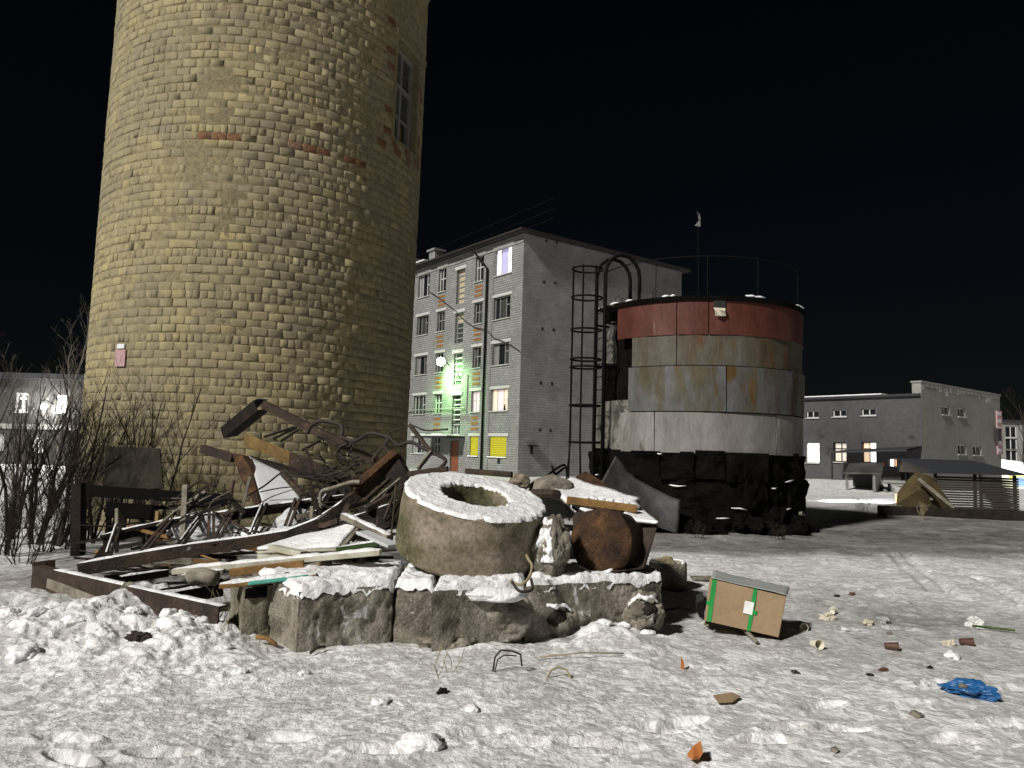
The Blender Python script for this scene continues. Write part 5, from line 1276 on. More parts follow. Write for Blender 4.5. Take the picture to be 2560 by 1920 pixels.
# upright post block at the left end
pa, pb = G(600, 1604), G(678, 1598)
foot = [pa, pb, back(pb, 0.45, -0.2), (pa[0] - 0.26, pa[1] + 0.42)]
pst = thing('concrete_post', 'square pale concrete post with a dark slot at the end of the footing', 'concrete post', (pa[0], pa[1] + .2, 0))
rough_block('body', foot, -0.1, 0.44, 'concrete_pale', pst, amp=0.012, chip=0.03, seed=6.0)
g = MB(); s0 = at(614, 1472, pa[1] - 0.012); s1 = at(668, 1492, pb[1] - 0.012)
g.add([(s0.x, pa[1] - 0.02, s0.z), (s1.x, pb[1] - 0.03, s0.z + .01), (s1.x, pb[1] - 0.03, s1.z), (s0.x, pa[1] - 0.02, s1.z)] + [(s0.x, pa[1] + .1, s0.z), (s1.x, pb[1] + .1, s0.z + .01), (s1.x, pb[1] + .1, s1.z), (s0.x, pa[1] + .1, s1.z)], [(3, 2, 1, 0), (4, 5, 6, 7), (0, 1, 5, 4), (2, 3, 7, 6), (0, 4, 7, 3), (1, 2, 6, 5)]); g.build('slot', 'tar', pst)
# rubble wedge between the post and the first block
crumple('concrete_lump', tuple(gp(700, 1600) + Vector((0, .16, 0.2))), (0.34, 0.36, 0.6), 'concrete', 12.0, 4, 0.2, label='rough rubble wedge between the concrete post and the dark block', cat='concrete lump')

# ------------------------------------------------------------------ tilted concrete ring
tc_ = at(1189, 1239, 7.1)
axis = Vector((math.sin(math.radians(9)), -math.sin(math.radians(13.5)), 1.0)).normalized()
RQ = axis.to_track_quat('Z', 'Y').to_matrix().to_4x4()
RMx = Matrix.Translation(tc_) @ RQ
ring = thing('concrete_ring', 'tilted thick concrete well ring with moss stains and snow on top', 'concrete ring', (tc_.x, tc_.y, 0.45))
def build_ring():
    R0, R1, H = 0.312, 0.665, 0.58
    prof = []
    for k in range(16): prof.append((R1 + 0.004 * math.sin(math.pi * k / 15), -H + H * k / 15))
    prof = [(R0, -H), (R0 + .1, -H), (R1 - .05, -H), (R1 - 0.012, -H + 0.01)] + prof[1:-1] + [(R1 + 0.0, -0.02), (R1 - 0.03, 0.0)] + [(R1 - 0.03 - (R1 - R0 - 0.05) * k / 6, 0.0) for k in range(1, 7)] + [(R0 + .005, -0.012)] + [(R0, -0.02 - (H - .03) * k / 8) for k in range(1, 8)] + [(R0, -H)]
    mb = MB(); mb.lathe(prof, 120)
    P = np.array(mb.v); n = fbm(P * 5 + 3, 4); rad = np.linalg.norm(P[:, :2], axis=1)[:, None]
    pit = np.clip(fbm(P * 12 + 20, 3) - 0.3, 0, 1)
    P[:, :2] *= 1 + ((0.010 * n - 0.03 * pit)[:, None]) / rad; P[:, 2] += 0.006 * n
    Mm = np.array(RMx); P = P @ Mm[:3, :3].T + Mm[:3, 3]
    mesh_obj('body', P, mb.f, 'ring_concrete', ring, smooth=True)
    # snow annulus
    A, Rr = np.meshgrid(np.linspace(0, 2 * math.pi, 150), np.linspace(0, 1, 22), indexing='ij'); a = A.ravel(); t = Rr.ravel()
    pn = np.stack([np.cos(a) * 2.2, np.sin(a) * 2.2, t * 0], 1)
    ro = R1 - 0.002 - np.clip(0.035 * fbm(pn * 3.2 + 4, 4), -0.012, 0.05); ri = R0 + 0.006 + np.clip(0.03 * fbm(pn * 2.7 + 14, 4), -.008, .05)
    rr = ri + (ro - ri) * t; e = np.minimum(t, 1 - t) * (ro - ri)
    x, y = rr * np.cos(a), rr * np.sin(a); q = np.stack([x, y, x * 0], 1)
    z = 0.016 * np.sqrt(np.clip(e / 0.012, 0, 1)) + 0.016 * (billow(q * 7 + 2, 4) - .25) * np.clip(e / .03, 0, 1) - 0.014 * (e < 1e-6)
    P = np.stack([x, y, z], 1) @ Mm[:3, :3].T + Mm[:3, 3]
    mesh_obj('snow_cap', P, grid_faces(150, 22, True), 'snow', ring, smooth=True)
build_ring()
# flat tyre-like rubber slab the ring leans on
g = MB(); g.bar(at(985, 1395, 7.4), at(1060, 1405, 7.0), 0.06, 0.04); g.tube([at(1000, 1410, 6.95), at(1050, 1425, 6.8), at(1110, 1433, 6.72)], 0.02, 6)

# ------------------------------------------------------------------ rusty drum end, plates and slabs behind the footing
def build_drum():
    c = at(1500, 1352, 7.15)
    d = thing('rusty_drum', 'rusty brown cut drum with a domed end and snow on top', 'drum', (c.x, c.y, 0.45))
    ax = Vector((-0.50, -0.85, 0.10)).normalized(); Mx = Matrix.Translation(c) @ ax.to_track_quat('Z', 'Y').to_matrix().to_4x4()
    R = 0.295
    prof = [(0.001, 0.055)] + [(R * math.sin(math.pi / 2 * k / 9), 0.055 * math.cos(math.pi / 2 * k / 9)) for k in range(1, 10)] + [(R + .012, -0.01), (R + .01, -0.06), (R - .004, -0.065), (R - 0.006, -0.5)]
    mb = MB(); mb.lathe(prof, 56, Mx); P = np.array(mb.v); P += 0.02 * np.stack([fbm(P * 6 + k * 5, 4) for k in range(3)], 1)
    mesh_obj('dome', P, mb.f, 'rust_orange', d, smooth=True)
    # flared casing plate wrapped behind the dome
    q = [at(1437, 1392, 7.3), at(1430, 1290, 7.5), at(1500, 1268, 7.6), at(1570, 1306, 7.55), at(1645, 1312, 7.35), at(1612, 1424, 7.1), at(1520, 1432, 7.0)]
    mb = MB(); mb.prism(q, Vector((0.10, 0.42, 0.06))); mb.build('casing', 'rust', d, bevel=0.02)
    f0 = [at(1560, 1286, 7.48), at(1590, 1303, 7.4), at(1645, 1309, 7.3), at(1606, 1281, 7.85)]
    s, _ = quad_sheet('snow_cap', [f0[0] + Vector((0, 0, .025)), f0[1] + Vector((0, -.02, .02)), f0[2] + Vector((0, -.02, .025)), f0[3] + Vector((0, .05, .04))], 'snow', 0.03, 12, 10, 0.015, d, seed=4)
    mb = MB(); pts = [c + Mx.to_3x3() @ Vector((R * 0.98 * math.cos(t), R * 0.98 * math.sin(t), 0.03)) for t in [2 * math.pi * k / 60 for k in range(60)]]
    pts = [p for p in pts if p.z < c.z - R * 0.72]; pts.sort(key=lambda p: p.x)
    if len(pts) > 3: mb.tube([p + Vector((-.02, -.03, .0)) for p in pts], [0.008] + [0.018] * (len(pts) - 2) + [0.006], 6); mb.build('snow_rim', 'snow', d, smooth=True)
build_drum()
def slab(name, px, mat, label, cat, thick=0.03, snow=True, amp=0.012, seed=1.0, group=None, snow_thick=0.035, inset=0.0, bare=None):
    """a plate or board given by four corners (pixel and depth), with snow lying on it"""
    pts = [at(*q) for q in px]; c = sum(pts, Vector()) / 4
    t = thing(name, label, cat, (c.x, c.y, min(p.z for p in pts) - thick), group=group)
    o, nrm = quad_sheet('plate', pts, mat, thick, 14, 10, amp, t, seed=seed)
    if snow:
        k = 1 - inset
        q = [c + (p - c) * k + Vector((0, 0, snow_thick)) for p in pts]
        quad_sheet('snow_cap', q, 'snow', snow_thick * 0.9, 20, 14, amp + 0.012, t, seed=seed + 3)
    return t
slab('steel_plate', [(1385, 1232, 8.2), (1452, 1290, 7.7), (1600, 1252, 8.0), (1430, 1200, 8.8)], 'rust', 'curved rusty plate under smooth snow behind the drum', 'plate', seed=2)
slab('steel_plate', [(1430, 1262, 7.7), (1470, 1290, 7.5), (1600, 1272, 7.7), (1590, 1260, 8.0)], 'rust_dark', 'snow covered plate beneath the brown timber rail', 'plate', seed=5)
crumple('snow_clump', tuple(at(1380, 1222, 8.5)), (0.5, 0.5, 0.3), 'wood_grey', 4.0, 3, 0.15, label='frosty rounded hump at the end of the curved plate', cat='rubble')
g = MB(); g.bar(at(1417, 1250, 7.62), at(1592, 1272, 7.55), 0.07, 0.075); tag(g.build('timber_rail', 'wood_orange', bevel=0.008), 'brown squared timber rail lying across snowy plates', 'timber')
for k in range(14):
    r_ = random.Random(k); f = r_.random(); q = at(1450 + 120 * f, 1243 + 17 * f, 7.75)
    crumple('ice_clod', (q.x, q.y, q.z), (r_.uniform(.05, .1), r_.uniform(.05, .1), r_.uniform(.04, .07)), 'snow', k * 2.3, 1, 0.3, label='small icy clod heaped behind the brown timber rail', cat='ice', group='icy clods behind the timber rail')
crumple('snowy_boulder', tuple(at(1374, 1375, 6.95)), (0.36, 0.38, 0.60), 'concrete', 2.2, 4, 0.3, label='upright snow plastered rubble boulder between ring and drum', cat='boulder')
crumple('snow_clump', tuple(at(1368, 1360, 6.86)), (0.20, 0.24, 0.40), 'snow', 7.7, 4, 0.45, label='snow plastered on the boulder between ring and drum', cat='snow')
slab('snowy_slab', [(1365, 1395, 7.6), (1440, 1395, 7.7), (1432, 1325, 7.9), (1365, 1312, 7.9)], 'white_panel', 'white panel wedged upright behind the boulder', 'panel', snow=False)
g = MB(); g.prism([at(1436, 1197, 9.0), at(1460, 1182, 9.2), at(1480, 1200, 9.1), at(1528, 1225, 8.7), at(1520, 1230, 8.6), at(1470, 1206, 8.9)], (0.03, 0.12, 0.02)); tag(g.build('bent_bracket', 'rust_orange'), 'torn rusty bracket bent over the snowy plate', 'bracket')
g = MB(); g.tube([at(1330, 1235, 8.0), at(1386, 1236, 7.8)], 0.05, 8); g.tube([at(1386, 1236, 7.8), at(1392, 1237, 7.75)], 0.055, 8); tag(g.build('pipe_stub', 'rust', smooth=False), 'short rusty pipe stub with snowy lip beside the ring', 'pipe')
g = MB(); g.bar(at(1395, 1300, 7.5), at(1372, 1345, 7.3), 0.06, 0.05); tag(g.build('steel_strut', 'rust', bevel=0.005), 'short rusty strut propping the snowy plate', 'strut')
g = MB(); g.bar(at(1385, 1315, 7.6), at(1450, 1322, 7.7), 0.03, 0.06); tag(g.build('steel_strip', 'rust_dark'), 'dark steel strip lying behind the boulder', 'strip')
# small round well ring standing in the snow to the right
def build_small_ring():
    b = gp(1678, 1478); Rr = 0.225; H = 0.36
    b = Vector((b.x, b.y + 0.2, -0.05))
    t = thing('small_concrete_ring', 'small grey concrete ring with a rubble lump inside', 'concrete ring', (b.x, b.y, 0))
    mb = MB(); mb.lathe([(Rr * .72, 0), (Rr, 0), (Rr * 1.01, H * .5), (Rr, H - .01), (Rr - .012, H), (Rr * .76, H), (Rr * .72, H - .02), (Rr * .72, 0)], 56, Matrix.Translation(b)); P = np.array(mb.v); P += 0.008 * np.stack([fbm(P * 8 + k, 3) for k in range(3)], 1); mesh_obj('body', P, mb.f, 'concrete', t, smooth=True)
    mb = MB(); pts = [b + Vector((Rr * .87 * math.cos(q), Rr * .87 * math.sin(q), H + .004)) for q in [math.pi * (-.25 + 1.6 * k / 40) for k in range(41)]]; mb.tube(pts, [0.012] + [0.022] * 39 + [0.01], 6); mb.build('snow_rim', 'snow', t, smooth=True)
    crumple('rubble_lump', tuple(b + Vector((-.03, 0, H - .03))), (.26, .26, .2), 'straw', 3.0, 3, .2, parent=t)
    mb = MB(); mb.lathe([(0.001, H - .12), (Rr * .73, H - .12)], 24, Matrix.Translation(b)); mb.build('snow_fill', 'snow', t)
build_small_ring()

# ------------------------------------------------------------------ scrap steel
def beam_snow(pts, w, name, parent, thick=0.022, seed=0.0, up=(0, 0, 1), lift=0.0):
    """snow lying along the top of a bar"""
    pts = [Vector(p) for p in pts]; dense = []
    for a, b in zip(pts, pts[1:]):
        n = max(2, int((b - a).length / 0.05))
        dense += [a.lerp(b, k / n) for k in range(n)]
    dense.append(pts[-1]); V = []; nv = 7
    for i, p in enumerate(dense):
        d = (dense[min(i + 1, len(dense) - 1)] - dense[max(i - 1, 0)]).normalized(); s = d.cross(Vector(up)).normalized()
        e = min(1.0, min(i, len(dense) - 1 - i) / 2.0)
        nn = perlin(np.array([[p.x * 9 + seed, p.y * 9, p.z * 9]]))[0]
        for k in range(nv):
            t = k / (nv - 1) * 2 - 1
            V.append(p + s * (t * w / 2 * (1 + 0.06 * nn)) + Vector((0, 0, lift - 0.003 + thick * (0.75 + 0.6 * nn) * math.sqrt(max(0, 1 - t * t)) * (0.25 + 0.75 * e))))
    P = np.array([tuple(q) for q in V])
    return mesh_obj(name, P, grid_faces(len(dense), nv, False), 'snow', parent, smooth=True)
def girder():
    lo = [at(*q) for q in ((196, 1424, 7.55), (340, 1398, 7.7), (480, 1374, 7.85), (620, 1356, 8.0), (720, 1340, 8.1), (790, 1312, 8.2), (850, 1272, 8.35), (910, 1222, 8.5), (985, 1162, 8.7))]
    hi = [at(*q) for q in ((252, 1342, 8.25), (330, 1322, 8.35), (410, 1305, 8.45), (480, 1293, 8.5), (570, 1281, 8.6), (660, 1268, 8.75), (760, 1254, 8.9), (860, 1240, 9.05))]
    t = thing('lattice_girder', 'twisted rusty lattice girder with snow along its bars', 'girder', (lo[3].x, lo[3].y, 0.1))
    g = MB(); g.sweep(lo, 0.075, 0.125); g.build('lower_chord', 'rust', t, bevel=0.006)
    beam_snow([p + Vector((0, 0, 0.064)) for p in lo[:-1]], 0.072, 'snow_cap', t, 0.022, 1.0)
    g = MB(); g.sweep(hi, 0.09, 0.035); g.build('upper_chord', 'rust_dark', t)
    g = MB(); g.sweep([p + Vector((0, 0.04, -0.05)) for p in hi], 0.012, 0.09); g.build('upper_web', 'rust_dark', t)
    beam_snow([p + Vector((0, 0, 0.018)) for p in hi], 0.085, 'snow_cap', t, 0.02, 5.0)
    lac = [((290, 1315, 8.4), (262, 1402, 7.62)), ((420, 1300, 8.45), (353, 1386, 7.75)), ((500, 1290, 8.55), (445, 1370, 7.8)), ((575, 1275, 8.62), (535, 1358, 7.9)), ((655, 1263, 8.75), (620, 1352, 8.02)), ((738, 1250, 8.88), (712, 1325, 8.1)), ((815, 1240, 9.0), (785, 1295, 8.2)), ((522, 1278, 8.45), (521, 1372, 7.86))]
    for i, (a, b) in enumerate(lac):
        pa, pb = at(*a), at(*b)
        for s in (0.0, 0.05):
            g = MB(); g.bar(pa + Vector((s, 0.01, 0.02)), pb + Vector((s, 0.0, 0.045)), 0.016, 0.03, (1, 0, 0)); g.build('lacing_bar', 'rust' if i % 2 else 'rust_dark', t)
            if i % 2 == 0 and s == 0: beam_snow([pb.lerp(pa, 0.1) + Vector((s, -0.005, 0.055)), pa + Vector((s, -.005, 0.03))], 0.018, 'snow_cap', t, 0.008, i)
    # end gusset
    g = MB(); g.prism([at(270, 1345, 8.2), at(232, 1396, 7.7), at(190, 1432, 7.5), at(272, 1385, 7.9)], (0.0, 0.02, 0.0)); g.build('gusset', 'rust_dark', t)
    # rod bent along the chord
    g = MB(); g.tube([at(*q) for q in ((540, 1282, 8.5), (585, 1308, 8.3), (620, 1326, 8.15), (660, 1332, 8.1), (700, 1330, 8.08), (740, 1318, 8.15))], 0.014, 6); g.build('bent_rod', 'rust', t, smooth=True)
girder()
def beam(name, a, b, w, h, mat, label, cat, up=(0, 0, 1), channel=False, snow=0.0, flip=1, bevel=0.006, group=None, sw=None):
    pa, pb = at(*a), at(*b)
    g = MB()
    if channel: g.channel(pa, pb, w, h, 0.014, up, flip)
    else: g.bar(pa, pb, w, h, up)
    if not snow:
        o = g.build(name, mat, bevel=bevel); tag(o, label, cat, group); return o
    t = thing(name, label, cat, tuple(min((pa, pb), key=lambda q: q.z) - Vector((0, 0, h / 2))), group=group)
    g.build('bar', mat, t, bevel=bevel); beam_snow([pa + Vector((0, 0, h / 2)), pb + Vector((0, 0, h / 2))], sw or w, 'snow_cap', t, snow, a[0])
    return t
# steep frame standing up out of the heap
def steep_frame():
    t = thing('toppled_gantry', 'rusty channel frame rearing up before the brick tower', 'frame', tuple(Vector((at(760, 1120, 10).x, 10.0, 0.3))))
    A, B, D = at(572, 1080, 10.9), at(656, 1012, 10.3), at(990, 1180, 9.9)
    g = MB(); g.channel(A, B, 0.22, 0.16, 0.014, (0.2, -0.35, 0.9), 1); g.build('end_channel', 'rust_dark', t)
    beam_snow([A + Vector((0, 0, .085)), B + Vector((0, 0, .085))], 0.17, 'snow_cap', t, 0.02, 3)
    g = MB(); g.bar(B, D, 0.02, 0.105, (0, 0, 1)); g.bar(B + Vector((0.02, .04, .05)), D + Vector((0.02, .04, .05)), 0.09, 0.014); g.build('long_channel', 'rust', t)
    E0, E1 = at(612, 1098, 10.5), at(915, 1225, 9.6)
    g = MB(); g.bar(E0, E0.lerp(E1, 0.42), 0.03, 0.17, (0, -.3, 1)); g.build('painted_length', 'ochre_paint', t)
    g = MB(); g.bar(E0.lerp(E1, 0.40) + Vector((0, -.01, -.01)), E1, 0.05, 0.2, (0, -.3, 1)); g.build('lower_beam', 'rust', t)
    for (a, b) in (((660, 1092), (736, 1068)), ((684, 1097), (742, 1068)), ((702, 1103), (748, 1073)), ((755, 1126), (800, 1102))):
        g = MB(); g.tube([at(*a, 10.2), at(*b, 10.15)], 0.018, 6); g.build('cross_rod', 'rust_dark', t)
steep_frame()
beam('steel_tube', (506, 1122, 10.4), (585, 1146, 10.2), 0.11, 0.11, 'rust', 'stubby rusty tube jutting left from the scrap heap', 'tube')
g = MB(); g.prism([at(580, 1135, 10.1), at(606, 1140, 10.0), at(628, 1175, 9.8), at(650, 1262, 9.3), at(636, 1262, 9.3), at(600, 1190, 9.8)], (0.05, 0.1, 0.0)); tag(g.build('torn_post', 'rust_orange'), 'flaking orange rusted post beside the white sheet', 'post')
slab('white_sheet', [(658, 1264, 9.1), (754, 1250, 9.2), (706, 1178, 9.9), (622, 1140, 10.2)], 'white_panel', 'smooth white frosted sheet leaning in the scrap heap', 'sheet', thick=0.02, snow=False, amp=0.008, seed=3)
g = MB(); g.prism([at(622, 1138, 10.15), at(706, 1160, 10.0), at(830, 1200, 9.6), at(815, 1208, 9.5), at(705, 1180, 9.85)], (0.02, .03, -.02)); tag(g.build('shade_side_plate', 'rust_dark'), 'shadow side of a folded plate above the white frosted sheet', 'plate')  # a sheet's shadow side as its own piece, shade in the colour
beam('steel_angle', (705, 1180, 9.6), (768, 1250, 9.1), 0.06, 0.07, 'rust', 'rusty angle along the edge of the white frosted sheet', 'angle bar')
beam('steel_angle', (795, 1262, 9.2), (838, 1185, 9.8), 0.09, 0.1, 'rust_dark', 'short dark angle standing behind the lattice girder', 'angle bar')
# big box beam rising at the right of the heap
def rising():
    t = thing('box_beam', 'broad rusty box beam rising towards the concrete ring', 'beam', tuple(at(900, 1250, 8.6)))
    a, b = at(885, 1232, 8.45), at(992, 1140, 8.75)
    g = MB(); g.bar(a, b, 0.10, 0.19, (0.3, -.4, 1)); g.build('web', 'rust_orange', t, bevel=0.01)
    g = MB(); g.prism([at(992, 1138, 8.72), at(1020, 1190, 8.45), at(1000, 1230, 8.4), at(960, 1190, 8.6)], (0.02, .12, 0.02)); g.build('end_plate', 'rust_dark', t)
rising()
for i, (a, b, w, lab) in enumerate((((915, 1250, 8.3), (985, 1188, 8.6), 0.04, 'thin rusty lath under the rising box beam'), ((912, 1270, 8.2), (1002, 1196, 8.5), 0.03, 'pale edged lath beneath the rising box beam'),
                     ((915, 1275, 8.0), (975, 1240, 8.2), 0.06, 'brown broken timber beside the concrete ring'), ((960, 1300, 7.9), (983, 1240, 8.1), 0.025, 'slim rusty stake leaning by the concrete ring'), ((870, 1268, 8.3), (940, 1250, 8.5), 0.05, 'dark strip under the rising box beam'),
                     ((940, 1355, 7.6), (945, 1290, 7.7), 0.022, 'thin wet stake standing before the concrete ring'), ((978, 1340, 7.5), (990, 1210, 7.9), 0.018, 'long thin stake touching the concrete ring'))):
    beam('scrap_lath', a, b, w, w, 'wood_grey' if i == 1 else ('rust' if i != 4 else 'rust_dark'), lab, 'lath')
def tubes(name, pts, r, mat, label, cat, n=7):
    P = [at(*q) for q in pts]
    # smooth through the given points
    out = []
    for i in range(len(P) - 1):
        p0, p1, p2, p3 = P[max(i - 1, 0)], P[i], P[i + 1], P[min(i + 2, len(P) - 1)]
        for k in range(5):
            t = k / 5
            out.append(0.5 * ((2 * p1) + (p2 - p0) * t + (2 * p0 - 5 * p1 + 4 * p2 - p3) * t * t + (3 * p1 - p0 - 3 * p2 + p3) * t ** 3))
    out.append(P[-1])
    g = MB(); g.tube(out, r, n); return tag(g.build(name, mat, smooth=True), label, cat)
tubes('steel_cable', [(768, 1085, 9.8), (778, 1065, 9.8), (805, 1052, 9.7), (850, 1062, 9.6), (856, 1080, 9.5), (852, 1094, 9.5)], 0.026, 'cable', 'thick dark cable looping over the channel frame', 'cable')
tubes('steel_cable', [(852, 1094, 9.5), (866, 1098, 9.4), (885, 1104, 9.3), (908, 1092, 9.2), (925, 1083, 9.1), (965, 1091, 9.0), (985, 1105, 8.9), (1000, 1113, 8.8), (1025, 1105, 8.7), (1060, 1122, 8.6), (1113, 1149, 8.5), (1100, 1170, 8.45)], 0.022, 'cable', 'long dark cable waving across to the ring', 'cable')
tubes('steel_cable', [(855, 1088, 9.5), (868, 1108, 9.45), (850, 1118, 9.45), (848, 1135, 9.5), (862, 1150, 9.4)], 0.02, 'cable', 'dark cable hanging down from the looped cable', 'cable')
tubes('wire', [(965, 1091, 9.0), (975, 1080, 9.0), (1000, 1072, 8.9), (1030, 1064, 8.8), (1065, 1076, 8.7), (1120, 1073, 8.6)], 0.010, 'cable', 'thin wire rising above the tangled cables', 'wire')
beam('steel_strap', (1024, 1062, 8.8), (1078, 1132, 8.55), 0.03, 0.05, 'rust', 'rusty strap sloping above the concrete ring', 'strap')
beam('steel_strap', (1078, 1130, 8.55), (1045, 1172, 8.3), 0.03, 0.05, 'wood_grey', 'pale rusty strap folded back above the ring', 'strap')
beam('steel_strap', (972, 1096, 8.9), (928, 1152, 9.0), 0.03, 0.045, 'rust', 'rusty strap hanging from the waving cable', 'strap')
beam('steel_strap', (960, 1115, 8.9), (982, 1142, 8.8), 0.03, 0.04, 'rust', 'short rusty strap behind the rising box beam', 'strap')
beam('steel_bar', (1020, 1185, 8.3), (1120, 1172, 8.2), 0.06, 0.06, 'rust', 'rough rusty bar resting behind the concrete ring', 'bar')
beam('steel_bar', (1165, 1178, 8.3), (1280, 1187, 8.0), 0.05, 0.06, 'rust', 'rust brown bar lying behind the ring rim', 'bar')
crumple('rubble', tuple(at(1300, 1205, 8.4)), (.25, .2, .2), 'ring_concrete', 9.0, 2, .25, label='pale broken rubble piece behind the ring', cat='rubble')
for i, (pts, lab) in enumerate(((((1305, 1225, 9.0), (1360, 1195, 9.4), (1390, 1172, 9.6), (1412, 1163, 9.8), (1418, 1190, 9.6)), 'black bent rod arching near the ladder foot'), (((1312, 1232, 9.0), (1370, 1200, 9.4), (1410, 1170, 9.8)), 'straight black rod sloping near the ladder foot'), (((1358, 1200, 9.4), (1360, 1222, 9.2)), 'short black rod beneath the arching rod'), (((1380, 1166, 9.7), (1390, 1195, 9.5)), 'thin black stub crossing the arching rod'))):
    tubes('bent_rod', list(pts), 0.016, 'black_steel', lab, 'rod', 5)
# tangle of wires in the heart of the heap
r_ = random.Random(21)
for k in range(9):
    c = (r_.uniform(815, 905), r_.uniform(1128, 1172)); pts = []
    x, y = c; a = r_.uniform(0, 6.28)
    for i in range(6):
        pts.append((x, y, 9.5 + r_.uniform(-.15, .15))); a += r_.uniform(-1.1, 1.3); x += 17 * math.cos(a); y += 9 * math.sin(a)
    tubes('wire_tangle', pts, 0.009, 'cable', 'thin dark wire curled in the tangle by the frame', 'wire')['group'] = 'wires curled in the tangle'
tubes('reinforcing_rod', [(617, 1240, 9.0), (660, 1215, 9.2), (710, 1178, 9.3), (735, 1190, 9.2), (790, 1192, 9.2), (850, 1180, 9.1), (890, 1158, 9.0)], 0.012, 'cable', 'long thin rod draped over the white sheet', 'rod', 5)
tubes('reinforcing_rod', [(650, 1230, 9.1), (700, 1220, 9.1), (748, 1216, 9.0)], 0.008, 'cable', 'fine wire lying across the white sheet', 'wire', 5)
tubes('bent_pipe', [(803, 1290, 8.4), (800, 1250, 8.5), (806, 1228, 8.5), (830, 1220, 8.4), (880, 1205, 8.35), (900, 1206, 8.3)], 0.022, 'wood_grey', 'pale bent pipe hooking over the lattice girder', 'pipe')
tubes('scrap_stake', [(572, 1270, 8.7), (578, 1230, 8.9), (584, 1202, 9.0)], 0.022, 'rust', 'upright rusty stake behind the lattice girder', 'stake')
tubes('scrap_branch', [(440, 1248, 9.8), (470, 1222, 9.8), (500, 1205, 9.8), (540, 1216, 9.8)], 0.014, 'bark', 'curved bare stick above the dark rail', 'stick')
# low plates and boards in the middle
slab('tipped_board', [(642, 1378, 7.55), (845, 1372, 7.4), (905, 1308, 8.0), (760, 1340, 8.1)], 'wood_pale', 'broad snow covered board tipped up before the girder', 'board', 0.03, True, seed=7)
beam('steel_angle', (905, 1308, 7.95), (858, 1365, 7.45), 0.05, 0.03, 'wood_grey', 'grey edging along the tipped snowy board', 'edging')
beam('plank', (436, 1428, 7.05), (952, 1380, 7.0), 0.12, 0.05, 'wood_pale', 'long pale plank under snow reaching over the footing', 'plank', snow=0.03)
beam('plank', (455, 1442, 6.95), (560, 1428, 6.95), 0.06, 0.04, 'wood_grey', 'short grey plank end under the long pale plank', 'plank', snow=0.02)
beam('plank', (575, 1432, 6.85), (760, 1410, 6.9), 0.05, 0.07, 'wood_orange', 'orange brown plank edge beneath the pale plank', 'plank')
beam('plank', (678, 1368, 7.45), (760, 1385, 7.25), 0.10, 0.05, 'wood_pale', 'cream plank lying across the snowy board', 'plank')
beam('plank', (650, 1390, 7.35), (740, 1402, 7.2), 0.08, 0.04, 'wood_pale', 'second cream plank crossing the first one', 'plank')
beam('plank', (840, 1374, 7.3), (948, 1358, 7.4), 0.05, 0.05, 'paint_green_dark', 'dark green painted batten behind the pale plank', 'batten', snow=0.015)
beam('plank', (550, 1464, 6.28), (790, 1438, 6.45), 0.13, 0.035, 'wood_orange', 'weathered board with teal paint resting on the post', 'board', snow=0.035)
beam('plank', (622, 1457, 6.27), (770, 1440, 6.37), 0.135, 0.022, 'paint_teal', 'flaking turquoise board edge over the concrete post', 'board')
beam('plank', (860, 1290, 8.0), (975, 1345, 7.5), 0.09, 0.06, 'wood_grey', 'snow topped grey timber sloping to the ring', 'timber', snow=0.03)
beam('plank', (905, 1330, 7.6), (985, 1365, 7.3), 0.16, 0.03, 'white_panel', 'white slat tucked beneath the ring edge', 'slat')
tubes('sack', [(470, 1452, 6.8), (500, 1438, 6.8), (545, 1448, 6.75)], [0.03] + [0.07] * 9 + [0.02], 'wood_grey', 'crumpled grey sack end under the planks', 'sack', 8)
crumple('plastic_sack', tuple(at(505, 1322, 8.6)), (0.75, 0.4, 0.34), 'white_panel', 5.5, 4, 0.25, label='crumpled pale sack lying behind the girder lacing', cat='sack')
crumple('plastic_sack', tuple(at(650, 1340, 8.5)), (0.7, 0.4, 0.2), 'snow', 15.5, 3, 0.25, label='snow hump in the gap under the girder', cat='snow')
crumple('plastic_sack', tuple(at(735, 1312, 8.7)), (0.45, 0.4, 0.35), 'white_panel', 25.5, 3, 0.25, label='frosted sack stuffed between the girder bars', cat='sack')
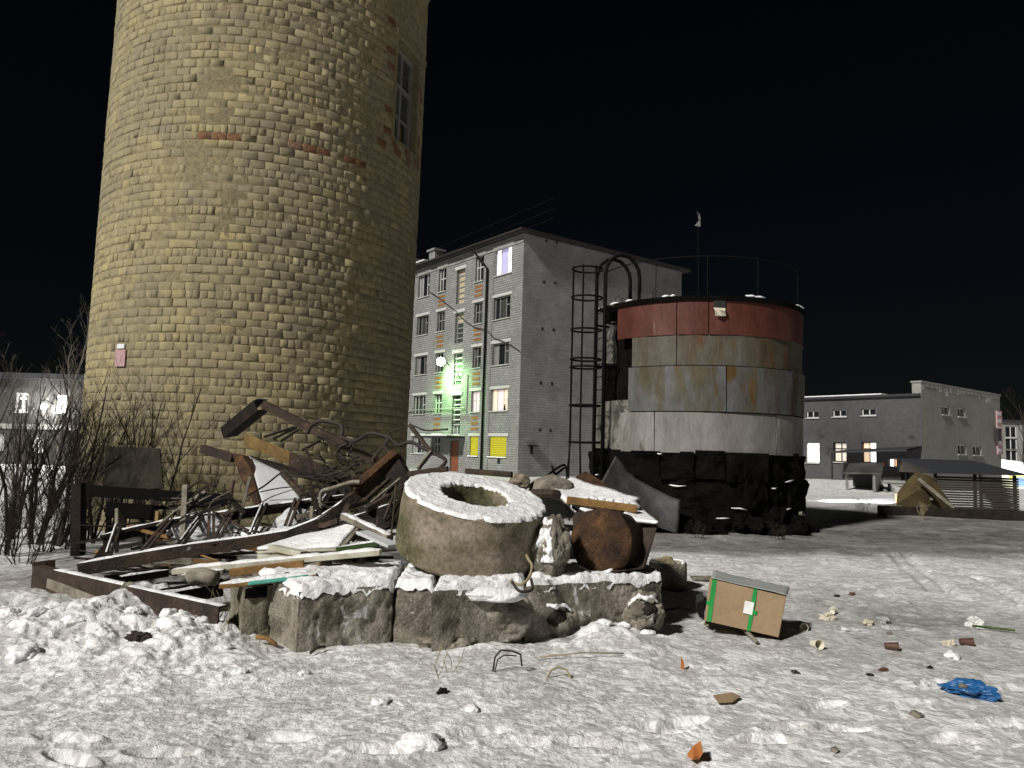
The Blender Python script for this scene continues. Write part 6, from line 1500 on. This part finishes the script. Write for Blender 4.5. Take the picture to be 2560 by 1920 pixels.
# dark gate-like rail frame behind the girder, with a square board
def rail_frame():
    t = thing('rail_frame', 'dark steel rail frame with an upright post before the bushes', 'frame', tuple(gp(196, 1396)))
    b = gp(196, 1396); Y = b.y
    top = at(197, 1212, Y)
    g = MB(); g.channel(Vector((b.x, Y, -.1)), Vector((top.x, Y, top.z + .02)), 0.13, 0.14, 0.014, (0, 1, 0), -1); g.build('post', 'rust_dark', t)
    a0, a1 = at(212, 1226, Y), at(575, 1250, Y + .4)
    g = MB(); g.channel(a0, a1, 0.06, 0.15, 0.012, (0, 0, 1), 1); g.build('top_rail', 'black_steel', t)
    for px in (300, 381, 470):
        f = (px - 212) / 363; p = a0.lerp(a1, f)
        g = MB(); g.bar(p + Vector((0, -.02, -.05)), Vector((p.x, p.y, 0.05)), 0.04, 0.03, (0, 1, 0)); g.build('upright', 'rust_dark', t)
    l0, l1 = at(212, 1285, Y + .1), at(600, 1268, Y + .5)
    g = MB(); g.bar(at(260, 1275, Y + .2), at(560, 1262, Y + .6), 0.04, 0.05); g.build('lower_rail', 'black_steel', t)
    g = MB(); g.bar(at(440, 1300, Y + .1), at(380, 1330, Y - .3), 0.03, 0.03); g.build('brace', 'rust_dark', t)
    # square board on two legs behind it
    u = thing('square_board', 'square dark board standing on legs before the tower', 'board', tuple(gp(335, 1380)))
    Yb = Y + .9
    c = [at(263, 1115, Yb), at(399, 1121, Yb), at(408, 1222, Yb), at(259, 1219, Yb)]
    g = MB(); g.prism(c, (0, .03, 0)); g.build('panel', 'board_dark', u, bevel=0.004)
    for px in (278, 392):
        p = at(px, 1222, Yb + .04); g = MB(); g.bar(Vector((p.x, p.y, -.05)), Vector((p.x, p.y, p.z + .5)), .06, .05, (0, 1, 0)); g.build('leg', 'rust_dark', u)
rail_frame()
slab('black_sheet', [(262, 1290, 9.9), (380, 1296, 9.9), (385, 1262, 10.1), (265, 1255, 10.1)], 'tar', 'black sheet hung low behind the rail frame', 'sheet', 0.03, False)
beam('carton_board', (300, 1340, 9.2), (300, 1285, 9.4), 0.25, 0.04, 'wood_grey', 'dull brown board standing behind the girder', 'board', up=(1, 0, 0))
beam('carton_board', (395, 1345, 9.1), (400, 1290, 9.3), 0.22, 0.04, 'ochre_paint', 'ochre board standing behind the girder', 'board', up=(1, 0, 0))
# deep channel frame lying in front at the left
def front_frame():
    t = thing('channel_frame', 'heavy rusty channel frame half sunk in the snow', 'frame', tuple(gp(330, 1560)))
    a, b = at(92, 1444, 7.6), at(556, 1552, 6.25)
    g = MB(); g.channel(a, b, 0.10, 0.24, 0.016, (0, 0, 1), 1); g.build('front_channel', 'rust', t)
    beam_snow([a.lerp(b, .12) + Vector((0, 0.0, .12)), b + Vector((0, 0, .12))], 0.09, 'snow_cap', t, 0.02, 4)
    g = MB(); g.prism([at(78, 1406, 7.7), at(112, 1402, 7.75), at(112, 1478, 7.6), at(82, 1452, 7.65)], (0.05, .1, 0)); g.build('end_block', 'rust_orange', t, bevel=.008)
    g = MB(); g.bar(at(122, 1456, 7.45), at(250, 1508, 7.0), 0.05, 0.10); g.build('lower_timber', 'wood_grey', t, bevel=.006)
    g = MB(); g.bar(at(380, 1500, 6.75), at(556, 1468, 7.2), 0.04, 0.16); g.build('cross_channel', 'rust_dark', t)
    beam_snow([at(380, 1486, 6.75), at(550, 1455, 7.2)], 0.12, 'snow_cap', t, 0.03, 8)
    g = MB(); g.bar(at(262, 1452, 7.2), at(420, 1428, 7.6), 0.05, 0.10); g.build('cross_channel', 'rust_dark', t)
    beam_snow([at(300, 1440, 7.25), at(420, 1422, 7.6)], 0.06, 'snow_cap', t, 0.02, 9)
    crumple('frost_tuft', tuple(at(318, 1478, 6.85)), (.16, .1, .14), 'wood_grey', 3.1, 3, .5, parent=t)
front_frame()
# dark clutter at the bottom of the heap
r_ = random.Random(4)
for k in range(70):
    px, py = r_.uniform(260, 985), r_.uniform(1290, 1420); Y = 1.35 * 1890 / (py - 1105) if py > 1330 else r_.uniform(8.3, 9.6)
    Y = min(max(Y, 7.4), 9.6); p = at(px, py, Y); L = r_.uniform(.3, 1.1); a = r_.uniform(-.5, .5)
    p.z = max(0.08, min(p.z, 0.6)); d = Vector((math.cos(a), math.sin(a) * .6, r_.uniform(-.18, .22))) * L / 2
    g = MB(); w = r_.choice([.012, .02, .03, .05])
    if w < .03: g.tube([p - d, p + Vector((0, 0, r_.uniform(-.04, .06))), p + d], w * .6, 5)
    else: g.bar(p - d, p + d, w, w * r_.uniform(.5, 1.5))
    o = g.build('scrap_rod', r_.choice(['rust_dark', 'rust', 'rust_dark', 'wood_grey', 'wood_grey', 'wood_orange'])); tag(o, 'loose rod or lath lying low in the dark of the scrap heap', 'rod', 'loose rods low in the scrap heap')

# splintered laths, bent rods and frosted strips sticking up through the heap
for k in range(60):
    px, py = r_.choice([r_.uniform(770, 990), r_.uniform(780, 985), r_.uniform(430, 620)]), r_.uniform(1165, 1330); py = max(py, 1255) if px < 640 else py; Y = 9.5 - (py - 1165) / 165 * 1.5 + r_.uniform(-.15, .15)
    p = at(px, py, Y); L = r_.uniform(.25, .8); a = r_.gauss(0.55, .7)
    d = Vector((math.cos(a) * L / 2, r_.uniform(-.2, .2), math.sin(a) * L / 2)); w = r_.choice([.01, .014, .02, .035])
    g = MB()
    if k % 3 == 0: g.tube([p - d, p - d * .3 + Vector((r_.uniform(-.06, .06), 0, r_.uniform(-.05, .05))), p + d * .4 + Vector((r_.uniform(-.06, .06), 0, r_.uniform(-.05, .05))), p + d], w * .55, 5)
    else: g.sweep([p - d, p + Vector((0, 0, r_.uniform(-.03, .03))), p + d], w * 1.6, w * .8, (0, -1, .3))
    o = g.build('scrap_strip', r_.choice(['rust_dark', 'rust', 'rust', 'wood_grey', 'rust_dark'])); tag(o, 'splintered strip poking up through the middle of the scrap heap', 'strip', 'strips poking through the scrap heap')

# heavier pieces packed in below the rising beam and behind the girder
beam('steel_joist', (775, 1252, 9.3), (945, 1205, 9.0), 0.12, 0.14, 'rust_dark', 'heavy dark joist packed below the rising box beam', 'joist')
beam('steel_joist', (700, 1232, 9.6), (880, 1262, 9.1), 0.10, 0.10, 'rust', 'rusty joist lying behind the white frosted sheet edge', 'joist')
beam('steel_joist', (840, 1318, 8.1), (985, 1268, 8.1), 0.09, 0.10, 'rust_dark', 'dark joist wedged between girder and concrete ring', 'joist', snow=0.02)
beam('plank', (560, 1345, 8.6), (800, 1322, 8.5), 0.14, 0.03, 'wood_grey', 'grey plank lying flat under the girder lacing', 'plank', snow=0.02)
beam('plank', (330, 1372, 8.5), (560, 1335, 8.7), 0.12, 0.03, 'wood_grey', 'weathered plank on the ground behind the girder', 'plank', snow=0.02)
slab('steel_plate', [(870, 1330, 7.9), (975, 1318, 7.8), (985, 1255, 8.3), (900, 1262, 8.4)], 'rust_dark', 'dark plate filling the gap beside the concrete ring', 'plate', 0.02, False, seed=9)
# ------------------------------------------------------------------ bare shrubs and trees
def shrub(name, label, base, H, spread, nstem, seed, mat='bark', trunk_r=0.022, levels=3, group=None, lean=(0, 0), up=1.0, tree=False, dens=1.0):
    r = random.Random(seed); t = thing(name, label, 'tree' if tree else 'shrub', base, group=group)
    st, tw = MB(), MB(); base = Vector(base)
    def grow(p, d, L, rad, lev):
        n = 4 if lev else 6; pts = [p.copy()]; q = p.copy(); dd = d.copy()
        for i in range(n):
            dd = (dd + Vector((r.gauss(0, .11), r.gauss(0, .11), 0.05 * up + r.gauss(0, .05)))).normalized(); q = q + dd * (L / n); pts.append(q.copy())
        rr = [max(0.0016, rad * (1 - 0.75 * i / n)) for i in range(n + 1)]
        (st if lev == 0 else tw).tube(pts, rr, 5 if lev == 0 else 3, cap=False)
        if lev < levels:
            k = int(r.choice((5, 6, 7) if lev == 0 else ((3, 4, 5) if lev == 1 else (2, 3))) * dens)
            for i in range(k):
                f = r.uniform(0.25, 0.98) if lev == 0 else r.uniform(0.15, 0.95); j = min(n - 1, int(f * n)); s = pts[j].lerp(pts[j + 1], f * n - j)
                az = r.uniform(0, 6.283); sp = r.uniform(.45, .95)
                nd_ = (dd * 1.0 + Vector((math.cos(az) * sp, math.sin(az) * sp, r.uniform(.0, .45) * up))).normalized()
                grow(s, nd_, L * r.uniform(.34, .58) * (1.05 - .4 * f), max(.0018, rad * (1 - .7 * f) * .55), lev + 1)
    for k in range(nstem):
        az = r.uniform(0, 6.283); s = spread * (0.15 if tree else r.uniform(.1, 1))
        d = Vector((math.cos(az) * s + lean[0], math.sin(az) * s * .8 + lean[1], 1)).normalized()
        grow(base + Vector((math.cos(az), math.sin(az), 0)) * (0 if tree else r.uniform(0, .12)) - Vector((0, 0, .05)), d, H * (1 if tree else r.uniform(.62, 1)), trunk_r * r.uniform(.7, 1.1), 0)
    st.build('trunk', mat, t); tw.build('crown', mat, t)
    return t
def gb(px, Y): q = at(px, 1250, Y); return (q.x, Y, gh(q.x, Y) - .03)
shrub('bare_shrub', 'tall bare shrub with fanned stems in front of the tower', gb(372, 12.0), 3.0, .32, 7, 3, trunk_r=.026)
shrub('bare_shrub', 'slim bare sapling rising beside the square board', gb(258, 11.9), 2.6, .18, 3, 5, trunk_r=.030)
shrub('bare_shrub', 'low twiggy shrub between the board and the white sheet', gb(470, 12.3), 1.7, .5, 7, 8, trunk_r=.014)
shrub('bare_shrub', 'dense bare shrub behind the square board', gb(310, 12.4), 2.1, .4, 8, 11, trunk_r=.018)
shrub('bare_shrub', 'spreading twigs at the left foot of the tower', gb(225, 12.2), 1.7, .6, 9, 14, trunk_r=.016)
k = 0
for (px, Y, H, sp, ns, tr, lean, lab) in ((30, 12.2, 2.7, .35, 5, .045, (.05, 0), 'thick stemmed bare bush before the pale house'), (95, 11.6, 2.5, .4, 6, .05, (.12, 0), 'dark bush with thick forked stems near the rail frame'),
        (150, 11.3, 2.3, .45, 7, .035, (.22, 0), 'bare bush leaning towards the brick tower'), (60, 13.5, 3.0, .3, 6, .03, (0, 0), 'tall thin bush behind the forked stems'), (-40, 11.2, 2.6, .4, 6, .035, (.1, 0), 'dark bush at the edge of the pale yard'),
        (180, 13.2, 2.4, .4, 7, .024, (.05, 0), 'fine twigged bush close to the tower wall'), (120, 10.6, 1.3, .8, 10, .014, (0, 0), 'low tangled brush behind the channel frame end'), (30, 10.2, 1.2, .8, 10, .014, (0, 0), 'low dark brush mat beyond the snow bank'), (170, 10.9, 1.2, .7, 9, .012, (.1, 0), 'low brush pressed against the dark steel post'), (70, 9.6, .9, .9, 9, .010, (0, 0), 'knee high brush by the rusty end block')):
    k += 1; shrub('bare_bush', lab, gb(px, Y), H, sp, ns, 40 + k, 'bark_pale' if k in (4, 6) else 'bark', tr * .8, 3, lean=lean, dens=1.3)
shrub('birch_tree', 'pale trunked bare tree lit from behind near the house', gb(128, 24), 5.2, .2, 2, 77, 'bark_pale', .06, 3, tree=True, dens=1.6)
shrub('birch_tree', 'second bare tree with dark fine crown near the house', gb(170, 27), 4.6, .3, 2, 83, 'bark', .06, 3, tree=True, dens=1.8)
shrub('bare_tree', 'thin bare tree overhanging the kiosk', (at(2575, 1250, 28).x, 28, 0), 4.0, .3, 2, 91, 'bark', .04, 3, tree=True, dens=1.2, lean=(-.15, 0))
for k, (px, py, H) in enumerate(((2158, 1285, .6), (2305, 1300, .5), (1955, 1350, .35), (1750, 1345, .3))):
    q = gp(px, py); shrub('dry_weed', ('tuft of dry weeds near the timber baulk', 'small dry weed before the timber baulk', 'thin dry stalks in the snow before the tank', 'short dry stalks near the leaning metal sheet')[k], (q.x, q.y, 0), H, .5, 7, 120 + k, 'straw' if k < 2 else 'bark', .006, 2)
for k, (px, py) in enumerate(((545, 1590), (555, 1610), (525, 1575), (650, 1640), (1130, 1690), (1085, 1705))):
    q = gp(px, py); t = MB(); r = random.Random(k)
    for i in range(3):
        a = Vector((q.x + r.uniform(-.05, .05), q.y, gh(q.x, q.y) - .03)); t.tube([a, a + Vector((r.uniform(-.05, .08), 0, .12)), a + Vector((r.uniform(-.1, .14), r.uniform(-.05, .05), r.uniform(.16, .34)))], [.003, .0025, .0015], 4)
    tag(t.build('dry_grass', 'straw'), 'few thin dry grass stalks sticking out of the snow', 'grass', 'dry grass stalks in the snow')

# ------------------------------------------------------------------ taped cardboard box
def build_box():
    F4 = [at(1774, 1447, 6.95), at(1966, 1492, 6.85), at(1947, 1594, 6.72), at(1760, 1552, 6.86)]    # TL TR BR BL
    dp = Vector((0.13, 0.36, 0.01))
    t = thing('cardboard_box', 'tipped brown cardboard box bound with green tape', 'box', tuple(gp(1850, 1580)))
    g = MB(); g.prism(F4, dp); g.build('carton', 'cardboard', t, bevel=0.006)
    nrm = (F4[1] - F4[0]).cross(F4[3] - F4[0]).normalized()
    if nrm.y > 0: nrm = -nrm
    def fp(u, v, d=0.003): return F4[0].lerp(F4[1], u).lerp(F4[3].lerp(F4[2], u), v) + nrm * d
    def strip(name, mat, u0, u1, v0, v1, d=0.003, par=t):
        g = MB(); g.prism([fp(u0, v0, d), fp(u1, v0, d), fp(u1 + (.0), v1, d), fp(u0, v1, d)], -nrm * 0.002); return g.build(name, mat, par)
    strip('tape', 'tape_green', .035, .095, .0, .99, .0035); strip('tape', 'tape_green', .575, .625, .0, 1.0, .0035)
    strip('tape', 'tape_green', -.001, .036, .52, .62, .003); strip('tape', 'tape_green', .626, .67, .5, .6, .003)
    strip('paper_label', 'paper_white', .49, .61, .32, .62, .007)
    for u in (.04, .58): 
        g = MB(); a = fp(u, 0, 0); b = fp(u + .055, 0, 0); up_ = Vector((0, 0, .004)); g.prism([a + up_, b + up_, b + dp * .9 + up_, a + dp * .9 + up_], (0, 0, .002)); g.build('tape', 'tape_green', t)
    g = MB(); f = [F4[0] + Vector((.015, .0, .012)), F4[1] + Vector((.01, -.0, .012)), F4[1] + dp * .92 + Vector((.03, 0, .014)), F4[0] + dp + Vector((.0, 0, .014))]
    o, _ = quad_sheet('torn_film', f, 'wrap_film', .004, 22, 12, .010, t, seed=6)
    g = MB(); g.prism([at(1760, 1500, 7.0), at(1744, 1506, 7.1), at(1741, 1525, 7.1), at(1748, 1542, 7.05), at(1762, 1552, 6.98)], (.05, .25, .02)); tag(g.build('black_wedge', 'plastic_black'), 'plain black wedge set beside the taped box', 'bag')  # black wedge filling the space at the box's left side
build_box()
def stick(px0, px1, r, mat, lab, name='stick', lift=0.03):
    a, b = gp(*px0), gp(*px1); a.z = gh(a.x, a.y) + lift; b.z = gh(b.x, b.y) + lift
    m_ = (a + b) / 2 + Vector((0, 0, .02)); g = MB(); g.tube([a, m_, b], [r, r * .9, r * .8], 6); return tag(g.build(name, mat, smooth=True), lab, 'stick')
stick((1835, 1572), (1892, 1618), .022, 'wood_grey', 'grey stick poking out from under the box')
stick((1762, 1572), (1800, 1556), .016, 'straw', 'straw coloured twig at the corner of the box')
stick((1660, 1540), (1735, 1535), .012, 'plastic_black', 'black strap lying between footing and box', 'strap')
stick((775, 1645), (812, 1633), .012, 'rust', 'short brown stick in the snow before the dark block')
stick((1350, 1652), (1560, 1648), .006, 'straw', 'long thin reed lying flat before the footing', 'reed', .02)
stick((640, 1620), (690, 1626), .02, 'wood_orange', 'brown wooden chip at the foot of the concrete post')
def wire_loop(pts, r, mat, lab, name='wire'):
    P = []
    for (x, y, z) in pts:
        q = gp(x, y); P.append(Vector((q.x, q.y, gh(q.x, q.y) + z)))
    out = []
    for i in range(len(P) - 1):
        for k in range(6): out.append(P[i].lerp(P[i + 1], k / 6))
    out.append(P[-1])
    g = MB(); g.tube(out, r, 6); return tag(g.build(name, mat, smooth=True), lab, 'wire')
wire_loop([(1232, 1690, 0), (1236, 1690, .10), (1250, 1690, .15), (1280, 1690, .145), (1300, 1690, .12), (1304, 1690, .04)], .007, 'cable', 'black wire hoop standing in the snow before the footing')
wire_loop([(1236, 1692, 0), (1243, 1692, .09), (1258, 1692, .12), (1290, 1692, .12)], .005, 'cable', 'thin twin wire beside the black hoop')
wire_loop([(1368, 1700, 0), (1378, 1698, .05), (1395, 1697, .065), (1415, 1697, .05), (1428, 1700, 0)], .007, 'straw', 'yellowish wire arch in the snow')
tubes('wire_bundle', [(1275, 1452, 6.3), (1300, 1462, 6.25), (1322, 1445, 6.3), (1330, 1415, 6.4), (1322, 1400, 6.45), (1316, 1388, 6.5)], 0.012, 'straw', 'frayed pale wire bundle sticking up below the ring', 'wire')
tubes('wire_bundle', [(1280, 1455, 6.2), (1300, 1478, 6.1), (1330, 1474, 6.15), (1328, 1448, 6.3)], 0.012, 'cable', 'dark wire loop hanging over the footing edge', 'wire')

# ------------------------------------------------------------------ litter on the trodden snow
def cup(px, py, yaw, outer, lab, scale=1.0, lid=False, tilt=90):
    q = gp(px, py); z = gh(q.x, q.y)
    scale *= .85; r0, r1, h = .030 * scale, .043 * scale, .115 * scale
    M = Matrix.Translation((q.x, q.y, z + .036 * scale)) @ Matrix.Rotation(math.radians(yaw), 4, 'Z') @ Matrix.Rotation(math.radians(tilt), 4, 'X') @ Matrix.Translation((0, 0, -h / 2))
    t = thing('paper_cup', lab, 'cup', (q.x, q.y, z))
    g = MB(); g.lathe([(.001, .004), (r0, .004), (r0, 0), (r1, h), (r1 + .003, h + .001), (r1 + .003, h + .006)], 24, M); g.build('wall', outer, t, smooth=False)
    g = MB(); g.lathe([(r1 + .003, h + .006), (r1 - .002, h + .005), (r0 - .002, .008), (.001, .008)], 24, M); g.build('lining', 'cup_inner', t, smooth=False)
    return t
cup(2014, 1577, -35, 'cup_tan', 'tan paper cup on its side with pale mouth')
cup(2040, 1620, 8, 'cup_inner', 'cream paper cup facing mouth forward', 1.1, tilt=80)
cup(2228, 1627, 75, 'cup_brown', 'dark brown paper cup lying in the trampled patch')
cup(2415, 1612, 80, 'cup_brown', 'dark brown paper cup beside a crumpled napkin')
cup(2082, 1535, 150, 'cup_inner', 'white paper cup with dark print lying among scraps')
scr = [(2068, 1548, .16, 'paper_cream', 'crumpled cream paper under the printed white cup'), (2170, 1562, .13, 'paper_cream', 'crumpled cream wrapper beside grey foil'), (2210, 1557, .15, 'wrap_film', 'crumpled grey foil ball beside the cream wrapper'), (2112, 1582, .07, 'paper_white', 'tiny white paper scrap between cups'),
       (2224, 1586, .06, 'wood_grey', 'small grey scrap near the dark cup'), (2372, 1612, .12, 'paper_cream', 'crumpled pinkish napkin behind the brown cup'), (2440, 1560, .24, 'paper_white', 'white crumpled plastic bag with green print'), (2380, 1648, .13, 'snow', 'lone pale snow lump near the brown cup'), (1989, 1684, .06, 'plastic_black', 'small black crumb of rubber in the snow'),
       (2092, 1494, .07, 'plastic_black', 'small dark scrap on the bright snow'), (2130, 1490, .09, 'cup_brown', 'reddish brown wrapper scrap on the snow'), (2087, 1875, .06, 'concrete', 'little grey pebble near the snow edge'), (2290, 1788, .08, 'concrete', 'flat dark pebble frozen in the snow'), (345, 1642, .17, 'rust', 'brown brick lump sunk in the snow bank'), (2325, 1672, .05, 'plastic_black', 'black scrap by the lone snow lump'), (1105, 1740, .08, 'rust_dark', 'dark bark crumb in the near snow'),
       (870, 1612, .10, 'wood_orange', 'small brown bark piece below the dark block'), (2175, 1690, .05, 'rust_dark', 'dark crumb in the trampled patch'), (2210, 1680, .07, 'cup_brown', 'brown leaf scrap in the trampled patch')]
for i, (px, py, s, mt, lab) in enumerate(scr):
    q = gp(px, py); crumple('litter_scrap', (q.x, q.y, gh(q.x, q.y) + s * .12), (s, s * .7, s * .5), mt, 3 + i * 2.7, 3 if s > .1 else 2, .55, rot=i * .7, label=lab, cat='litter')
q = gp(2470, 1570); g = MB(); g.tube([(q.x - .15, q.y, gh(q.x, q.y) + .04), (q.x + .02, q.y - .02, gh(q.x, q.y) + .03), (q.x + .2, q.y - .1, gh(q.x, q.y) + .03)], .012, 5); tag(g.build('green_strap', 'paint_green_dark'), 'green drawstring trailing from the white bag', 'strap')
# blue bag
q = [gp(2372, 1722), gp(2474, 1766), gp(2470, 1735), gp(2392, 1703)]
for p in q: p.z = gh(p.x, p.y) + .03
o = crumple('plastic_bag', tuple(gp(2424, 1737) + Vector((0, 0, .03))), (.30, .15, .10), 'bag_blue', 3.3, 4, .6, rot=-.5); tag(o, 'crumpled bright blue plastic bag in the snow', 'bag')
crumple('pebble', tuple(gp(2408, 1740) + Vector((0, 0, .06))), (.06, .05, .05), 'concrete', 6.0, 2, .2, label='grey pebble lying on the blue bag', cat='pebble')
# shards and cardboard pieces
def shard(pts, mat, lab, cat, name='shard', th=.02, lift=.03):
    P = []
    for (x, y, z) in pts:
        w = gp(x, y); P.append(Vector((w.x, w.y, gh(w.x, w.y) + lift + z)))
    g = MB(); g.prism(P, (0, 0, th)); return tag(g.build(name, mat, bevel=.004), lab, cat)
shard([(1718, 1884, 0), (1735, 1876, .02), (1752, 1876, .04), (1757, 1896, .03), (1748, 1890, .0), (1732, 1894, .0)], 'brick_orange', 'orange ceramic shard bright against the snow', 'shard')
shard([(1782, 1740, 0), (1830, 1738, .01), (1852, 1744, .0), (1832, 1756, .0), (1795, 1756, 0)], 'cardboard', 'torn flap of brown cardboard flat on the snow', 'cardboard', 'cardboard_scrap', .006, .02)
q = gp(1706, 1672); g = MB(); g.prism([(q.x - .012, q.y, gh(q.x, q.y) - .02), (q.x + .018, q.y, gh(q.x, q.y) - .02), (q.x + .012, q.y, gh(q.x, q.y) + .05), (q.x - .008, q.y, gh(q.x, q.y) + .09)], (0, .012, 0)); tag(g.build('shard', 'brick_orange'), 'thin orange shard standing upright in the snow', 'shard')
q = gp(366, 1556); crumple('litter_scrap', (q.x, q.y, gh(q.x, q.y) + .02), (.05, .04, .03), 'brick_orange', 5.0, 1, .3, label='tiny red scrap on the snow bank', cat='litter')
q = gp(1700, 1428); g = MB(); g.bar((q.x, 9.9, .03), (q.x + .35, 9.95, .03), .18, .03); tag(g.build('board_offcut', 'wood_grey'), 'flat board offcut on the snow before the tank', 'board')
# a frozen ball of snow and clods near the bank
r_ = random.Random(8)
for k, (px, py, s) in enumerate(((1050, 1865, .20), (950, 1760, .1), (60, 1650, .2), (180, 1600, .16), (250, 1570, .15), (420, 1590, .14), (470, 1560, .16), (505, 1600, .12), (90, 1580, .14), (330, 1585, .12), (560, 1650, .10), (1560, 1590, .14), (1510, 1600, .1), (1620, 1600, .1), (380, 1620, .1), (20, 1560, .15), (600, 1700, .08), (760, 1690, .07), (1180, 1780, .08))):
    q = gp(px, py); crumple('snow_clod', (q.x, q.y, gh(q.x, q.y) + s * .04), (s * 1.25, s, s * .6), 'snow', k * 1.9, 3, .3, rot=k, label='rough lump of frozen snow lying on the trodden surface', cat='snow clod', group='frozen snow clods')
